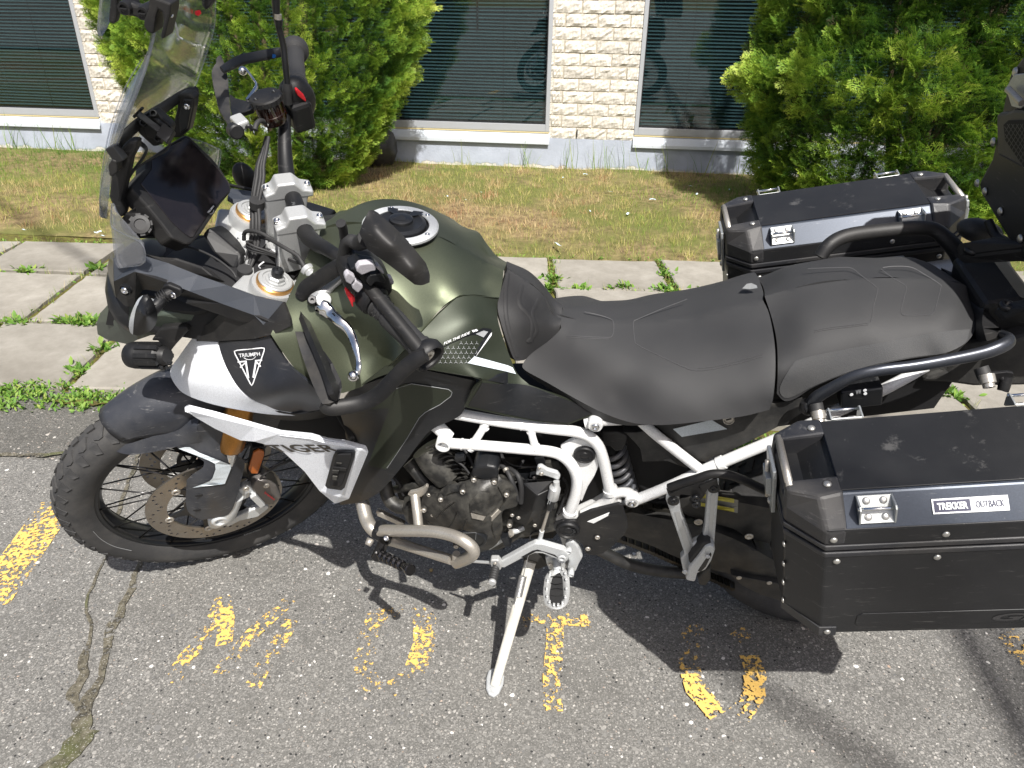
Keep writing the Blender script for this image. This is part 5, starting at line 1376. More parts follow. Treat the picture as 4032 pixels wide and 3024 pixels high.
# triple clamp, caps, risers, bar
tcz = 1.0
tc_pts = [(.23, -.145), (.31, -.150), (.345, -.105), (.36, -.05), (.365, 0), (.36, .05), (.345, .105), (.31, .150), (.23, .145), (.215, .09), (.25, .045), (.255, 0), (.25, -.045), (.215, -.09)]
def clamp(name, zc, th, grow=0):
    c = forkpt(zc, 0); V = []
    X = Vector((math.cos(RK), 0, -math.sin(RK)))
    for h in (0, th):
        for x, y in tc_pts: V.append(st(c + X*(x-.285) + Vector((0, y, 0)) + FA*h))
    n = len(tc_pts); F = [tuple(range(n))[::-1], tuple(range(n, 2*n))]+[(i, (i+1) % n, n+(i+1) % n, n+i) for i in range(n)]
    o = put(name, V, F, m_alu); weld(o, 1e-5); bevel(o, .006, 3); return o
tcl = clamp('top_clamp', .985, .030); clamp('lower_clamp', .80, .04)
for sg in (-1, 1):
    c = forkpt(1.008, sg*.105)
    slathe('clamp_collar', c, FA, [(.043, 0), (.043, .022), (.040, .028), (.033, .028)], m_alu, tcl, 36)
    slathe('copper_ring', c, FA, [(.0325, .024), (.0335, .030), (.0335, .034), (.031, .036)], m_goldring, tcl, 36)
    cp = slathe('fork_cap', c, FA, [(.031, .028), (.031, .038), (.029, .040), (.024, .040), (.0235, .037), (.019, .037), (.018, .040), (.014, .040)], m_alu, seg=36)
    hx = slathe('cap_nut', c+FA*.038, FA, [(.0155, 0), (.0155, .008), (.013, .010), (0, .010)], m_alu, cp, 6); hx.matrix_basis = cp.matrix_basis.inverted() @ stm(c+FA*.038, FA)
    nt = slathe('adjuster', c+FA*.046, FA, [(.010, 0), (.011, .006), (.011, .014), (.008, .018), (.004, .018), (0, .012)], m_blk2, cp, 10); nt.matrix_basis = cp.matrix_basis.inverted() @ stm(c+FA*.046, FA)
    # pinch bolts
    for h in (.006, .022): bolt(st(c+Vector((-.038, -.012, 0))+FA*(h-.018)), RS @ Vector((-1, -.3, 0)), .0065, m_steel)
    # riser
    ro = Vector((.366, sg*.05, 1.098)); rb = Vector((.338, sg*.05, 1.022))
    Vp = []
    for yy in (-.018, .018):
        for x_, z_ in ((-.034, 1.016), (.030, 1.016), (.038, 1.045), (.040, 1.094), (.044, 1.106), (-.034, 1.120), (-.040, 1.106), (-.036, 1.06)):
            Vp.append(st((.350+x_+(z_-1.06)*.25, sg*.05+yy, z_)))
    n = 8; F = [tuple(range(n)), tuple(range(n, 2*n))[::-1]]+[(i, i+n, (i+1) % n+n, (i+1) % n) for i in range(n)]
    rs = put('bar_riser', Vp, F, m_alu); bm = bmesh.new(); bm.from_mesh(rs.data); bmesh.ops.recalc_face_normals(bm, faces=bm.faces); bm.to_mesh(rs.data); bm.free(); bevel(rs, .004, 3)
    # clamp cap over the bar
    Vp = []
    for yy in (-.019, .019):
        for x_, z_ in ((-.044, 1.108), (-.044, 1.122), (-.026, 1.126), (-.016, 1.140), (.016, 1.136), (.028, 1.118), (.046, 1.110), (.044, 1.097)):
            Vp.append(st((.366+x_, sg*.05+yy, z_)))
    rc = put('riser_cap', Vp, F, m_alu, rs); bm = bmesh.new(); bm.from_mesh(rc.data); bmesh.ops.recalc_face_normals(bm, faces=bm.faces); bm.to_mesh(rc.data); bm.free(); bevel(rc, .004, 3)
    for x_, z_ in ((-.037, 1.124), (.038, 1.112)):
        o = bolt(st((.366+x_, sg*.05, z_)), RS @ Vector((.15, 0, 1)), .0063, m_chrome, rs, h=1.0)
# handlebar (tapered)
barP = [(.372, 0, 1.106), (.372, .07, 1.106), (.380, .12, 1.122), (.395, .17, 1.150), (.412, .22, 1.168), (.440, .30, 1.170), (.480, .425, 1.160)]
def barpts(sg):
    return [st((x, y*sg, z if sg > 0 else z-max(0, (y-.1))*.155)) for x, y, z in barP]
P = [st((x, -y, z-max(0, (y-.1))*.155)) for x, y, z in barP[::-1][:-1]] + [st(p) for p in barP]
tube('handlebar', P, [.011, .011, .011, .012, .0145, .0155, .0155, .0155, .0145, .012, .011, .011, .011], m_blk, seg=18)
text('TIGER', 'e2', (1700, 590), (1650, 350), (1745, 575), lambda x, y: -.005, m_printg, fn=S, lift=.012)
# steering stem nut & ignition
slathe('stem_nut', forkpt(1.018, 0)+Vector((.03, 0, -.004)), FA, [(.024, 0), (.024, .010), (.020, .014), (.012, .014), (.012, .006), (0, .006)], m_alu, seg=6)
ig = lathe('ignition_lock', st((.41, -.02, 1.03)), RS @ Vector((.3, 0, 1)), [(.030, -.03), (.030, .018), (.027, .022), (.018, .022), (.016, .015), (.0, .015)], m_blk, seg=32)
for k in range(5):
    a = 1.9+k*.35; V = [(.0205*math.cos(a-.07), .0205*math.sin(a-.07), .0228), (.0205*math.cos(a+.07), .0205*math.sin(a+.07), .0228), (.0255*math.cos(a+.07), .0255*math.sin(a+.07), .0228), (.0255*math.cos(a-.07), .0255*math.sin(a-.07), .0228)]
    link('lock_mark', mesh_from('lock_mark', V, [(0, 1, 2, 3)], m_print), ig)
# ---- left grip, switch cubes, clutch lever (crop g3)
gp0, gp1 = S('g3', 1120, 510, -.30), S('g3', 1560, 960, -.405)
gd_ = (gp1-gp0); L_ = gd_.length
prof = [(.0185, 0), (.0225, .001), (.0225, .004), (.0190, .007), (.0190, .020), (.0176, .023), (.0205, .030), (.0200, .05), (.0190, .07), (.0188, .09), (.0190, L_-.012), (.0215, L_-.008), (.0215, L_-.002), (.016, L_)]
grip = lathe('grip', gp0, gd_, prof, m_rub, seg=28)
for k in range(14):
    a = k*.4488
    for r0 in (.009, .0165):
        q = link('grip_knurl', BOLT.setdefault('kn', mesh_from('grip_knurl', *boxv(-.0009, .0009, -.0016, .0016, 0, .0014), m_rub)), grip); q.matrix_basis = Matrix.Rotation(a, 4, 'Z') @ Matrix.Translation((.0190, 0, r0+.0)) @ Matrix.Rotation(math.pi/2, 4, 'Y')
q0 = st((.452, -.27, 1.117)) 
# grip pattern: raised V
for sgn in (-1, 1):
    V = []
    for t in np.linspace(0, 1, 9):
        ang = sgn*(.55-.45*t); z = .034+t*.055
        for dd in (-.05, .05): V.append((.0207*math.cos(-2.2+ang+dd), .0207*math.sin(-2.2+ang+dd), z))
    link('grip_rib', mesh_from('grip_rib', V, [(2*i, 2*i+1, 2*i+3, 2*i+2) for i in range(8)], m_blk2), grip)
be = lathe('bar_end', gp1, gd_, [(.014, -.002), (.024, 0), (.029, .008), (.029, .020), (.0265, .024), (.0225, .022), (.019, .012), (.0, .012)], m_blk, seg=36)
lathe('bar_end_bolt', (0, 0, .012), (0, 0, 1), [(.0125, 0), (.0125, .005), (.011, .006), (.0055, .006), (.005, .002), (0, .002)], m_steel, be, 24).matrix_basis = Matrix.Translation((0, 0, .012))
# switch housing
sw = plate('switch_housing', 'g3', [(848, 155), (905, 100), (1100, 130), (1230, 240), (1265, 300), (1268, 380), (1100, 600), (1050, 612), (960, 560), (890, 480), (860, 400), (785, 350), (762, 290), (770, 250), (800, 190)], .050, m_blk, fn=S, lat=-.272, bev=.007)
plate('switch_top', 'g3', [(840, 165), (920, 110), (1110, 140), (1235, 260), (1262, 370), (1120, 350), (1060, 400), (990, 320), (930, 230), (862, 175)], .03, m_blk2, fn=S, lat=-.286, bev=.005, parent=sw)
lathe('grip_flange', gp0-gd_.normalized()*.022, gd_, [(.016, -.01), (.026, -.008), (.028, 0), (.027, .014), (.022, .019), (.017, .020)], m_blk, sw, 28)
def button(name, pts, mat, lat=-.285, th=.012): return plate(name, 'g3', pts, th, mat, fn=S, lat=lat-.016, bev=.002, parent=sw)
button('switch_button', [(905, 150), (935, 110), (960, 105), (1045, 96), (1080, 105), (1102, 140), (1098, 170), (1050, 178), (985, 205), (955, 215), (905, 180)], m_lgrey, -.287)
button('switch_button', [(1105, 128), (1130, 125), (1185, 190), (1180, 208), (1160, 200), (1105, 145)], m_lgrey, -.28)
button('switch_button', [(790, 225), (822, 192), (892, 235), (888, 262), (845, 312), (800, 285), (788, 250)], m_lgrey)
button('switch_button', [(862, 320), (895, 272), (968, 320), (968, 345), (925, 392), (905, 388), (862, 350)], m_lgrey)
button('switch_button', [(1205, 245), (1260, 243), (1282, 285), (1280, 305), (1258, 318), (1215, 260)], m_lgrey, -.262)
button('thumb_switch', [(1010, 250), (1040, 215), (1150, 200), (1200, 270), (1190, 300), (1100, 280), (1045, 332), (1005, 290)], m_blk2, -.285)
button('flash_trigger', [(792, 380), (805, 358), (850, 405), (888, 450), (890, 480), (868, 488), (872, 530), (860, 535), (838, 480), (796, 400)], m_red, -.275, .008)
for (x, y) in ((858, 378), (884, 408)): text('ID', 'g3', (x-10, y+10), (x+12, y+14), (x-8, y-10), -.2565, m_print, sw, fn=S, bold=.02)
text('*', 'g3', (825, 265), (862, 275), (830, 230), -.285, m_print, sw, fn=S); text('(', 'g3', (905, 340), (935, 350), (910, 305), -.285, m_print, sw, fn=S)
for x in (985, 1015, 1040): text('o', 'g3', (x-8, 138), (x+8, 135), (x-8, 124), -.287, m_printg, sw, fn=S)
# clutch perch and lever
perch = plate('clutch_perch', 'g3', [(430, 500), (470, 440), (520, 390), (600, 370), (640, 345), (760, 235), (775, 290), (700, 350), (655, 400), (650, 480), (640, 530), (560, 550), (500, 560)], .022, m_alu, fn=S, lat=-.215, bev=.004)
p = S('g3', 570, 462, -.222); lathe('lever_pivot', p, RS @ Vector((.1, -.55, .8)), [(.0135, -.012), (.0135, .003), (.0125, .0045), (.006, .0052), (0, .0052)], M('dull zinc', (.26, .27, .27), .5, .5), perch, 32)
p = S('g3', 455, 465, -.222); lathe('adjuster_wheel', p, RS @ Vector((.1, -.55, .8)), [(.0075, -.014), (.0078, .002), (.0065, .004), (.003, .004), (.0025, -.002), (0, -.002)], m_blk2, perch, 20)
tp('clutch_lever', 'g3', [(500, 540, -.225, 110), (560, 540, -.232, 170), (640, 600, -.245, 145), (720, 675, -.27, 118), (800, 740, -.285, 105), (850, 820, -.30, 96), (885, 920, -.32, 86), (908, 1010, -.335, 66), (920, 1080, -.345, 60), (922, 1140, -.355, 70), (905, 1200, -.36, 80)], m_chrome, fn=S, flat=.45, up='view', seg=16)
p = S('g3', 872, 1225, -.362); rr = pxr('g3', 118, p); ell('lever_ball', p, ((rr, 0, 0), (0, rr, 0), (0, 0, rr)), m_chrome, seg=24, rings=16)
tp('clutch_cable', 'g3', [(450, 190, -.14, 46), (410, 160, -.135, 60), (380, 130, -.13, 60), (340, 60, -.12, 40), (300, 10, -.11, 40), (150, -80, -.08, 40), (20, -150, -.03, 40), (-80, -170, .01, 40), (-130, -110, .01, 40)], m_rub, fn=S)
p = S('g3', 395, 140, -.128); q = S('g3', 440, 190, -.14); lathe('cable_adjuster', p, q-p, [(.010, 0), (.0125, .002), (.0125, .010), (.010, .012), (.012, .016), (.012, .022), (.008, .024)], m_alu, seg=18)
# ---- hand guards
hgz = [(230, 430, -.17, 60), (330, 370, -.19, 100)]
def bar_guard(name, pts, w, mat, sgnmirror=False):
    return pts
hg = tp('hand_guard_bar', 'g3', [(880, 70, -.235, 150), (760, 110, -.228, 160), (640, 180, -.215, 165), (500, 275, -.20, 168), (390, 355, -.19, 170), (330, 440, -.19, 120)], m_blk, fn=S, flat=.5, seg=12, up='view')
tp('hand_guard_bar', 'g3', [(570, 1500, -.395, 130), (640, 1545, -.40, 165), (850, 1522, -.405, 168), (1000, 1485, -.41, 168), (1120, 1415, -.415, 170), (1230, 1310, -.42, 170), (1370, 1165, -.425, 168), (1500, 1060, -.43, 165), (1600, 1010, -.435, 140)], m_blk, fn=S, flat=.62, seg=12, up='view')
guardV = [(222, 410, -.168), (320, 430, -.175), (360, 540, -.19), (480, 800, -.25), (560, 990, -.30), (640, 1180, -.345), (720, 1340, -.38), (735, 1385, -.39), (708, 1475, -.40), (640, 1500, -.405), (560, 1510, -.40), (470, 1330, -.36), (380, 1090, -.30), (330, 940, -.27), (285, 780, -.235), (240, 640, -.20), (222, 560, -.185)]
hgs, lf_h = skin('hand_guard', 'g3', [(x, y, l, 's') if i in (0, 1, 7, 8, 10, 16) else (x, y, l) for i, (x, y, l) in enumerate(guardV)], M('dusty hand guard', (.014, .014, .015), .6, dust=.45, dustcol=(.075, .068, .058), dscale=30), fn=S, step=40, thick=.006)
skin('hand_guard_lip', 'g3', [(320, 430, -.178, 's'), (370, 540, -.195), (490, 800, -.255), (590, 1020, -.31), (735, 1360, -.385, 's'), (708, 1478, -.402, 's'), (690, 1440, -.405), (560, 1100, -.335), (420, 760, -.255), (330, 540, -.20)], m_blk, fn=S, step=30, thick=.010, lift=.004)
plate('guard_inner_tab', 'g3', [(556, 990, -.30), (640, 1110, -.335), (728, 1290, -.37), (736, 1360, -.385), (712, 1470, -.40), (690, 1380, -.385)], .004, m_blk, fn=S, dirv=RS @ Vector((.004, .002, 0)), bev=0)
# far guard (crop e3)
tp('hand_guard_bar', 'e3', [(330, 560, .335, 130), (420, 510, .35, 150), (560, 430, .37, 170), (700, 370, .385, 175), (900, 330, .40, 175), (1200, 270, .42, 170), (1450, 230, .435, 150), (1600, 200, .445, 120)], m_blk2, fn=S, flat=.35, seg=12, up='view')
fg_o = [(305, 290, .395, 's'), (340, 370, .39), (380, 480, .375), (430, 700, .34), (450, 950, .30), (470, 1200, .25), (495, 1380, .21, 's'), (480, 1500, .19), (430, 1490, .19), (350, 1350, .22), (270, 1200, .25), (210, 950, .30), (170, 750, .33), (150, 600, .355), (180, 500, .37), (235, 420, .38), (240, 340, .39)]
skin('hand_guard', 'e3', fg_o, MATS['dusty hand guard'], fn=S, step=40, thick=.006)
plate('guard_web', 'e3', [(455, 960, .28), (560, 1040, .27), (720, 1080, .25), (900, 1070, .21), (880, 1230, .19), (700, 1290, .19), (500, 1380, .20), (470, 1200, .24)], .01, m_blk, fn=S, dirv=RS @ Vector((0, .004, -.012)), bev=.002)
decal('blue_sticker', 'e3', [(1204, 278), (1240, 278), (1262, 290), (1270, 320), (1258, 342), (1228, 350), (1204, 345)], .395, m_blue, fn=S, lift=.016)
fg0, fg1 = S('e3', 1640, 790, .27), S('e3', 1600, 260, .41)
lathe('grip', fg0, fg1-fg0, [(.020, -.01), (.021, .0), (.0175, .006), (.0172, .03), (.018, .06), (.0172, .1), (.019, (fg1-fg0).length-.004), (.026, (fg1-fg0).length), (.029, (fg1-fg0).length+.008), (.029, (fg1-fg0).length+.02), (0, (fg1-fg0).length+.02)], m_rub, seg=28)
tp('brake_lever', 'e3', [(760, 1080, .19, 60), (850, 960, .215, 56), (920, 860, .24, 60), (930, 800, .26, 66), (880, 720, .28, 62), (790, 600, .30, 66), (740, 540, .315, 80)], m_chrome, fn=S, flat=.6, seg=14, up='view')
p = S('e3', 690, 570, .322); rr = pxr('e3', 150, p); ell('lever_ball', p, ((rr, 0, 0), (0, rr, 0), (0, 0, rr)), m_chrome, seg=24, rings=16)
# throttle-side switches
sh = ell('throttle_housing', S('e3', 1640, 1050, .235), (RS @ Vector((.034, 0, .01)), RS @ Vector((0, .032, 0)), RS @ Vector((-.01, 0, .045))), m_blk)
plate('kill_switch', 'e3', [(1605, 905), (1640, 895), (1700, 950), (1760, 1010), (1800, 1090), (1790, 1118), (1720, 1070), (1650, 1010), (1610, 940)], .010, m_red, fn=S, lat=.20, bev=.002, parent=sh)
cbox('throttle_body', S('e3', 1700, 1330, .21), (RS @ Vector((1, .2, 0)), RS @ Vector((-.2, 1, 0)), RS @ Vector((0, 0, 1))), (.022, .018, .030), m_blk, sh, .008)
# right mirror stem
tube('mirror_stem', [S('e3', 1470, 1050, .20), S('e3', 1465, 800, .205), S('e3', 1430, 450, .215), S('e3', 1390, 100, .23), S('c2', 150, 120, .24), S('c2', 140, -80, .25), S('c2', 120, -220, .27)], [.0075, .0060, .0060, .0060, .0062, .0085, .010], m_blk2, seg=14)
tp('mirror_boot', 'e3', [(1475, 1130, .20, 170), (1470, 1030, .20, 150), (1465, 900, .203, 165), (1465, 790, .205, 140)], m_rub, fn=S)
tp('stem_nut', 'c2', [(157, 92, .237, 46), (157, 125, .236, 46)], m_steel, fn=S)
tp('stem_collar', 'c2', [(160, 128, .236, 54), (163, 165, .235, 50)], m_blk2, fn=S)
ell('mirror_head', S('c2', 60, -330, .30), (RS @ Vector((.012, 0, 0)), RS @ Vector((0, .075, .01)), RS @ Vector((0, -.01, .045))), m_blk)
# reservoir
rp = S('e3', 1200, 1330, .175); rt = S('e3', 1140, 1010, .195)
ax = (rt-rp).normalized(); ax = (RS @ Vector((-.10, .10, 1))).normalized()
rbk = lathe('brake_reservoir', rp-ax*.014, ax, [(.012, -.004), (.022, -.002), (.0255, .004), (.0265, .012), (.0275, .0125), (.0275, .018), (.0265, .019), (.0270, .040)], m_brown, seg=36)
V = []
capm = lathe_mesh('reservoir_cap', [(.028, 0), (.030, .002), (.0305, .010), (.0285, .013), (.022, .0135), (.0, .0135)], 44, m_blk)
cp = link('reservoir_cap', capm, rbk); cp.matrix_basis = Matrix.Translation((0, 0, .040)); shade_auto(cp, 30)
for k in range(16):
    a = k*.3927; q = link('cap_lug', BOLT.setdefault('lug', mesh_from('cap_lug', *boxv(-.001, .0016, -.0035, .0035, .001, .010), m_blk)), cp); q.matrix_basis = Matrix.Rotation(a, 4, 'Z') @ Matrix.Translation((.0298, 0, 0))
for a in (1.2, 4.34): bolt((.019*math.cos(a), .019*math.sin(a), .0132), (0, 0, 1), .0045, m_blk2, cp, h=.4)
link('fluid', lathe_mesh('fluid', [(.024, .004), (.0245, .026), (0, .026)], 28, M('brake fluid', (.10, .035, .012), .3)), rbk)
tp('reservoir_hose', 'e3', [(1130, 1480, .16, 80), (1000, 1440, .15, 90), (930, 1500, .14, 90), (900, 1600, .13, 90)], m_rub, fn=S)
cbox('brake_master', S('e3', 640, 1460, .165), (RS @ Vector((1, .3, 0)), RS @ Vector((-.3, 1, 0)), RS @ Vector((0, 0, 1))), (.012, .018, .008), m_alu, None, .004)
lathe('banjo_cap', S('e3', 560, 1620, .15), RS @ Vector((.2, -.9, .3)), [(.014, -.012), (.014, .01), (.011, .012), (0, .012)], m_blk, seg=14)
tp('hose_joint', 'e3', [(650, 1560, .155, 90), (800, 1530, .15, 80), (850, 1600, .15, 70)], m_blk2, fn=S)
# left mirror seen from behind
mh, lf_m = skin('mirror_head', 'F', [(776, 504, -.285, 's'), (784, 480, -.275), (797, 455, -.262, 's'), (806, 454, -.26), (816, 459, -.262, 's'), (870, 508, -.295), (920, 568, -.325, 's'), (928, 592, -.34), (928, 610, -.35, 's'), (912, 616, -.352), (896, 615, -.35, 's'), (840, 572, -.322), (795, 540, -.302, 's')], m_blk, fn=S, step=6, thick=.025, ctrl=[(850, 530, -.328), (810, 490, -.298), (895, 580, -.352)], smooth=50)
tp('mirror_arm', 'F', [(738, 575, -.215, 30), (745, 545, -.225, 30), (752, 520, -.235, 28), (775, 525, -.25, 34), (792, 515, -.27, 40)], m_rub, fn=S)
tp('mirror_stem', 'F', [(748, 590, -.215, 26), (747, 560, -.218, 20), (742, 500, -.23, 20), (736, 482, -.235, 22)], m_blk, fn=S)
# hoses and cables running up the bars (crop e2)
for dx, w, l in ((0, 62, .035), (52, 58, .028), (95, 56, .02), (-28, 40, .04)):
    tp('cable', 'e2', [(1290+dx*.3, -590, .14+l, w), (1240+dx*.5, -400, .115+l, w), (1170+dx*.8, -180, .09+l, w), (1150+dx, 0, .07+l, w), (1120+dx, 180, .05+l, w), (1090+dx*.9, 400, .03+l, w), (1090+dx, 650, 0+l, w), (1080+dx, 900, -.02+l, w), (1020+dx, 1150, -.04+l, w), (960+dx*.8, 1350, -.06+l, w), (930+dx, 1500, -.07+l, w), (940+dx, 1800, -.08+l, w)], m_rub, fn=S)
for (x, y, l) in ((1150, 375, .055), (975, 1370, -.045)):
    tp('cable_clip', 'e2', [(x, y-50, l, 215), (x, y+50, l, 215)], m_rub, fn=S, smooth=False)
for k, dy in enumerate((0, 42, 80)):
    tp('cable', 'e2', [(2000, 1330, -.10, 34), (1700, 1200+dy*.3, -.075, 34), (1350, 1080+dy*.5, -.045, 34), (1100, 990+dy, -.03, 34), (1000, 930+dy, -.01, 34), (1080, 920+dy*.3, .0, 34)], m_rub, fn=S)
tp('cable', 'e2', [(960, 900, .02, 60), (970, 800, .02, 60), (1050, 770, .01, 60), (1200, 800, -.01, 60), (1400, 910, -.035, 60), (1560, 1000, -.05, 56), (1680, 1080, -.07, 50), (1770, 1200, -.09, 46), (1830, 1310, -.10, 60)], m_rub, fn=S)
for pts in ([(960, 785, .05, 22), (870, 850, .05, 22), (860, 920, .05, 22), (930, 995, .04, 22)], [(975, 1135, .0, 22), (950, 1200, 0, 22), (1000, 1280, -.01, 22), (1150, 1385, -.03, 22), (1205, 1370, -.04, 22), (1200, 1320, -.04, 22), (1180, 1280, -.04, 22), (1250, 1220, -.04, 22)]):
    tp('wire_guide', 'e2', pts, m_print, fn=S)

# ================================================================== COCKPIT, SCREEN, NOSE (fixed to the frame)
m_in = m_dark
facet('grey_side_fairing', 'c5', [(740, 25, -.13), (935, 10, -.145), (1100, 60, -.16), (1300, 140, -.175), (1480, 205, -.185), (1659, 272, -.19), (1850, 315, -.19), (1810, 385, -.20), (1720, 462, -.21), (1659, 400, -.208), (1450, 325, -.20), (1230, 240, -.195), (1100, 190, -.19), (880, 115, -.175), (745, 178, -.15)],
      [(0, 1, 13, 14), (1, 2, 12, 13), (2, 3, 11, 12), (3, 4, 10, 11), (4, 5, 9, 10), (5, 6, 7, 8, 9)], m_grey, mirror=False, thick=.006)
facet('grey_side_fairing', 'e2', [(740, 200, .14), (780, 150, .15), (1100, 200, .17), (1290, 260, .18), (1280, 420, .14), (1100, 330, .12), (900, 450, .10), (860, 400, .10), (720, 300, .11)], [(0, 1, 2, 5, 8), (2, 3, 4, 5), (5, 6, 7, 8)], m_grey, thick=.006, bev=0)
tp('fairing_edge', 'e2', [(745, 105, .16, 50), (1090, 180, .19, 50), (1300, 250, .20, 50)], m_blk)
facet('black_side_fairing', 'c5', [(745, 178, -.15), (880, 115, -.175), (1100, 190, -.19), (1230, 240, -.195), (1450, 325, -.20), (1659, 400, -.208), (1830, 470, -.21), (1560, 440, -.20), (1210, 320, -.185), (1060, 250, -.16), (940, 230, -.14), (880, 290, -.155), (870, 345, -.15), (820, 342, -.14), (760, 285, -.13)],
      [(0, 1, 11, 14), (1, 2, 10, 11), (2, 3, 9, 10), (3, 4, 8, 9), (4, 5, 7, 8), (5, 6, 7), (11, 12, 13, 14)], m_blk, thick=.005)
facet('black_side_fairing', 'c5', [(1850, 312, -.195), (1892, 420, -.215), (1900, 470, -.22), (1800, 520, -.22), (1659, 556, -.212), (1430, 570, -.175), (1285, 570, -.14), (1278, 500, -.13), (1365, 455, -.15), (1480, 350, -.195), (1659, 405, -.205), (1720, 465, -.21)],
      [(0, 1, 11), (1, 2, 3, 11), (3, 4, 10, 11), (4, 5, 9, 10), (5, 6, 7, 8), (5, 8, 9)], m_blk, thick=.006)
0 and line_on('fairing_step', 'c5', [(1290, 530), (1380, 520), (1659, 500), (1780, 470), (1880, 410)], 8, lambda x, y: -.20, m_grey, lift=.004)
bolt(B('c5', 820, 235, -.168), (-.1, -1, .1), .0068, m_chrome, h=.8)
lathe('bolt_recess', B('c5', 820, 235, -.164), (-.1, -1, .1), [(.011, -.004), (.011, .003), (.009, .0035), (.0085, -.003)], m_blk2, seg=20)
# headlight nose
facet('headlight_cover', 'c5', [(757, -10, -.10), (740, 60, -.13), (742, 180, -.145), (758, 288, -.13), (735, 255, -.09), (712, 180, -.07), (702, 90, -.07), (712, 30, -.07), (735, -10, -.06)], [(0, 1, 7, 8), (1, 2, 5, 6, 7), (2, 3, 4, 5)], m_blk2, thick=.01, mirror=False)
ell('headlight', Vector((.03, 0, .92)), ((.055, 0, .02), (0, .125, 0), (-.03, 0, .085)), m_blk2)
# beak
bk = [(630, 450, -.02), (655, 385, -.03), (735, 300, -.06), (780, 288, -.08), (870, 345, -.12), (1110, 285, -.12), (1480, 358, -.13), (1470, 385, -.132), (1365, 450, -.135), (1100, 490, -.13), (900, 560, -.10), (835, 590, -.07), (700, 560, -.03), (638, 525, -.01), (860, 430, -.128), (1050, 400, -.142)]
facet('beak', 'c5', bk, [(0, 1, 2, 14), (2, 3, 4, 14), (4, 5, 15, 14), (5, 6, 7, 15), (7, 8, 9, 15), (9, 10, 14, 15), (10, 11, 12, 14), (12, 13, 0, 14)], M('dark green beak', (.062, .078, .062), .42, .25, dust=.10, scratch=.12), thick=.006)
# solid middle of the nose so that it is closed
V = [(-.06, -.06, .86), (.10, -.13, .90), (.30, -.16, .90), (.30, .16, .90), (.10, .13, .90), (-.06, .06, .86), (.02, -.10, .98), (.28, -.15, .97), (.28, .15, .97), (.02, .10, .98)]
o = put('nose_core', V, [(0, 5, 4, 3, 2, 1), (0, 1, 6), (1, 2, 7, 6), (2, 3, 8, 7), (3, 4, 9, 8), (4, 5, 9), (0, 6, 9, 5), (6, 7, 8, 9)], m_dark); bm = bmesh.new(); bm.from_mesh(o.data); bmesh.ops.recalc_face_normals(bm, faces=bm.faces); bm.to_mesh(o.data); bm.free()
# indicator
tp('indicator_stalk', 'c5', [(1140, 240, -.19, 80), (1080, 270, -.205, 72), (1030, 330, -.225, 80), (985, 370, -.235, 100)], m_blk)
for t in range(4): tp('stalk_ring', 'c5', [(1090-t*14, 262+t*10, -.205-t*.003, 92), (1084-t*14, 266+t*10, -.206-t*.003, 92)], m_blk)
i_o = [(935, 268, -.25, 's'), (965, 270, -.25), (1000, 310, -.245), (1028, 400, -.24), (1020, 450, -.24), (985, 500, -.245), (910, 532, -.255), (868, 525, -.26, 's'), (875, 430, -.27), (895, 340, -.262)]
ind, lf_i = skin('indicator', 'c5', i_o, m_blk, step=18, thick=.012, ctrl=[(950, 400, -.29)])
skin('indicator_lens', 'c5', [(935, 268, -.25, 's'), (898, 300, -.252), (860, 380, -.258), (842, 460, -.262), (850, 510, -.26), (868, 527, -.26, 's'), (875, 430, -.27), (897, 335, -.262)], M('grey indicator lens', (.30, .32, .34), .2, 0, dust=.2), step=16, thick=.02)
bolt(B('c5', 1135, 268, -.205), (-.2, -1, .2), .006, m_chrome)
plate('indicator_mount', 'c5', [(1060, 210), (1090, 200), (1180, 235), (1190, 262), (1160, 285), (1120, 290), (1100, 260), (1055, 240)], .012, m_blk, lat=-.20, bev=.003)
# fog lamp
f0, f1 = B('c5', 865, 660, -.15), B('c5', 1085, 665, -.16)
fd = (f1-f0).normalized(); r0 = pxr('c5', 165, f0)
lamp = lathe('fog_lamp', f0-fd*.006, fd, [(r0*.9, 0), (r0*1.0, .003), (r0*1.08, .014), (r0*1.08, .026), (r0*.98, .030), (r0*.95, .07), (r0*.82, (f1-f0).length-.004), (r0*.72, (f1-f0).length+.006), (r0*.6, (f1-f0).length+.010), (0, (f1-f0).length+.010)], m_blk, seg=36)
for k in range(10):
    a = k*.628; q = link('lamp_fin', BOLT.setdefault('fin', mesh_from('lamp_fin', *boxv(-.002, .004, -.004, .004, .030, .080), m_blk)), lamp); q.matrix_basis = Matrix.Rotation(a, 4, 'Z') @ Matrix.Translation((r0*.93, 0, 0)); bevel(q, .002) if k == 0 else None
plate('lamp_bracket', 'c5', [(985, 570), (1040, 490), (1120, 478), (1220, 478), (1232, 500), (1150, 590), (1110, 640), (1060, 620), (1030, 570)], .03, m_blk, lat=-.15, bev=.004)
# windscreen: clear sheet with bent edges, crop g2/g4 in F pixels
ws_o = [(300, -120, -.16, 's'), (336, -60, -.155), (330, 0, -.15), (334, 40, -.145), (332, 62, -.145), (325, 110, -.145), (305, 160, -.145), (285, 220, -.145), (262, 270, -.14), (243, 330, -.13), (232, 370, -.125), (220, 420, -.115), (218, 468, -.10, 's'), (238, 470, -.07), (238, 400, .0), (260, 330, .06), (300, 300, .09), (400, 195, .135), (420, 190, .14, 's'), (445, 110, .15), (460, 60, .155), (463, 0, .16), (455, -120, .16, 's')]
ws, lf_w = skin('windscreen', 'F', ws_o, m_clear, ctrl=[(390, 0, .03), (380, 100, .02), (340, 200, 0), (300, 250, -.02), (262, 330, -.04), (238, 420, -.06)], step=12, thick=.0035, smooth=60)
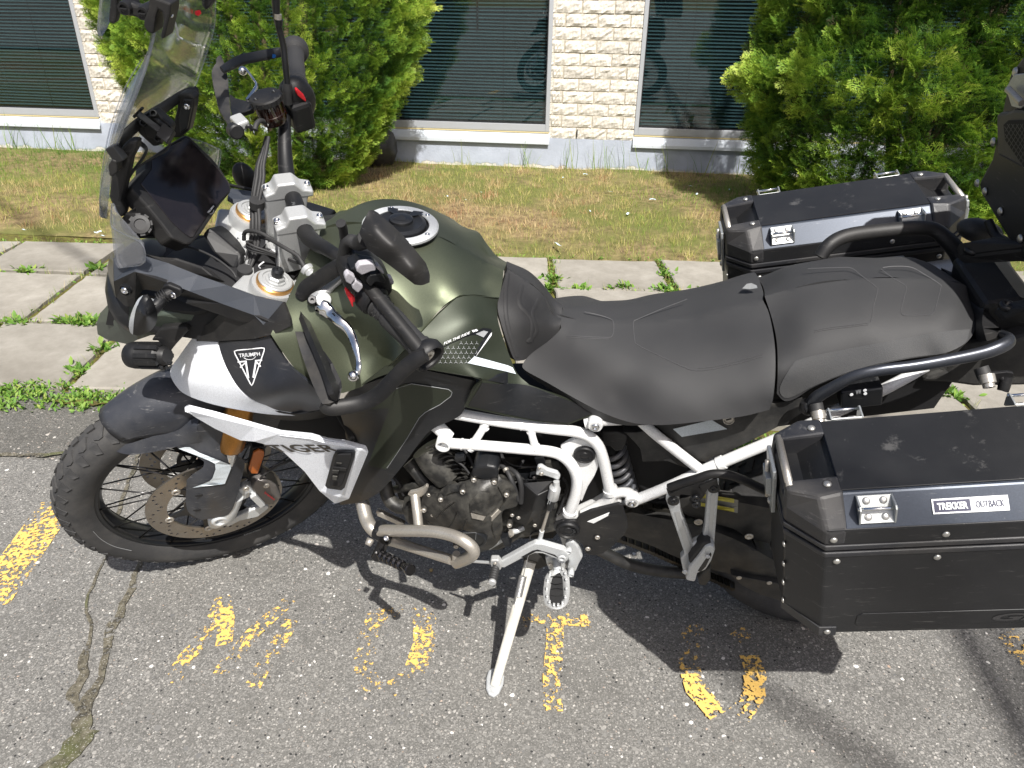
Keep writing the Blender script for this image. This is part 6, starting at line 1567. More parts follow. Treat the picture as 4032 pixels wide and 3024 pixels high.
# folded left flank of the screen
skin('windscreen_flank', 'F', [(334, 62, -.146, 's'), (318, 130, -.146), (300, 185, -.15), (275, 250, -.15), (253, 310, -.14), (240, 380, -.125), (230, 472, -.10, 's'), (219, 470, -.115, 's'), (215, 440, -.12), (220, 390, -.12), (232, 320, -.12), (248, 255, -.12), (275, 190, -.12), (310, 130, -.13)], m_edge, step=10, thick=.003, curved=True)
for nm_, pts, w in (('screen_edge', [(342, 20, -.15, 7), (335, 62, -.146, 6), (325, 110, -.147, 5), (300, 185, -.15, 5), (262, 280, -.145, 4), (235, 370, -.125, 4)], 1), ('screen_edge', [(466, -10, .16, 3), (463, 55, .155, 3), (448, 110, .15, 3), (422, 188, .14, 3)], 1), ('screen_edge', [(306, 128, -.135, 3), (270, 190, -.12, 3), (240, 270, -.12, 3), (222, 360, -.12, 3), (216, 430, -.12, 3), (222, 470, -.11, 4)], 1)):
    tp(nm_, 'F', pts, m_edge)
# small add-on deflector and its clamp (crop g2)
skin('deflector', 'g2', [(180, -200, -.14, 's'), (250, -200, -.10), (330, -150, -.05), (330, 0, -.06), (240, 280, -.12), (165, 425, -.15, 's'), (140, 420, -.155), (135, 300, -.155), (155, 100, -.15), (170, -50, -.145)], m_edge, step=30, thick=.004)
plate('deflector_plate', 'g2', [(255, -60), (335, -60), (330, 180), (310, 270), (280, 290), (228, 262), (240, 100)], .014, m_blk, lat=-.15, bev=.003)
for x, y in ((410, 105), (630, 165)):
    o = cylpx('clamp_joint', 'g2', x, y, -.175, 165, .03, m_blk, prof=lambda r, h: [(r, 0), (r, h*.8), (r*.9, h), (r*.58, h), (r*.56, h*.9), (0, h*.92)])
    p = B('g2', x, y, -.1765); cbox('screw_slot', p+OUT*.0, ((1, 0, -.1), (0, 1, 0), (.1, 0, 1)), (pxr('g2', 85, p), .0012, pxr('g2', 10, p)), m_dark, None, 0)
plate('clamp_link', 'g2', [(360, 40), (450, 20), (540, 60), (660, 80), (700, 150), (640, 240), (520, 200), (430, 190), (360, 160)], .016, m_blk, lat=-.168, bev=.004)
plate('screen_clamp', 'g2', [(710, -30), (770, -30), (970, 45), (960, 170), (890, 468), (845, 455), (880, 240), (870, 150), (820, 110), (790, 200), (765, 410), (690, 385), (645, 300), (650, 240), (700, 120)], .030, m_blk, lat=-.18, bev=.003)
bolt(B('g2', 965, 170, -.17), (1, -.3, .2), .0045, m_chrome)
plate('clamp_jaw', 'g2', [(1340, -40), (1460, -40), (1460, 40), (1400, 115), (1380, 112), (1338, 60)], .02, m_blk, lat=.13, bev=.003)
tp('cord', 'g2', [(970, 230, -.12, 14), (1010, 240, -.11, 22), (1040, 330, -.10, 24), (1060, 430, -.09, 26), (1110, 465, -.08, 20)], M('white cord', (.6, .64, .64), .7))
decal('red_sticker', 'g2', [(1258, 130), (1320, 118), (1335, 160), (1300, 192), (1260, 170)], .10, m_red, lift=.004)
# screen brackets and instrument
tp('screen_bracket', 'F', [(425, 190, .12, 12), (418, 200, .11, 26), (395, 206, .08, 22), (375, 218, .05, 22), (350, 235, .01, 24), (325, 250, -.03, 24), (290, 275, -.07, 24), (262, 305, -.10, 24), (254, 330, -.115, 22)], m_blk, flat=.6)
plate('screen_arm', 'g2', [(1060, 1130, .06), (1100, 1105, .06), (1200, 1115, .06), (1250, 1160, .06), (1240, 1280, .06), (1180, 1560, .06), (1080, 1640, .06), (960, 1640, .06), (1040, 1300, .06)], .025, m_blk, bev=.004)
plate('screen_arm_inner', 'g2', [(1120, 1180, .055), (1225, 1190, .055), (1215, 1290, .055), (1165, 1530, .055), (1080, 1590, .055), (1060, 1400, .055)], .006, m_blk2, bev=.002)
bolt(B('g2', 1165, 1265, .045), OUT, .0055, m_chrome)
plate('screen_arm', 'g4', [(130, 300), (190, 225), (240, 190), (300, 80), (370, 10), (480, 20), (470, 110), (400, 240), (380, 350), (340, 520), (290, 740), (330, 870), (300, 940), (220, 870), (140, 680), (165, 450)], .022, m_blk, lat=-.125, bev=.005)
plate('screen_slider', 'g4', [(135, 300), (180, 235), (235, 260), (245, 390), (180, 445), (150, 430)], .02, m_blk, lat=-.15, bev=.004)
cbox('screen_catch', B('g4', 240, 160, -.14), ((1, 0, .4), (0, 1, 0), (-.4, 0, 1)), (.009, .008, .013), m_blk2)
tp('mount_bar', 'g4', [(520, 40, -.05, 80), (590, 110, -.055, 74), (560, 200, -.07, 66), (480, 310, -.09, 62), (390, 420, -.11, 60)], m_blk, flat=.5)
# phone mount (crop c1)
pm = plate('phone_mount', 'c1', [(890, 800), (905, 770), (985, 722), (1010, 725), (1110, 820), (1118, 850), (1100, 900), (1030, 955), (1000, 960), (900, 870)], .020, m_blk, lat=-.065, bev=.005)
plate('phone_mount_step', 'c1', [(915, 795), (985, 745), (1085, 835), (1080, 870), (1025, 915), (960, 900)], .008, m_blk, lat=-.076, bev=.003, parent=pm)
for x, y in ((935, 800), (1000, 738), (1100, 835), (1030, 905)):
    cylpx('mount_foot', 'c1', x, y, -.078, 44, .014, m_blk, d=(.25, -.75, .6), prof=lambda r, h: [(r, 0), (r, h), (r*.7, h*1.02), (r*.6, h*.5), (0, h*.45)], parent=pm)
plate('mount_clip', 'c1', [(862, 760), (915, 705), (930, 715), (905, 745), (940, 770), (925, 790), (890, 765), (875, 775)], .008, m_blk, lat=-.075, bev=.001, parent=pm)
cbox('mount_rail', B('c1', 1010, 825, -.083), ((.72, 0, -.69), (.25, -.75, .6), (.4, .6, .6)), (.028, .004, .005), m_blk2, pm, .001)
cbox('mount_latch', B('c1', 1085, 875, -.083), ((.72, 0, -.69), (.25, -.75, .6), (.4, .6, .6)), (.010, .007, .012), m_blk, pm, .001)
tp('usb_cable', 'c1', [(1100, 885, -.07, 12), (1112, 930, -.07, 12), (1085, 985, -.075, 13), (1020, 1020, -.08, 13), (940, 1065, -.09, 13), (880, 1110, -.10, 13), (845, 1160, -.11, 13)], m_blk2)
# display
tft_n = B('g4', 1130, 30, .095); c1_, c2_, c3_, c4_ = B('g4', 660, 250, -.085), B('g4', 1080, -10, .075), B('g4', 1590, 560, .09), B('g4', 1150, 1165, -.085)
def quadplate(name, c, pts, mat, lat, th, parent=None, bev=.003):
    ln = math.sqrt(th[0]**2+th[1]**2+th[2]**2); return plate(name, c, pts, 0, mat, dirv=Vector(th), parent=parent, bev=bev)
PA, PB, PC = B('g4', 1130, 1160, -.085), B('g4', 525, 520, -.085), B('g4', 1590, 600, .080)
DN = (PB-PA).cross(PC-PA).normalized()
if (RB@DN).dot(C_O-(TB+RB@PA)) < 0: DN = -DN
def on_disp(c, x, y, up_):
    o = RBi @ (C_O-TB); d = RBi @ ray(c, x, y); return o+d*(((PA+DN*up_)-o).dot(DN)/d.dot(DN))
scr = [(525, 520), (560, 480), (655, 345), (660, 240), (860, 90), (900, 60), (1060, -20), (1100, -5), (1330, 230), (1440, 340), (1560, 500), (1590, 570), (1590, 610), (1480, 720), (1330, 900), (1200, 1080), (1150, 1160), (1115, 1160), (1040, 1110), (900, 980)]
dsp = plate('display_housing', 'g4', [(x, y, 0) for x, y in [(410, 540), (450, 490), (590, 340), (600, 240), (900, 30), (1060, -60), (1110, -40), (1370, 210), (1470, 330), (1590, 520), (1598, 620), (1480, 760), (1250, 1110), (1130, 1235), (1080, 1245), (900, 1170), (780, 1010), (600, 790), (420, 600)]], 0, m_blk, fn=on_disp, dirv=-DN*.035, bev=.004)
plate('display', 'g4', [(x, y, .0015) for x, y in scr], 0, m_screen, fn=on_disp, dirv=-DN*.006, bev=.001, parent=dsp)
text('TRIUMPH', 'g4', (1330, 880), (1400, 795), (1316, 862), lambda x, y: .0025, m_print, dsp, fn=on_disp, lift=-.0005, bold=.03)
line_on('display_mark', 'g4', [(1345, 880), (1365, 882), (1388, 860), (1392, 835)], 5, lambda x, y: .0025, m_print, dsp, fn=on_disp, lift=.0)
# cowl around, aux socket cap, ducts
plate('cockpit_panel', 'g4', [(270, 960, -.12), (350, 870, -.12), (470, 790, -.11), (560, 860, -.10), (800, 1165, -.10), (500, 1170, -.13), (380, 1130, -.135), (300, 1060, -.13)], 0, m_blk, dirv=Vector((-.01, .02, -.012)), bev=.003)
sc = lathe('socket_cap', B('g4', 530, 1015, -.122), (.35, -.75, .62), [(.019, -.006), (.019, .002), (.017, .004), (.016, .008), (.010, .0085), (.0095, .006), (0, .006)], m_blk, seg=30)
for k in range(8):
    a = k*.785; q = link('cap_lug', BOLT.setdefault('cl2', mesh_from('cap_lug', *boxv(.015, .0195, -.004, .004, .001, .006), m_blk)), sc); q.matrix_basis = Matrix.Rotation(a, 4, 'Z')
ell('cockpit_floor', (.20, 0, .97), ((.17, 0, .02), (0, .15, 0), (0, 0, .04)), m_dark)
plate('inner_duct', 'g4', [(1320, 1040, -.02), (1400, 1090, -.02), (1720, 1360, -.04), (1700, 1500, -.06), (1640, 1560, -.06), (1370, 1330, -.05), (1250, 1130, -.03)], 0, m_blk, dirv=Vector((0, .05, -.02)), bev=.006)
plate('inner_shelf', 'g4', [(560, 1350, -.14), (750, 1390, -.145), (950, 1400, -.15), (1250, 1500, -.155), (1420, 1640, -.16), (1100, 1600, -.16), (800, 1480, -.155)], 0, m_blk, dirv=Vector((0, .03, -.03)), bev=.004)
tp('inner_hose', 'g4', [(900, 1250, -.06, 28), (1150, 1290, -.06, 28), (1400, 1400, -.08, 28), (1600, 1550, -.10, 28), (1660, 1640, -.11, 28)], m_rub)
# small side deflectors
skin('side_deflector', 'g4', [(180, 765, -.145, 's'), (215, 765, -.14), (240, 880, -.15), (300, 960, -.16), (540, 1240, -.185, 's'), (560, 1465, -.185, 's'), (300, 1525, -.155), (250, 1510, -.15), (215, 1430, -.148), (185, 1150, -.145), (165, 950, -.145)], m_edge, step=40, thick=.004, curved=True)
skin('side_deflector', 'g4', [(1100, -20, .12, 's'), (1240, 20, .14), (1450, 110, .16), (1475, 170, .165), (1450, 350, .15, 's'), (1300, 200, .12)], m_clear, step=40, thick=.004)
tp('screen_edge', 'g4', [(1100, -20, .12, 14), (1240, 20, .14, 14), (1450, 110, .16, 14), (1477, 170, .165, 14), (1450, 345, .15, 14)], m_edge)
tp('screen_edge', 'g4', [(180, 770, -.145, 16), (170, 950, -.145, 22), (190, 1040, -.148, 18), (300, 1110, -.165, 12), (540, 1240, -.185, 12), (560, 1465, -.185, 12), (300, 1520, -.155, 12)], m_edge)
# far indicator, dark tank surrounds
ell('indicator', B('g4', 1760, 440, .235), ((.025, 0, -.01), (0, .02, 0), (.004, 0, .030)), m_blk)
plate('far_trim', 'c2', [(300, 1310, .14), (370, 1320, .15), (500, 1360, .16), (530, 1370, .16), (490, 1420, .14), (340, 1440, .10), (300, 1400, .10)], 0, m_blk2, dirv=Vector((0, .02, -.03)), bev=.002)
plate('tank_front_trim', 'c2', [(300, 1420, .06), (520, 1400, .10), (860, 1370, .10), (880, 1385, .08), (700, 1430, .06), (560, 1480, .03), (420, 1540, -.01), (330, 1480, .02)], 0, m_blk, dirv=Vector((0, 0, -.03)), bev=.002)
bolt(B('c2', 318, 1395, .06), (-.3, -.5, .8), .007, m_steel)
tp('tank_front_trim', 'c2', [(700, 1420, .09, 20), (860, 1383, .11, 18), (880, 1385, .11, 12)], m_printg)
# ================================================================== WING, FRAME, ENGINE
wv = [(0, 1100, -.215), (180, 1150, -.232), (380, 1170, -.245), (480, 1200, -.250), (600, 1215, -.252), (730, 1250, -.252), (748, 1290, -.252), (620, 1600, -.225), (530, 1632, -.22), (430, 1550, -.225), (330, 1420, -.23), (200, 1300, -.228), (60, 1240, -.225),
      (0, 1124, -.232), (176, 1172, -.250), (374, 1193, -.266), (476, 1222, -.270), (595, 1240, -.273), (696, 1276, -.272), (560, 1590, -.245), (0, 1225, -.225)]
e1c6 = lambda x, y: ((200+x*.4973-1000)/.6028, (1500+y*.4973-1000)/.6028)
lw_ = [e1c6(1072, 196)+(-.150,), e1c6(1090, 188)+(-.150,), e1c6(1300, 240)+(-.178,), e1c6(1085, 232)+(-.158,), e1c6(1300, 285)+(-.190,), e1c6(1135, 282)+(-.155,), e1c6(1300, 378)+(-.175,), e1c6(1500, 470)+(-.20,)]
WV = wv+lw_; k0 = len(wv)
wing = facet('side_wing', 'c6', WV, [(0, 1, 14, 13), (1, 2, 15, 14), (2, 3, 16, 15), (3, 4, 17, 16), (4, 5, 18, 17), (5, 6, 18), (6, 7, 19, 18), (7, 8, 19),
    (19, 8, 9), (19, 9, 17, 18), (9, 10, 16, 17), (10, 11, 15, 16), (11, 12, 14, 15), (12, 20, 13, 14),
    (k0, k0+1, k0+3), (k0+1, k0+2, k0+4, k0+3), (k0+2, 0, 13, k0+4), (k0, k0+3, k0+5), (k0+3, k0+4, k0+6, k0+5), (k0+4, 13, 20, k0+7, k0+6)], m_wpan, thick=.006, bev=.0025)
lf_wing = lat_fn([v for i, v in enumerate(WV) if i in (13, 14, 15, 16, 17, 18, 19, 9, 10, 11, 12, 20)])
from mathutils.bvhtree import BVHTree
wbvh = BVHTree.FromPolygons([v.co.copy() for v in wing.data.vertices], [tuple(p.vertices) for p in wing.data.polygons])
def on_wing(c, x, y, up_):
    o = RBi @ (C_O-TB); d = (RBi @ ray(c, x, y)).normalized(); h, n, k, t = wbvh.ray_cast(o, d)
    return (h if h is not None else B(c, x, y, lf_wing(x, y))) - d*.0022
text('TIGER', 'c6', (110, 1296), (572, 1293), (62, 1247), lambda x, y: 0, m_printdk, wing, fn=on_wing, italic=-.28, bold=.028, spacing=1.05)
plate('vent_frame', 'c6', [(528, 1298, -.276), (540, 1292, -.276), (648, 1292, -.278), (660, 1302, -.278), (655, 1330, -.277), (592, 1528, -.258), (572, 1545, -.256), (478, 1532, -.252), (464, 1515, -.252), (470, 1490, -.254), (515, 1325, -.273)], .006, m_blk2, bev=.001, parent=wing)
plate('vent_opening', 'c6', [(545, 1312, -.280), (632, 1310, -.282), (636, 1330, -.281), (575, 1510, -.262), (560, 1522, -.260), (496, 1512, -.258), (492, 1490, -.259), (535, 1330, -.278)], .004, m_dark, bev=.001, parent=wing)
plate('vent_rib', 'c6', [(515, 1392, -.276), (604, 1402, -.276), (600, 1420, -.275), (510, 1410, -.275)], .003, m_blk, bev=.001, parent=wing)
for x, y, a_, b_ in ((532, 1425, 22, 12), (528, 1465, 16, 14), (555, 1370, 18, 6)): plate('vent_part', 'c6', [(x-a_, y-b_, -.2775), (x+a_, y-b_+4, -.2775), (x+a_*.7, y+b_, -.2765), (x-a_, y+b_-3, -.2765)], .003, m_eng, bev=.001, parent=wing)
# core of the machine, so that nothing is hollow
plate('inner_core', 'e4', [(300, 500), (560, 250), (700, 120), (1200, 60), (1900, 60), (2150, 160), (2160, 520), (2050, 700), (1700, 900), (1560, 1050), (1200, 1050), (1000, 1120), (700, 1050), (420, 920), (330, 700)], .17, m_dark, lat=-.085)
# ---- white frame
TUB = [('frame_tube', [(700, 40, -.17, 92), (850, 68, -.172, 92), (1100, 112, -.172, 92), (1320, 145, -.172, 92), (1560, 178, -.172, 92), (1740, 200, -.172, 92), (1850, 240, -.172, 92), (1920, 310, -.172, 92), (1960, 410, -.172, 90), (1985, 520, -.172, 90), (2010, 650, -.172, 90)]),
 ('frame_tube', [(690, 290, -.185, 88), (850, 300, -.187, 88), (1100, 318, -.187, 88), (1350, 340, -.187, 90), (1540, 358, -.187, 90), (1640, 395, -.187, 92), (1715, 470, -.187, 94), (1752, 570, -.187, 94), (1745, 680, -.187, 94), (1715, 780, -.187, 94), (1695, 840, -.187, 92)]),
 ('frame_tube', [(740, 250, -.18, 110), (680, 190, -.175, 110), (590, 110, -.165, 110), (500, 40, -.15, 100)]),
 ('frame_brace', [(1035, 135, -.176, 62), (985, 215, -.182, 62), (935, 290, -.186, 66)]), ('frame_brace', [(1385, 170, -.176, 62), (1400, 240, -.182, 60), (1425, 325, -.186, 66)])]
for nm_, pts in TUB: tp(nm_, 'e4', pts, m_white, seg=20)
for (x, y, x2, y2, w, l) in ((835, 299, 850, 301, 100, -.187), (1310, 144, 1322, 146, 100, -.172), (2012, 655, 2018, 685, 110, -.172), (1698, 826, 1690, 850, 112, -.187), (922, 300, 935, 292, 88, -.187), (1418, 322, 1430, 330, 88, -.187)):
    tp('weld', 'e4', [(x, y, l, w), (x2, y2, l, w)], m_white, seg=20)
p = B('e4', 695, 300, -.20); lathe('frame_boss', p-OUT*.03, OUT, [(.0145, 0), (.0150, .034), (.0142, .037), (.0108, .037), (.0100, .034), (.0100, .022), (0, .021)], m_white, seg=32); bolt(p-OUT*.009, OUT, .006, m_steel)
gus = plate('frame_gusset', 'e4', [(1620, 330), (1680, 290), (1740, 260), (1850, 270), (1920, 400), (1925, 480), (1890, 560), (1840, 640), (1790, 760), (1740, 700), (1720, 520)], .012, m_white, lat=-.172, bev=.003)
p = B('e4', 1812, 385, -.176); pl = lathe('frame_plug', p, OUT, [(.0215, -.004), (.0215, .002), (.0198, .004), (.0172, .004), (.0165, .002), (.0085, .002), (.0078, .003), (0, .003)], m_blk, gus, 36)
for k in range(4):
    a = k*.5+.6; q = link('plug_rib', BOLT.setdefault('pr', mesh_from('plug_rib', *boxv(.0095, .0155, -.0025, .0025, .002, .0032), m_blk2)), pl); q.matrix_basis = Matrix.Rotation(-a-math.pi*.0, 4, 'Z')
plate('pivot_casting', 'e4', [(1640, 850), (1730, 870), (1770, 850), (1880, 800), (1980, 740), (1970, 690), (2060, 680), (2110, 760), (2090, 830), (2000, 880), (1780, 960), (1700, 1010), (1690, 1080), (1640, 1120), (1600, 1000), (1580, 900)], .03, m_white, lat=-.17, bev=.006)
tp('frame_tube', 'e4', [(2015, 690, -.17, 100), (2000, 740, -.17, 110), (1930, 790, -.17, 96), (1800, 850, -.17, 80)], m_white, seg=18)
tp('frame_tube', 'e4', [(2050, 690, -.165, 90), (2110, 680, -.165, 80), (2170, 690, -.16, 90), (2190, 740, -.155, 95)], m_white, seg=16)
# rear subframe
tp('subframe_tube', 'e5', [(165, 688, -.165, 82), (330, 625, -.165, 84), (500, 552, -.165, 84), (650, 480, -.165, 86), (820, 405, -.165, 88), (1000, 330, -.165, 90), (1180, 255, -.165, 92), (1420, 150, -.163, 92), (1640, 40, -.16, 92), (1900, -80, -.155, 90), (2100, -180, -.15, 85), (2300, -290, -.14, 80)], m_white, seg=20)
tp('subframe_tube', 'e5', [(170, 60, -.16, 78), (240, 120, -.16, 78), (330, 200, -.16, 78), (480, 320, -.163, 78), (640, 445, -.165, 78)], m_white, seg=20)
tp('subframe_tube', 'e5', [(-180, 120, -.168, 90), (-60, 100, -.165, 90), (100, 95, -.155, 80), (300, 70, -.14, 80)], m_white, seg=20)
tp('weld', 'e5', [(790, 420, -.165, 106), (830, 402, -.165, 106)], m_white, seg=20)
for c, x, y, l, r in (('c7', 570, 1132, -.190, .0085), ('c7', 812, 1630, -.182, .0090)):
    p = B(c, x, y, l); tp('frame_lug', c, [(x, y-6, l+.02, 74), (x, y-3, l+.004, 74)], m_white, seg=18) if False else None
    lathe('frame_lug', p-OUT*.022, OUT, [(r*1.7, 0), (r*1.7, .018), (r*1.5, .021), (0, .021)], m_white, seg=24); bolt(p-OUT*.002, OUT, r, m_chrome)
# undertray side with sticker and lock
ut, lf_ut = skin('undertray', 'e5', [(310, 120, -.15, 's'), (700, 60, -.16), (1000, 20, -.16), (1400, -60, -.15, 's'), (1420, 30, -.15), (1330, 90, -.152), (1160, 180, -.155), (1000, 262, -.155), (860, 330, -.15), (745, 372, -.148), (700, 402, -.148), (650, 395, -.148, 's')], m_swing, step=50, thick=.01, curved=False)
decal('sticker', 'e5', [(460, 165), (740, 98), (855, 165), (525, 222)], lf_ut, m_sidew, ut, lift=.0015)
p = B('e5', 865, 92, -.165); lk_ = lathe('seat_lock', p, (-.1, -1, .15), [(.0105, -.006), (.0105, .003), (.009, .004), (.0085, .001), (0, .001)], m_steel, ut, 24); cbox('key_slot', (0, 0, .0015), ((1, .5, 0), (-.5, 1, 0), (0, 0, 1)), (.005, .0010, .0006), m_dark, None, 0).parent = lk_
plate('airbox_side', 'e5', [(-20, 190), (200, 190), (330, 165), (620, 400), (560, 450), (420, 400), (240, 402), (222, 310), (190, 270), (120, 200)], .05, m_swing, lat=-.125)
plate('airbox_back', 'e5', [(-40, 180), (640, 180), (700, 440), (560, 640), (300, 690), (-40, 690)], .06, m_dark, lat=-.065)
# shock absorber
cp0, cp1 = B('e5', 10, 300, -.09), B('e5', 110, 640, -.085)
P = []; n_ = 6.5; 
axs = (cp1-cp0).normalized(); sx_ = axs.cross(Vector((0, 1, 0))).normalized(); sy_ = axs.cross(sx_)
for i in range(170):
    t = i/169; a = t*n_*2*math.pi; P.append(cp0+(cp1-cp0)*t+sx_*(.027*math.cos(a))+sy_*(.027*math.sin(a)))
V, F = tube_geo(P, [.0062]*len(P), 8); put('shock_spring', V, F, M('grey spring', (.10, .105, .12), .45, .4, dust=.6, dustcol=(.18, .17, .15), dscale=60), smooth=60)
tp('shock_body', 'e5', [(-10, 230, -.09, 90), (10, 300, -.09, 80), (110, 650, -.085, 60)], m_blk)
plate('shock_mount', 'e5', [(-60, 190), (60, 185), (130, 215), (120, 270), (100, 320), (40, 330), (0, 290), (-60, 290)], .05, m_blk, lat=-.13, bev=.004)
plate('heel_guard', 'e4', [(1568, 930), (1640, 908), (1745, 908), (1775, 865), (1860, 828), (2085, 772), (2112, 785), (2150, 895), (2160, 965), (2130, 1020), (2030, 1120), (1960, 1170), (1890, 1185), (1825, 1170), (1795, 1100), (1740, 1060), (1680, 1048), (1600, 1015), (1570, 975)], .008, m_blk, lat=-.215, bev=.003)
plate('heel_guard_slot', 'e4', [(1835, 915), (2010, 842), (2000, 868), (1885, 928)], .003, m_white, lat=-.2165, bev=.0005)
p = B('e4', 1682, 978, -.218); pv = lathe('pivot_plug', p, OUT, [(.0250, -.006), (.0250, .003), (.0228, .006), (.0195, .006), (.0175, .002), (.0090, .002), (.0082, .003), (0, .003)], m_blk, seg=40)
for k in range(6):
    q = link('plug_rib', BOLT.setdefault('pr2', mesh_from('plug_rib', *boxv(.0105, .0165, -.0028, .0028, .002, .0034), m_blk2)), pv); q.matrix_basis = Matrix.Rotation(-k*.5+.4, 4, 'Z')
for x, y, r in ((1915, 1035, .0062), (1840, 1125, .0062)): lathe('washer', B('e4', x, y, -.214), OUT, [(r*1.35, 0), (r*1.35, .003), (r*1.1, .004), (0, .004)], m_blk2, seg=20); bolt(B('e4', x, y, -.217), OUT, r*.9, m_steel)
# foot peg hanger (silver) and foot peg
hp = plate('peg_hanger', 'e4', [(1660, 1095), (1690, 1065), (1730, 1075), (1765, 1115), (1800, 1195), (1765, 1260), (1745, 1310), (1700, 1320), (1675, 1290), (1690, 1230), (1660, 1180)], .022, m_aluw, lat=-.215, bev=.004)
plate('peg_hanger_arm', 'e4', [(1500, 1200), (1545, 1180), (1600, 1200), (1660, 1230), (1680, 1280), (1640, 1310), (1570, 1290), (1530, 1300), (1510, 1250)], .02, m_aluw, lat=-.20, bev=.004, parent=hp)
for x, y, r, h in ((1690, 1125, .0072, 1.6), (1708, 1290, .0070, 2.4), (1635, 1207, .0095, .7)): bolt(B('e4', x, y, -.222), OUT, r, m_aluw, h=h)
bolt(B('e4', 1545, 1250, -.21), (-.2, -1, 0), .005, m_steel)
def pegl(y): return -.215-(y-1290)*.115/300
rim_ = [(1590, 1300), (1535, 1345), (1518, 1420), (1515, 1500), (1530, 1560), (1570, 1590), (1610, 1590), (1650, 1560), (1668, 1490), (1668, 1400), (1660, 1340), (1635, 1300)]
P = [B('e4', x, y, pegl(y)) for x, y in rim_]; Q = catmull(P, 6, True); Q.append(Q[0].copy()); V, F = tube_geo(Q, [.0032]*len(Q), 8, 2.4, up=(0, 0, 1)); fp = put('foot_peg', V, F, m_alu, smooth=50)
for i in range(0, 66, 5): 
    q_ = Q[i]; cbox('peg_tooth', q_+Vector((0, 0, .006)), ((1, 0, 0), (0, 1, 0), (0, 0, 1)), (.0025, .0035, .005), m_alu, fp, .001)
plate('peg_rubber', 'e4', [(x+(1592-x)*.22, y+(1445-y)*.12, pegl(y)) for x, y in rim_], 0, m_rub, dirv=Vector((0, 0, -.018)), bev=.003, parent=fp)
for k in range(5):
    y = 1350+k*48
    line_on('peg_groove', 'e4', [(1545, y), (1590, y+ (10 if k % 2 else -6)), (1640, y)], 9, lambda x, y_: pegl(y_)-.001, m_rub, fp, lift=.003, curved=False)
tp('peg_mount', 'e4', [(1590, 1215, -.20, 70), (1600, 1300, -.222, 64)], m_aluw, parent=fp)
# ---- engine
eng, lf_e = skin('engine_cover', 'e4', [(530, 870, -.20), (520, 790, -.20), (545, 700, -.20), (650, 690, -.205), (700, 640, -.21), (830, 600, -.21), (920, 570, -.215), (960, 510, -.20), (1110, 510, -.20), (1150, 570, -.215), (1230, 610, -.21), (1285, 700, -.205), (1275, 790, -.20), (1165, 830, -.21), (1165, 960, -.21), (1140, 1060, -.20), (1060, 1130, -.195), (940, 1155, -.19), (800, 1090, -.20), (700, 1000, -.205), (620, 940, -.2)], m_eng, ctrl=[(920, 800, -.25), (1000, 700, -.245), (850, 700, -.235), (1000, 950, -.25), (850, 950, -.245), (1080, 850, -.235), (700, 850, -.225)], step=34, thick=.03)
skin('cover_boss', 'e4', [(905, 760, 0, 's'), (985, 670, 0, 's'), (1065, 690, 0, 's'), (1125, 790, 0, 's'), (1030, 868, 0, 's'), (910, 830, 0, 's')], m_eng, latf=lf_e, lift=.007, step=30, thick=.006, parent=eng)
skin('cover_notch', 'e4', [(912, 845, 0, 's'), (1032, 870, 0, 's'), (1010, 905, 0, 's'), (922, 886, 0, 's')], m_steel, latf=lf_e, lift=.004, step=26, thick=.005, parent=eng)
skin('cover_notch', 'e4', [(1078, 878, 0, 's'), (1135, 818, 0, 's'), (1155, 832, 0, 's'), (1078, 912, 0, 's')], m_steel, latf=lf_e, lift=.003, step=20, thick=.005, parent=eng)
p = B('e4', 915, 1040, lf_e(915, 1040)-.004); ec = lathe('crank_cover', p, (-.05, -1, -.15), [(.0345, -.02), (.0345, .001), (.032, .005), (.028, .0055), (.0275, .0035), (0, .0035)], m_blk2, eng, 48)
line_on('cover_badge', 'e4', [(835, 1005), (955, 1000), (948, 1075)], 6, lambda x, y: lf_e(x, y)-.012, m_printg, eng, curved=False)
for x, y in ((940, 565), (1100, 583), (852, 658), (678, 720), (545, 805), (1197, 682), (1220, 925), (800, 1090)):
    l = lf_e(x, y); a = B('e4', x, y, l); lathe('bolt_boss', a-OUT*.01, OUT, [(.0080, 0), (.0075, .015), (0, .015)], m_eng, eng, 16); bolt(a+OUT*.004, OUT, .0056, m_steel, eng, h=1.0)
plate('cover_housing', 'e4', [(920, 560), (925, 500), (960, 478), (1040, 472), (1110, 485), (1130, 510), (1128, 570), (1030, 590)], .05, m_blk2, lat=-.222, bev=.006, parent=eng)
tp('intake_boot', 'e4', [(560, 330, -.14, 250), (640, 440, -.15, 270), (740, 560, -.16, 250)], m_eng, seg=24)
tp('starter', 'e4', [(420, 440, -.13, 110), (560, 600, -.15, 120), (660, 720, -.16, 100)], m_eng, seg=18)
tp('exhaust_header', 'e4', [(230, 600, -.12, 110), (260, 720, -.14, 112), (330, 790, -.15, 112), (440, 800, -.14, 108)], m_eng, seg=20)
tp('exhaust_header', 'e4', [(300, 660, -.10, 60), (420, 640, -.14, 62), (520, 610, -.15, 60), (550, 580, -.15, 55)], m_eng, seg=16)
plate('crankcase', 'e4', [(350, 820), (540, 700), (700, 620), (1400, 620), (1600, 800), (1600, 1000), (1300, 1060), (1150, 1150), (900, 1160), (700, 1060), (400, 940)], .33, m_eng, lat=-.165, bev=.01)
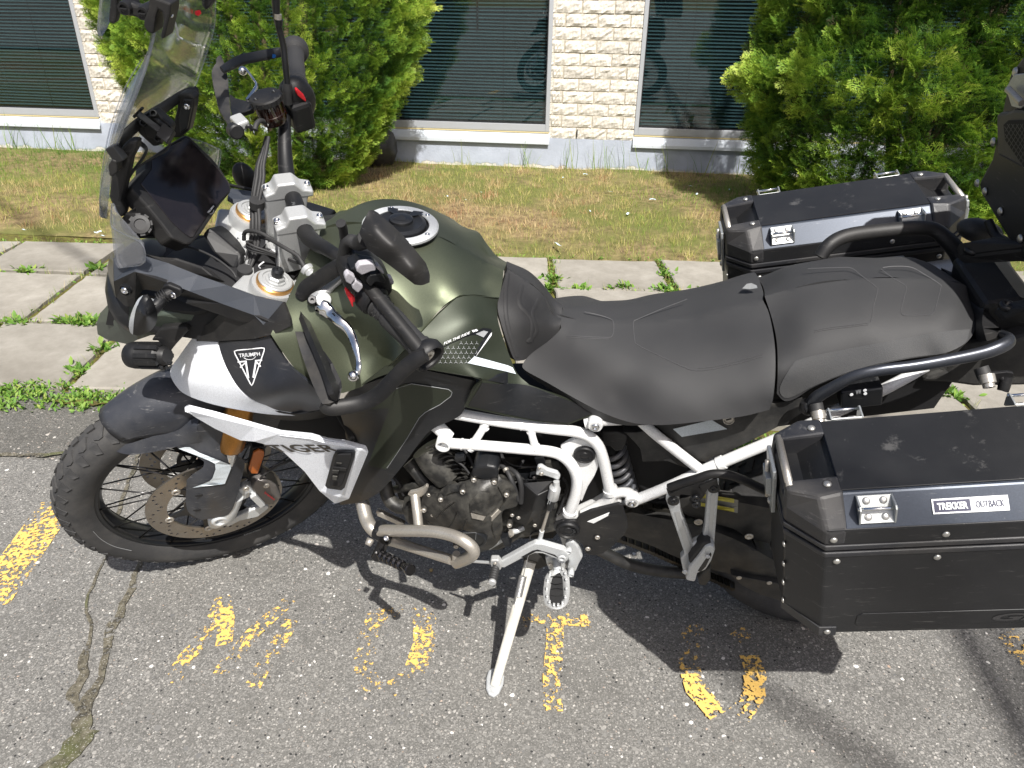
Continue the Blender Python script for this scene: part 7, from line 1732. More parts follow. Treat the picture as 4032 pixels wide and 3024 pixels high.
sp_ = facet('sprocket_cover', 'e4', [(1240, 640, -.19), (1330, 608, -.20), (1560, 590, -.20), (1590, 640, -.20), (1555, 800, -.205), (1530, 955, -.195), (1430, 962, -.20), (1400, 900, -.205), (1345, 950, -.20), (1232, 895, -.19), (1290, 820, -.19), (1300, 760, -.19), (1440, 710, -.225), (1400, 830, -.218)],
      [(0, 1, 12, 11), (1, 2, 3, 12), (3, 4, 13, 12), (4, 5, 6, 7, 13), (7, 8, 13), (8, 9, 10, 13), (10, 11, 12, 13)], m_blk, thick=.02, bev=.003)
for pts in ([(1050, 380, -.14, 30), (1110, 440, -.16, 34), (1190, 500, -.18, 40), (1240, 600, -.20, 40), (1290, 740, -.20, 40)], [(1150, 380, -.13, 34), (1190, 470, -.16, 38), (1280, 540, -.19, 42), (1312, 640, -.20, 44), (1308, 760, -.20, 44)], [(1200, 990, -.17, 50), (1260, 990, -.18, 46), (1330, 960, -.17, 46)], [(1060, 1110, -.17, 50), (1140, 1060, -.19, 54), (1220, 1010, -.19, 56)]):
    tp('engine_hose', 'e4', pts, m_rub if pts[0][3] < 48 else m_aluw)
cbox('hose_clip', B('e4', 1195, 1050, -.20), ((1, 0, .3), (0, 1, 0), (-.3, 0, 1)), (.008, .010, .014), m_blk2)
tp('throttle_link', 'e4', [(1480, 400, -.12, 30), (1480, 470, -.14, 34)], m_blk)
plate('shift_arm', 'e4', [(1425, 545), (1440, 480), (1470, 474), (1520, 505), (1600, 530), (1622, 560), (1610, 590), (1570, 575), (1500, 552), (1450, 550)], .010, m_aluw, lat=-.205, bev=.003)
bolt(B('e4', 1472, 532, -.207), OUT, .0045, m_steel); bolt(B('e4', 1455, 488, -.207), OUT, .003, m_steel)
tp('quickshifter', 'e4', [(1590, 595, -.21, 50), (1590, 630, -.212, 54), (1580, 645, -.213, 92), (1562, 725, -.215, 92), (1556, 732, -.215, 70)], m_alu, seg=18, smooth=False)
tp('quickshifter_sensor', 'e4', [(1556, 732, -.215, 76), (1538, 800, -.217, 72), (1532, 812, -.217, 50)], m_blk2, seg=18, smooth=False)
for k in range(2): line_on('sensor_print', 'e4', [(1530+k*16, 742), (1520+k*16, 775)], 5, lambda x, y: -.228, m_printg, lift=0)
tp('shift_rod', 'e4', [(1530, 815, -.217, 26), (1475, 990, -.22, 26)], m_steel)
tp('rod_end', 'e4', [(1476, 985, -.22, 40), (1466, 1030, -.22, 36), (1458, 1060, -.222, 44), (1455, 1085, -.222, 50)], m_aluw, smooth=False)
slv = plate('shift_lever', 'e4', [(1150, 1232), (1360, 1115), (1420, 1088), (1480, 1090), (1650, 1138), (1690, 1175), (1680, 1225), (1640, 1240), (1600, 1215), (1480, 1168), (1420, 1165), (1310, 1210), (1175, 1282), (1140, 1272)], .014, m_aluw, lat=-.235, bev=.003)
plate('shift_lever_slot', 'e4', [(1310, 1195), (1400, 1145), (1440, 1135), (1580, 1178), (1600, 1198), (1480, 1150), (1430, 1148), (1330, 1200)], .003, m_dark, lat=-.2358, bev=0, parent=slv)
bolt(B('e4', 1635, 1200, -.238), OUT, .0095, m_aluw, h=.4)
plate('shift_tip', 'e4', [(1068, 1220), (1130, 1220), (1160, 1260), (1150, 1300), (1080, 1290), (1065, 1250)], .016, m_alu, lat=-.245, bev=.003)
bolt(B('e4', 1105, 1243, -.247), OUT, .004, m_steel)
p0, p1 = B('e4', 1108, 1280, -.245), B('e4', 1082, 1392, -.285); d = p1-p0; Lp = d.length
shp = lathe('shift_peg', p0, d, [(.006, 0)]+[(.0095 if k % 2 else .0078, Lp*.92*k/11) for k in range(12)]+[(.008, Lp*.96)], m_rub, seg=20)
lathe('peg_end', (0, 0, Lp*.94), (0, 0, 1), [(.0085, 0), (.0085, .004), (.0065, .006), (0, .006)], m_alu, shp, 20).matrix_basis = Matrix.Translation((0, 0, Lp*.94))
tp('shift_shaft', 'e4', [(900, 1225, -.20, 24), (1080, 1238, -.235, 26)], m_aluw)
# ribs, leads, plugs and clips that make up the clutter of the engine
for pts in ([(700, 1000), (760, 930), (800, 840)], [(820, 1060), (850, 960), (880, 900)], [(1105, 1040), (1080, 960), (1090, 920)], [(640, 880), (700, 820), (780, 760)], [(720, 700), (790, 680), (860, 690)], [(1130, 640), (1180, 740), (1150, 800)]):
    line_on('cover_rib', 'e4', pts, 14, lf_e, m_eng, eng, lift=.004)
random.seed(3)
for k in range(9): tp('cylinder_fin', 'e4', [(560+k*24, 330+k*34, -.168, 16), (690+k*18, 290+k*34, -.176, 16), (800+k*14, 330+k*30, -.165, 16)], m_eng, seg=8)
for pts, w, mt in (([(830, 300, -.13), (900, 400, -.15), (940, 480, -.17), (960, 520, -.19)], 26, m_rub), ([(960, 330, -.12), (1010, 420, -.15), (1000, 480, -.19)], 22, m_rub), ([(1330, 420, -.12), (1290, 520, -.14), (1340, 600, -.17)], 26, m_rub),
      ([(1100, 420, -.14), (1180, 430, -.15), (1260, 470, -.16), (1400, 480, -.16), (1480, 470, -.17)], 14, m_rub), ([(1240, 590, -.18), (1400, 582, -.19), (1620, 588, -.19)], 10, m_blk), ([(1640, 560, -.16), (1680, 640, -.165), (1640, 760, -.17), (1600, 850, -.17)], 20, m_rub),
      ([(300, 560, -.12), (350, 620, -.13), (380, 700, -.13)], 30, m_rub), ([(1380, 1080, -.20), (1400, 1000, -.17), (1560, 980, -.16), (1600, 900, -.165)], 12, m_rub), ([(780, 420, -.19), (850, 470, -.195), (900, 530, -.2)], 18, m_rub)):
    tp('cable', 'e4', [(x, y, l, w) for x, y, l in pts], mt, seg=10)
for x, y, l, a_, b_ in ((1110, 425, -.16, .010, .006), (1410, 560, -.17, .006, .009), (1345, 540, -.15, .014, .012), (1470, 430, -.13, .010, .016), (1560, 450, -.13, .016, .012), (830, 400, -.19, .010, .006), (1240, 540, -.185, .009, .006), (620, 905, -.19, .012, .006), (1620, 700, -.15, .012, .010), (1020, 440, -.17, .018, .007)):
    cbox('wiring_plug', B('e4', x, y, l), ((1, 0, .3), (0, 1, 0), (-.3, 0, 1)), (a_, .008, b_), m_blk2 if x % 20 else m_eng, None, .0015)
for x, y, l in ((1110, 425, -.175), (1415, 565, -.18), (1240, 640, -.20), (1560, 620, -.205), (1420, 940, -.205), (1290, 880, -.205), (580, 700, -.2), (1240, 860, -.2), (610, 860, -.205)): bolt(B('e4', x, y, l), OUT, .0045, m_steel)
tp('hose_clamp', 'e4', [(1186, 495, -.182, 50), (1196, 512, -.186, 50)], m_steel); tp('hose_clamp', 'e4', [(1216, 1012, -.19, 62), (1232, 1000, -.19, 62)], m_steel)
# weld beads and cable ties on the frame
for (x, y, l, w, x2, y2) in ((1025, 160, -.177, 78, 1015, 172), (1390, 195, -.177, 76, 1394, 208), (920, 318, -.188, 84, 905, 330)): tp('weld', 'e4', [(x, y, l, w), (x2, y2, l, w)], m_white, seg=14)
# chrome crash bars
cb = [('crash_bar', [(40, 700, -.14, 108), (62, 800, -.165, 108), (90, 900, -.19, 108), (140, 975, -.21, 106), (230, 1040, -.21, 96), (400, 1100, -.22, 82), (600, 1165, -.25, 80), (760, 1215, -.28, 82)]),
      ('crash_bar', [(175, 1000, -.225, 70), (200, 985, -.235, 92), (400, 985, -.262, 94), (600, 990, -.285, 95), (740, 1015, -.30, 98), (850, 1060, -.315, 100), (925, 1120, -.322, 100), (930, 1170, -.32, 100), (870, 1210, -.305, 100), (800, 1240, -.285, 92)]),
      ('crash_bar_strut', [(470, 700, -.185, 76), (485, 820, -.21, 76), (500, 960, -.245, 78)])]
for nm_, pts in cb: tp(nm_, 'e4', pts, m_steel, seg=20)
tp('weld', 'e4', [(798, 1165, -.285, 60), (800, 1200, -.285, 74), (800, 1245, -.283, 60)], m_steel)
plate('crash_bar_tab', 'e4', [(410, 700), (430, 680), (490, 668), (530, 650), (560, 625), (578, 640), (560, 690), (520, 720), (450, 728)], .008, m_steel, lat=-.19, bev=.002)
plate('skid_strut', 'e4', [(160, 830), (190, 840), (390, 935), (330, 940), (170, 870)], .012, m_steel, lat=-.13, bev=.002)
# highway peg
hb = plate('highway_peg_clamp', 'e4', [(140, 985), (190, 980), (285, 1055), (278, 1095), (240, 1110), (180, 1075), (120, 1045), (125, 1010)], .03, m_blk2, lat=-.245, bev=.004)
bolt(B('e4', 122, 1050, -.26), (-.3, -.8, -.4), .008, m_steel, hb, h=1.8); bolt(B('e4', 245, 1045, -.262), (-.1, -.7, .7), .006, m_chrome, hb)
tp('highway_peg_arm', 'e4', [(225, 1070, -.26, 84), (190, 1150, -.27, 90), (160, 1200, -.275, 80)], M('black chrome', (.05, .05, .055), .12, .9, dust=.1), parent=hb)
bolt(B('e4', 165, 1155, -.285), OUT, .003, m_chrome, hb)
p0, p1 = B('e4', 175, 1165, -.27), B('e4', 437, 1297, -.365); d = p1-p0; Lp = d.length; pr_ = [(.009, 0)]
for k in range(5): z0 = Lp*(.14+k*.14); pr_ += [(.0075, z0), (.0112, z0+.003), (.0112, z0+.006), (.0075, z0+.009)]
pr_ += [(.007, Lp*.86), (.0105, Lp*.93), (.0118, Lp*.95), (.0118, Lp*.99), (.0100, Lp), (.0095, Lp*.992), (0, Lp*.992)]
lathe('highway_peg', p0, d, pr_, MATS['black chrome'], hb, 28)
# side stand
foot = on_ground('d2', 1537, 1130, .012); fb = RBi @ (foot-TB)
top_ = B('e4', 1385, 1230, -.165)
std = tube('side_stand', [top_, top_.lerp(fb, .5), fb], [.0135, .0125, .0115], M('side stand paint', (.56, .55, .50), .5, dust=.4, dustcol=(.3, .26, .2), dscale=30), flat=.6, seg=16, up=(1, 0, 0))
0 and line_on('stand_rib', 'e4', [(1375, 1270), (1290, 1659)], 6, lambda x, y: -.19-.19*(y-1230)/860-.012, m_aluw, std, lift=0)
fw = [on_ground('d2', *p, .0) for p in ((1495, 1055), (1530, 1040), (1575, 1060), (1597, 1090), (1590, 1140), (1565, 1195), (1530, 1222), (1495, 1205), (1480, 1170), (1482, 1100))]
V = [RBi@(p+Vector((0, 0, z))-TB) for z in (.002, .012) for p in fw]; n = len(fw)
ft = put('stand_foot', V, [tuple(range(n, 2*n))[::-1], tuple(range(n))]+[(i, (i+1) % n, n+(i+1) % n, n+i) for i in range(n)], m_aluw, std); bm = bmesh.new(); bm.from_mesh(ft.data); bmesh.ops.recalc_face_normals(bm, faces=bm.faces); bm.to_mesh(ft.data); bm.free(); bevel(ft, .004, 3)
q0, q1 = B('e4', 1325, 1345, -.235), B('e4', 1288, 1505, -.262); ax_ = (q1-q0).normalized(); a1 = ax_.cross(Vector((0, 1, 0))).normalized(); a2 = ax_.cross(a1); P = []
for i in range(220): t = i/219; a = t*15*2*math.pi; P.append(q0+(q1-q0)*t+a1*(.0075*math.cos(a))+a2*(.0075*math.sin(a)))
V, F = tube_geo(P, [.0014]*len(P), 6); put('stand_spring', V, F, m_dirtstr, smooth=60)
tp('spring_hook', 'e4', [(1385, 1120, -.20, 7), (1350, 1250, -.22, 7), (1328, 1345, -.235, 8)], m_dirtstr); tp('spring_hook', 'e4', [(1288, 1505, -.262, 8), (1265, 1560, -.275, 9), (1262, 1600, -.285, 9)], m_dirtstr)
plate('stand_bracket', 'e4', [(1330, 1180), (1400, 1150), (1470, 1180), (1520, 1260), (1450, 1290), (1380, 1280), (1330, 1250)], .03, m_swing, lat=-.155)
# ---- swingarm, chain, rear wheel
swa, lf_sw = skin('swingarm', 'e5', [(60, 810, -.10, 's'), (150, 770, -.11), (300, 800, -.115), (560, 850, -.125), (900, 960, -.135), (1250, 1150, -.14, 's'), (1400, 1260, -.14), (1500, 1330, -.14, 's'), (1300, 1330, -.135), (1000, 1240, -.13), (760, 1190, -.12), (500, 1100, -.11), (300, 1010, -.105), (100, 940, -.10, 's')], m_swing, step=70, thick=.06, ctrl=[(600, 1000, -.15), (1000, 1100, -.16), (300, 900, -.125)])
cg, lf_cg = skin('chain_guard', 'e5', [(420, 680, -.10, 's'), (640, 660, -.12), (900, 690, -.125), (1160, 740, -.125, 's'), (1200, 900, -.12), (1180, 1000, -.12, 's'), (1000, 950, -.12), (900, 890, -.12), (760, 850, -.12), (560, 790, -.11, 's')], m_swing, step=70, thick=.03, ctrl=[(800, 780, -.13)])
decal('warning_sticker', 'e5', [(655, 632), (935, 680), (930, 775), (650, 722)], lf_cg, M('sticker grey', (.20, .20, .18), .5, dust=.3), cg, lift=.012)
decal('warning_band', 'e5', [(655, 632), (905, 672), (905, 702), (655, 662)], lf_cg, M('sticker yellow', (.50, .45, .05), .5, dust=.3), cg, lift=.0135)
decal('warning_band', 'e5', [(650, 696), (905, 742), (905, 768), (650, 722)], lf_cg, MATS['sticker yellow'], cg, lift=.0135)
for x, y in ((645, 837), (1012, 942), (940, 1243), (1160, 1280)): bolt(B('e5', x, y, -.155 if y > 1000 else -.14), OUT, .0095 if y < 1000 else .006, m_steel, h=.35)
plate('chain_slider', 'e5', [(80, 700), (430, 690), (560, 760), (560, 800), (300, 790), (100, 790)], .03, m_dark, lat=-.08)
plate('axle_guard', 'e5', [(880, 1225), (1240, 1290), (1265, 1420), (1100, 1370), (960, 1300)], .02, m_swing, lat=-.15)
V, F = [], []
def links(pts, n):
    global V, F
    Q = [Vector(B('e5', *p)) for p in pts]; tot = sum((Q[i+1]-Q[i]).length for i in range(len(Q)-1))
    for k in range(n):
        s = tot*k/n; i = 0
        while i < len(Q)-2 and s > (Q[i+1]-Q[i]).length: s -= (Q[i+1]-Q[i]).length; i += 1
        t = (Q[i+1]-Q[i]).normalized(); p = Q[i]+t*s; u = t.cross(Vector((0, 1, 0))).normalized(); b = len(V)
        hw_ = .007 if k % 2 else .0055; yy = .010 if k % 2 else .007
        for y_ in (-yy, yy):
            ring_ = [(-.0105, 0), (-.008, .8), (-.003, .55), (.003, .55), (.008, .8), (.0105, 0), (.008, -.8), (.003, -.55), (-.003, -.55), (-.008, -.8)]
            for a, bb in ring_: V.append(p+t*a+u*(bb*hw_*1.2)+Vector((0, y_, 0)))
        F.append(tuple(range(b, b+10))); F.append(tuple(range(b+10, b+20))[::-1]); F += [(b+i_, b+10+i_, b+10+(i_+1) % 10, b+(i_+1) % 10) for i_ in range(10)]
links([(60, 950, -.085), (300, 1040, -.085), (520, 1140, -.085), (900, 1310, -.085)], 34); links([(120, 700, -.085), (420, 740, -.085), (700, 850, -.085), (1100, 980, -.085)], 34)
o = put('chain', V, F, M('oily chain', (.03, .028, .024), .35, .7, dust=.3), kind='stuff'); bm = bmesh.new(); bm.from_mesh(o.data); bmesh.ops.recalc_face_normals(bm, faces=bm.faces); bm.to_mesh(o.data); bm.free()
tp('exhaust_link_pipe', 'e5', [(-120, 1020, -.10, 80), (20, 1090, -.10, 84), (150, 1150, -.10, 84), (320, 1190, -.10, 84), (520, 1210, -.10, 84), (600, 1215, -.09, 80)], m_swing)
wheel(Vector((1.551, 0, .322)), .325, .232, .15, lambda m_: m_, 'knobbly rear tyre half hidden behind the left pannier', False)
# passenger peg hanger
plate('hanger_leg', 'e5', [(412, 690), (430, 640), (490, 640), (508, 690), (520, 770), (606, 1000), (612, 1075), (585, 1115), (580, 1190), (560, 1232), (540, 1225), (515, 1108), (545, 1075)], .018, m_aluw, lat=-.222, bev=.004)
plate('hanger_leg_web', 'e5', [(470, 770), (500, 760), (590, 1010), (590, 1060), (565, 1080)], .003, m_alu, lat=-.2235, bev=.001)
plate('hanger_leg', 'e5', [(712, 610), (730, 570), (770, 540), (798, 545), (790, 660), (762, 1000), (750, 1030), (690, 1045), (605, 1050), (600, 1000), (672, 970), (690, 880)], .018, m_aluw, lat=-.224, bev=.004)
plate('hanger_leg_web', 'e5', [(735, 650), (775, 600), (742, 950), (715, 960)], .003, m_alu, lat=-.2256, bev=.001)
pp_ = plate('passenger_peg', 'e5', [(552, 1265), (575, 1175), (640, 1100), (695, 1025), (725, 1008), (762, 1020), (768, 1050), (740, 1130), (700, 1190), (640, 1215), (622, 1280)], .022, m_aluw, lat=-.248, bev=.005)
plate('peg_slot', 'e5', [(640, 1195), (690, 1120), (735, 1060), (742, 1080), (700, 1165), (660, 1205)], .003, m_swing, lat=-.2488, bev=.001, parent=pp_)
plate('peg_rubber', 'e5', [(575, 1120), (620, 1060), (680, 990), (725, 985), (742, 1000), (690, 1025), (600, 1140), (580, 1140)], .03, m_rub, lat=-.242, bev=.005, parent=pp_)
bolt(B('e5', 548, 1197, -.243), OUT, .006, m_aluw); bolt(B('e5', 712, 1087, -.252), OUT, .005, m_aluw)
for x, y in ((463, 682), (757, 590)): lathe('washer', B('e5', x, y, -.226), OUT, [(.0115, 0), (.0115, .004), (0, .004)], m_swing, seg=20); bolt(B('e5', x, y, -.230), OUT, .0075, m_blk2)
plate('swing_end', 'e5', [(640, 1250), (700, 1190), (735, 1160), (735, 1260), (700, 1305), (650, 1300)], .03, m_swing, lat=-.20, bev=.004)
# pannier rack
tp('pannier_rack', 'e5', [(432, 592, -.22, 66), (520, 560, -.222, 66), (640, 522, -.224, 66), (740, 492, -.224, 66), (850, 495, -.226, 66), (960, 530, -.23, 66), (1110, 600, -.235, 66), (1250, 660, -.24, 60)], m_blk, seg=18)
plate('rack_bracket', 'e5', [(412, 600), (440, 640), (520, 600), (640, 560), (690, 548), (700, 570), (645, 585), (700, 620), (690, 650), (655, 690), (658, 710), (600, 722), (580, 690), (600, 650), (520, 640), (500, 655), (430, 650)], .006, m_blk, lat=-.232, bev=.001)
plate('rack_bracket', 'e5', [(650, 580), (780, 530), (788, 575), (745, 580), (715, 600), (700, 625), (665, 610)], .006, m_blk, lat=-.234, bev=.001)
for x, y in ((625, 660), (630, 705)): bolt(B('e5', x, y, -.236), OUT, .0085, m_blk2, h=.8)
# silencer and far side bits
tube('silencer', [(1.18, .19, .66), (1.3, .21, .74), (1.5, .215, .82), (1.78, .215, .90)], [.045, .06, .065, .06], m_steel, seg=28)
plate('heat_shield', 'c8', [(560, 60, .20), (640, 35, .20), (830, 25, .20), (925, 10, .20), (948, 30, .20), (945, 70, .20), (700, 75, .20)], 0, M('pale metal', (.50, .56, .62), .35, .4), dirv=Vector((0, .03, -.05)), bev=.003)
plate('heat_shield_step', 'c8', [(830, 18, .195), (925, 8, .195), (948, 30, .195), (946, 50, .195), (850, 45, .195)], 0, MATS['pale metal'], dirv=Vector((0, .01, -.03)), bev=.002)
# grab rails and tail
tp('grab_rail', 'c8', [(320, 990, -.185, 84), (360, 935, -.19, 84), (450, 880, -.195, 80), (600, 800, -.20, 76), (760, 762, -.20, 78), (1000, 732, -.195, 80), (1250, 688, -.185, 84), (1450, 645, -.175, 90), (1570, 600, -.165, 95), (1620, 560, -.15, 90), (1560, 530, -.12, 80)], M('satin dark rail', (.055, .060, .072), .32, .7, dust=.06), flat=.75, seg=16, up='view')
tp('grab_rail_root', 'c8', [(280, 960, -.18, 60), (300, 1000, -.182, 110), (330, 985, -.185, 90)], m_blk)
for (x0, y0, x1, y1, l) in ((350, 975, 372, 1085, -.19), (1430, 740, 1475, 850, -.19), ):
    tp('rubber_mount', 'c8', [(x0, y0, l, 90), ((x0+x1)/2, (y0+y1)/2, l-.01, 92), (x1-6, y1-22, l-.018, 84)], m_rub, smooth=False); p = B('c8', x1, y1-20, l-.022)
    lathe('spacer', p, (.15, -.8, -.6), [(.012, -.01), (.012, .004), (.009, .005), (.009, .011), (.005, .011), (.004, .006), (0, .006)], m_steel, seg=20)
tp('grab_rail', 'c4', [(380, 1680, .14, 90), (430, 1610, .15, 92), (500, 1560, .16, 94), (600, 1530, .165, 96), (800, 1505, .165, 96), (1000, 1490, .165, 98), (1120, 1500, .165, 100), (1200, 1560, .155, 110), (1280, 1650, .14, 120), (1330, 1760, .12, 120)], m_blk, flat=.8, seg=16, up='view')
tl, lf_t = skin('tail_cover', 'c8', [(1170, 90, .10, 's'), (1290, 130, .07), (1400, 85, .07), (1480, 60, .07, 's'), (1640, 150, .01), (1660, 200, -.01), (1650, 300, -.03), (1600, 310, -.04), (1480, 310, -.05, 's'), (1450, 360, -.08), (1440, 460, -.12), (1470, 570, -.14, 's'), (1400, 560, -.12), (1395, 420, -.08), (1350, 290, -.02), (1280, 180, .05)], m_blk, step=30, thick=.03, smooth=40)
line_on('tail_badge', 'c8', [(1435, 152), (1600, 178), (1485, 225)], 9, lf_t, m_printg, tl, closed=True, curved=False, lift=.004)
plate('rack_plate', 'c8', [(1525, 360, -.10), (1560, 330, -.09), (1712, 290, -.11), (1800, 270, -.12), (1800, 340, -.14), (1712, 355, -.13), (1590, 415, -.12)], 0, m_blk, dirv=Vector((0, 0, -.01)), bev=.003); bolt(B('c8', 1597, 348, -.104), (0, -.1, 1), .013, m_blk2)
plate('rack_plate', 'e6', [(415, 1140, .07), (480, 1130, .06), (640, 1100, .05), (900, 1150, -.02), (900, 1240, -.03), (780, 1225, 0), (460, 1240, .05), (420, 1210, .06)], 0, m_blk, dirv=Vector((0, 0, -.01)), bev=.003); bolt(B('e6', 488, 1192, .057), (0, -.1, 1), .014, m_blk2)
plate('tail_body', 'c8', [(1300, 600), (1460, 560), (1640, 560), (1712, 540), (1850, 540), (1850, 850), (1712, 865), (1380, 870), (1200, 845), (1035, 840), (1080, 800), (1200, 760)], .22, m_swing, lat=-.11, bev=.01)
plate('tail_filler', 'c8', [(1450, 330), (1700, 300), (1850, 350), (1850, 560), (1450, 580), (1420, 470)], .16, m_blk, lat=-.08, bev=.01)
tp('rack_arm', 'c8', [(1560, 800, -.20, 50), (1590, 840, -.205, 60), (1575, 890, -.21, 70), (1600, 800, -.20, 80)], m_blk)
plate('rack_arm_plate', 'c8', [(1410, 810, -.205), (1440, 790, -.205), (1600, 772, -.205), (1645, 780, -.205), (1640, 810, -.205), (1600, 870, -.205), (1560, 870, -.205), (1520, 850, -.205), (1430, 845, -.205)], .006, m_blk, bev=.001)
cbox('heated_switch', B('c8', 635, 900, -.165), ((1, 0, .25), (0, 1, 0), (-.25, 0, 1)), (.034, .02, .020), m_blk2, None, .003)
for dx, dy in ((-50, 18), (38, -10), (40, 12)): lathe('switch_dot', B('c8', 635+dx, 900+dy, -.1865), OUT, [(.003, 0), (.003, .0006), (0, .0006)], m_print, seg=12)
text('ww', 'c8', (615, 918), (648, 912), (613, 890), -.1865, m_printg)
ell('rear_indicator', B('e6', 540, 1070, .19), ((.045, 0, -.01), (0, .03, 0), (.006, 0, .022)), m_swing)

# ================================================================== LUGGAGE (three cases, each a thing of its own)
TH = math.radians(11.6); EX, EZ = Vector((math.cos(TH), 0, math.sin(TH))), Vector((-math.sin(TH), 0, math.cos(TH)))
m_case = M('black coated aluminium', (.018, .0185, .020), .42, .3, dust=.10, scratch=.16, dustcol=(.10, .10, .10), grain=.08, gscale=900)
m_skyslope = M('case aluminium with painted sky tint', (.028, .036, .052), .38, .4, dust=.08, scratch=.14, dustcol=(.12, .13, .15))  # bluer, lighter copy of the case black; paints sky light onto the slopes
m_cap = M('case corner plastic', (.018, .019, .023), .46, dust=.12, grain=.35, gscale=900, scratch=.16)
m_rivet = M('rivet', (.50, .49, .46), .35, .8)
m_galv = M('zinc plate', (.44, .46, .46), .42, .7, dust=.1, scratch=.2)
RIV = lathe_mesh('rivet', [(1, 0), (.95, .25), (.7, .5), (.3, .62), (0, .64)], 14, m_rivet)
def pannier(name, label, yi, yo, grp, near):
    """yi inner / yo outer edge of the lid's flat top (lateral metres); near = side facing the camera (-y)"""
    base = Vector((1.298, 0, .928)) + EX*.18 - EZ*.30 + Vector((0, (yi+yo)/2, 0))
    Mloc = Matrix(((EX.x, 0, EZ.x, base.x), (EX.y, 1, EZ.y, base.y), (EX.z, 0, EZ.z, base.z), (0, 0, 0, 1)))
    root = empty(name, M_BIKE @ Mloc, label, 'pannier', grp)
    hw = abs(yo-yi)/2; ow = hw+.041; A0, A1 = -.255, .25; HT = .300
    def P_(a, y, h): return (a-.18+.0, y, h+HT)        # a, h as measured from the lid's front top corner
    def mk(name, V, F, mat, parent=root, bev=.003, sm=None):
        o = link(name, mesh_from(name, V, F, mat), parent); bm = bmesh.new(); bm.from_mesh(o.data); bmesh.ops.recalc_face_normals(bm, faces=bm.faces); bm.to_mesh(o.data); bm.free()
        if bev: bevel(o, bev, 2)
        return o
    def plan(a0, a1, w, ch):                          # chamfered plan outline
        return [(a0, -w+ch), (a0+ch, -w), (a1-ch, -w), (a1, -w+ch), (a1, w-ch), (a1-ch, w), (a0+ch, w), (a0, w-ch)]
    def prism(name, a0, a1, w, ch, h0, h1, mat, bev=.003, w2=None, i2=0):
        B0 = plan(a0, a1, w, ch); B1 = plan(a0+i2, a1-i2, w2 if w2 else w, ch); V = [P_(a, y, h0) for a, y in B0]+[P_(a, y, h1) for a, y in B1]; n = 8
        return mk(name, V, [tuple(range(n)), tuple(range(n, 2*n))]+[(i, (i+1) % n, n+(i+1) % n, n+i) for i in range(n)], mat, bev=bev)
    box = prism('case_body', -.075, .430, ow, .050, -.300, -.088, m_case)
    prism('case_rim', -.077, .432, ow+.0025, .051, -.096, -.086, m_cap, .002); prism('gap', -.072, .427, ow-.003, .050, -.088, -.078, m_dark, 0)
    prism('lid_rim', -.077, .432, ow+.0025, .051, -.080, -.070, m_cap, .002)
    lid = prism('lid_band', -.074, .429, ow, .050, -.0715, -.036, m_case)
    # lid: middle of folded sheet
    V = [P_(a, y, h) for a in (.0, .352) for y, h in ((-ow, -.038), (-hw-.002, 0), (hw+.002, 0), (ow, -.038))]
    mk('lid_sheet', V, [(0, 1, 5, 4), (1, 2, 6, 5), (2, 3, 7, 6), (0, 3, 2, 1), (4, 5, 6, 7), (0, 4, 7, 3)], m_skyslope, bev=.003)
    mk('lid_top', [P_(a, y, h) for h in (.0004, .0026) for a, y in ((.001, -hw+.001), (.351, -hw+.001), (.351, hw-.001), (.001, hw-.001))], [(0, 3, 2, 1), (4, 5, 6, 7), (0, 1, 5, 4), (1, 2, 6, 5), (2, 3, 7, 6), (3, 0, 4, 7)], m_case, bev=.0008)
    # plastic end caps: two horns joined by a sunken ramp, with a tie bar between
    for s in (0, 1):
        def X(a): return a if s == 0 else .355-a
        for t in (-1, 1):
            o1 = [(-.076, t*(ow-.052)), (-.026, t*(ow+.001)), (.003, t*(ow+.001)), (.003, t*(hw-.028)), (-.076, t*(hw-.028))]
            V = [P_(X(a), y, -.070) for a, y in o1]
            top = [(-.072, t*(hw-.012), -.004), (-.030, t*(hw+.008), .001), (.004, t*(hw+.003), .0035), (.004, t*(hw-.030), .0035), (-.074, t*(hw-.030), -.001)]
            V += [P_(X(a), y, h) for a, y, h in top]; mid = [(-.076, t*(ow-.052), -.036), (-.026, t*(ow+.001), -.040), (.004, t*(ow+.001), -.038)]
            V += [P_(X(a), y, h) for a, y, h in mid]
            F = [(0, 1, 2, 3, 4), (5, 6, 7, 8, 9), (0, 1, 11, 10), (1, 2, 12, 11), (10, 11, 6, 5), (11, 12, 7, 6), (2, 3, 8, 7, 12), (3, 4, 9, 8), (4, 0, 10, 5, 9)]
            hn = mk('corner_cap', V, F, m_cap, bev=.005)
            r_ = link('rivet', RIV, hn); r_.matrix_basis = Matrix.Translation(P_(X(-.015), t*(hw-.014), .0022)) @ Matrix.Scale(.0062, 4)
            r_ = link('rivet', RIV, hn); r_.matrix_basis = Matrix.Translation(P_(X(-.015), t*(ow+.001), -.056)) @ Matrix.Rotation(-t*math.pi/2, 4, 'X') @ Matrix.Scale(.0055, 4)
        V = [P_(X(a), y, h) for a, h in ((-.070, -.060), (.003, -.004), (.003, -.070), (-.070, -.070)) for y in (-hw+.026, hw-.026)]
        mk('ramp', V, [(0, 1, 3, 2), (4, 5, 7, 6), (0, 2, 4, 6), (1, 7, 5, 3), (2, 3, 5, 4), (0, 6, 7, 1)], m_case, bev=.001)
        V, F = tube_geo([Vector(P_(X(-.066), -hw+.020, -.006)), Vector(P_(X(-.066), hw-.020, -.006))], [.0062]*2, 16); o = link('tie_bar', mesh_from('tie_bar', V, F, m_steel, True), root)
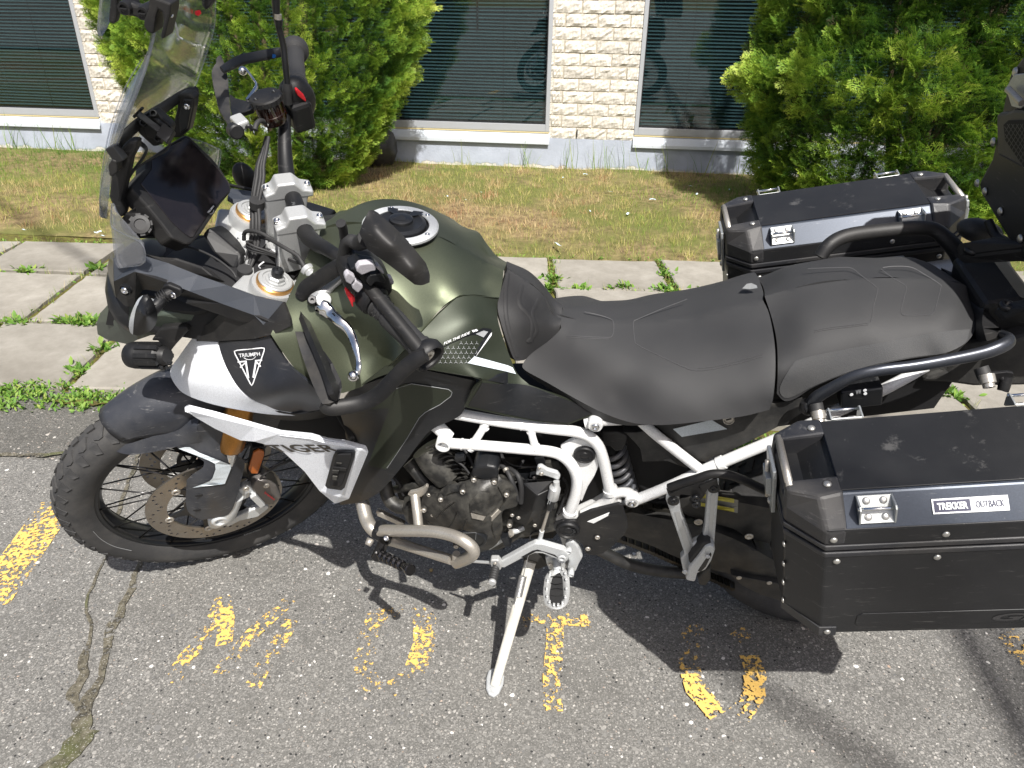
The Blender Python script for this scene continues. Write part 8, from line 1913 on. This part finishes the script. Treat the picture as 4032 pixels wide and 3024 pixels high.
        # bottom corner pieces
        for t in (-1, 1):
            V = [P_(X(a), t*y, h) for h in (-.303, -.280) for a, y in ((-.078, ow-.053), (-.027, ow+.0025), (.0, ow+.0025), (.0, ow-.002), (-.026, ow-.002), (-.074, ow-.051))]
            o = mk('bottom_corner', V, [(0, 1, 2, 3, 4, 5), (6, 7, 8, 9, 10, 11)]+[(i, (i+1) % 6, 6+(i+1) % 6, 6+i) for i in range(6)], m_cap, bev=.002)
            r_ = link('rivet', RIV, o); r_.matrix_basis = Matrix.Translation(P_(X(-.014), t*(ow+.0025), -.2915)) @ Matrix.Rotation(-t*math.pi/2, 4, 'X') @ Matrix.Scale(.0055, 4)
    # rivets along the rims
    for t in (-1, 1):
        for a in (.135, .27, .37):
            r_ = link('rivet', RIV, lid); r_.matrix_basis = Matrix.Translation(P_(a-.0, t*ow, -.056)) @ Matrix.Rotation(-t*math.pi/2, 4, 'X') @ Matrix.Scale(.0055, 4)
        for a in (-.008, .130, .27, .37):
            r_ = link('rivet', RIV, box); r_.matrix_basis = Matrix.Translation(P_(a, t*ow, -.108)) @ Matrix.Rotation(-t*math.pi/2, 4, 'X') @ Matrix.Scale(.0055, 4)
    for h in (-.12, -.17, -.22, -.27):
        r_ = link('rivet', RIV, box); r_.matrix_basis = Matrix.Translation(P_(-.075, -hw+.005, h)) @ Matrix.Rotation(-math.pi/2, 4, 'Y') @ Matrix.Scale(.005, 4)
    # luggage loops on the slopes
    for t in (-1, 1):
        sl = Vector((0, t*(ow-hw), -.038)); nrm = Vector((0, t*.038, ow-hw)).normalized(); sd = sl.normalized()
        for a in (.020, .285):
            c0 = Vector(P_(a, t*(hw+.006), -.004)); wid = .047; hgt = .040
            def Q(x, d, h): return c0+Vector((x, 0, 0))+sd*d+nrm*h
            V = [Q(0, 0, .001), Q(wid, 0, .001), Q(wid, hgt, .001), Q(0, hgt, .001), Q(0, 0, .0035), Q(wid, 0, .0035), Q(wid, hgt, .0035), Q(0, hgt, .0035)]
            lp = mk('luggage_loop', V, [(0, 1, 2, 3), (4, 5, 6, 7), (0, 1, 5, 4), (1, 2, 6, 5), (2, 3, 7, 6), (3, 0, 4, 7)], m_galv, bev=.0005)
            for x in (0, wid):
                V = [Q(x+e, d, h) for e in (-.0013, .0013) for d, h in ((-.001, .002), (hgt+.001, .002), (hgt-.002, .006), (hgt*.55, .021), (hgt*.40, .021), (.002, .006))]
                mk('loop_ear', V, [tuple(range(6)), tuple(range(6, 12))]+[(i, (i+1) % 6, 6+(i+1) % 6, 6+i) for i in range(6)], m_galv, lp, .0004)
            V, F = tube_geo([Q(-.003, hgt*.48, .0165), Q(wid+.003, hgt*.48, .0165)], [.0026]*2, 12); link('loop_bar', mesh_from('loop_bar', V, F, m_chrome, True), lp)
            for x in (.012, .035):
                for d in (.008, .031):
                    r_ = link('rivet', RIV, lp); q = axis_mat(Q(x, d, .0033), nrm, (1, 0, 0)); r_.matrix_basis = q @ Matrix.Diagonal((.0055, .0055, .003, 1))
    # front latch
    for s in (0, 1):
        xs = -.078 if s == 0 else .433; dr = -1 if s == 0 else 1
        yy = 0.02 if near else -.02
        V = [P_(xs+dr*e, yy+y, h) for e in (0, .006) for y, h in ((-.030, -.018), (.030, -.018), (.034, -.030), (.026, -.075), (.022, -.128), (-.018, -.128), (-.026, -.075), (-.034, -.030))]
        la = mk('latch', V, [tuple(range(8)), tuple(range(8, 16))]+[(i, (i+1) % 8, 8+(i+1) % 8, 8+i) for i in range(8)], m_galv, bev=.001)
        V = [P_(xs+dr*e, yy+y, h) for e in (.006, .014) for y, h in ((-.018, -.045), (.018, -.045), (.018, -.082), (-.018, -.082))]; mk('latch_plate', V, [(0, 1, 2, 3), (4, 5, 6, 7), (0, 1, 5, 4), (1, 2, 6, 5), (2, 3, 7, 6), (3, 0, 4, 7)], m_galv, la, .001)
        V, F = tube_geo([Vector(P_(xs+dr*.010, yy, -.022)), Vector(P_(xs+dr*.010, yy, -.105))], [.0035]*2, 10); link('latch_rod', mesh_from('latch_rod', V, F, m_steel, True), la)
        for h in (-.098, -.117): r_ = link('rivet', RIV, la); r_.matrix_basis = Matrix.Translation(P_(xs+dr*.006, yy, h)) @ Matrix.Rotation(dr*math.pi/2, 4, 'Y') @ Matrix.Scale(.006, 4)
    return root, P_, ow, hw, box
LP, PL_, owL, hwL, boxL = pannier('pannier', 'near black metal pannier with the white TREKKER OUTBACK name plate on its lid', -.300, -.448, 'panniers on the motorcycle', True)
RPn, PR_, owR, hwR, boxR = pannier('pannier', 'black metal pannier with plain scratched lid on the far side, before the right shrub', .350, .500, 'panniers on the motorcycle', False)
# name plate and embossing on the left case, laid out in its own frame
sd = Vector((0, -(owL-hwL), -.038)).normalized(); nrm = Vector((0, -.038, owL-hwL)).normalized()
def LQ(x, d, h): return Vector(PL_(x, -(hwL+.002), -.0015))+sd*d+nrm*(h+.001)
def lp_quad(name, x0, x1, d0, d1, h, mat, parent):
    V = [LQ(x0, d0, h), LQ(x1, d0, h), LQ(x1, d1, h), LQ(x0, d1, h)]; return link(name, mesh_from(name, V, [(0, 3, 2, 1)], mat), parent)
m_pl = M('white name plate', (.80, .82, .82), .4); m_pn = M('name plate navy', (.02, .022, .06), .4)
V = [LQ(x, d, h) for h in (.0, .0012) for x, d in ((.118, .0155), (.215, .0155), (.215, .0365), (.118, .0365))]
np_ = link('name_plate', mesh_from('name_plate', V, [(4, 7, 6, 5), (0, 1, 5, 4), (1, 2, 6, 5), (2, 3, 7, 6), (3, 0, 4, 7)], m_pl), LP)
lp_quad('name_field', .1203, .1668, .0178, .0342, .0019, m_pn, np_)
def lp_text(body, x0, x1, d0, d1, h, mat, parent, **kw):
    T, F = text_geo(body, **kw); link('lettering', mesh_from('lettering', [LQ(x0+(x1-x0)*a, d1+(d0-d1)*b, h) for a, b in T], F, mat), parent)
lp_text('TREKKER', .1240, .1632, .0212, .0310, .0026, m_pl, np_, bold=.04)
lp_text('OUTBACK', .1735, .2095, .0212, .0308, .0021, m_pn, np_, bold=.012)
# raised strip and maker's name pressed into the outer wall
yw = -owL
def wq(a, h, e=.001): return Vector(PL_(a, yw-e, h))
o_ = [(.030, -.252), (.038, -.246), (.41, -.246), (.41, -.280), (.034, -.280), (.028, -.274)]
V = [wq(a, h, e) for e in (-.001, .0012) for a, h in o_]; n = 6
pr = link('pressed_strip', mesh_from('pressed_strip', V, [tuple(range(6, 12))[::-1]]+[(i, n+i, n+(i+1) % n, (i+1) % n) for i in range(n)], m_case), boxL); shade_auto(pr, 30); bevel(pr, .0008)
T, F = text_geo('GIVI', italic=.3, bold=.04); link('lettering', mesh_from('lettering', [wq(.228+.115*a, -.274+.020*b, .002) for a, b in T], F, m_cap), boxL)
# the lateral centre shifts of the two cases are carried by their roots
# ---- top case
tc_base = Vector((1.80, 0, 1.08)); tcr = empty('top_case', M_BIKE @ Matrix.Translation(tc_base), 'tall black top case behind the passenger seat, cut off by the right edge', 'top case')
def rel(o):
    o.parent = tcr; o.matrix_basis = Matrix.Translation(-tc_base)
    return o
body = [(530, 790, .20), (545, 850, .19), (610, 960, .14), (700, 1110, .05), (802, 1240, -.02), (960, 1480, -.14), (1080, 1600, -.18), (1300, 1000, -.25), (1300, 200, -.25), (1200, 20, -.2), (900, -60, .0), (780, 50, .15), (715, 140, .18), (660, 400, .20), (610, 640, .20)]
FA0, FB0, FC0 = B('e6', 530, 790, .20), B('e6', 802, 1240, -.02), B('e6', 632, 400, .20)
FN = (FB0-FA0).cross(FC0-FA0).normalized()
if (RB@FN).dot(C_O-(TB+RB@FA0)) < 0: FN = -FN
def on_front(c, x, y, up_):
    o = RBi @ (C_O-TB); d = RBi @ ray(c, x, y); return o+d*(((FA0+FN*up_)-o).dot(FN)/d.dot(FN))
body = [(x, y, 0.0) for x, y, l in body]
tb = rel(plate('case_body', 'e6', body, 0, m_case, fn=on_front, dirv=Vector((.36, 0, .03)), bev=.006))
up = rel(plate('case_bumper', 'e6', [(x, y, .014) for x, y in [(634, 378), (652, 366), (700, 362), (740, 345), (830, 350), (1000, 420), (1000, 800), (800, 705), (680, 642), (645, 625), (636, 500)]], 0, m_cap, fn=on_front, dirv=-FN*.02, bev=.006))
rel(plate('grille', 'e6', [(x, y, .0165) for x, y in [(680, 440), (710, 412), (850, 410), (950, 480), (950, 760), (800, 690), (690, 530)]], 0, m_dark, fn=on_front, dirv=-FN*.004, bev=0))
V, F = [], []
for k in range(14):
    for fam in (0, 1):
        x0 = 640+k*26; seg = [(x0, 420), (x0+230, 760)] if fam == 0 else [(x0+60, 420), (x0-140, 760)]
        prev = None
        for t in np.linspace(0, 1, 24):
            x = seg[0][0]+(seg[1][0]-seg[0][0])*t; y = seg[0][1]+(seg[1][1]-seg[0][1])*t
            ok = x > 684 and y < 690-(800-x)*.98 and y > 420 and x < 930
            l = .185-(x-680)*.00075; 
            if ok and prev:
                a, b = on_front('e6', prev[0]-2.5, prev[1], .018), on_front('e6', prev[0]+2.5, prev[1], .018); c_, d_ = on_front('e6', x+2.5, y, .018), on_front('e6', x-2.5, y, .018); n0 = len(V)
                V += [a, b, c_, d_]; F.append((n0, n0+1, n0+2, n0+3))
            prev = (x, y, l) if ok else None
gg = link('grille_wire', mesh_from('grille_wire', V, F, m_cap), tcr); gg.matrix_basis = Matrix.Translation(-tc_base); gg['kind'] = 'stuff'
for x, y, l in ((528, 785, .198), (573, 835, .175), (665, 953, .11), (783, 1115, .03), (623, 540, .195), (755, 125, .165)):
    r_ = link('rivet', RIV, tcr); r_.matrix_basis = Matrix.Translation(-tc_base) @ axis_mat(on_front('e6', x, y, .001), FN) @ Matrix.Scale(.0078, 4)
rel(plate('case_latch', 'e6', [(x, y, .012) for x, y in [(695, 215), (740, 140), (850, 130), (850, 300), (775, 345), (725, 330), (700, 250)]], 0, m_galv, fn=on_front, dirv=-FN*.012, bev=.002))
rel(tp('latch_bar', 'e6', [(708, 228, .022, 40), (745, 265, .022, 40), (790, 310, .022, 40)], m_steel, fn=on_front))
rel(tp('case_foot', 'e6', [(590, 1010, .13, 50), (640, 1100, .10, 54), (740, 1150, .05, 50), (860, 1230, -.02, 50)], m_blk))
# little brass nut dropped on the asphalt
nut = link('dropped_nut', lathe_mesh('dropped_nut', [(.0028, 0), (.0055, 0), (.0055, .005), (.0028, .005)], 6, M('brass', (.45, .32, .15), .4, .8))); nut.location = on_ground('d2', 1130, 402, .003); tag(nut, 'tiny brass nut lying on the asphalt beside the crash bar', 'nut')
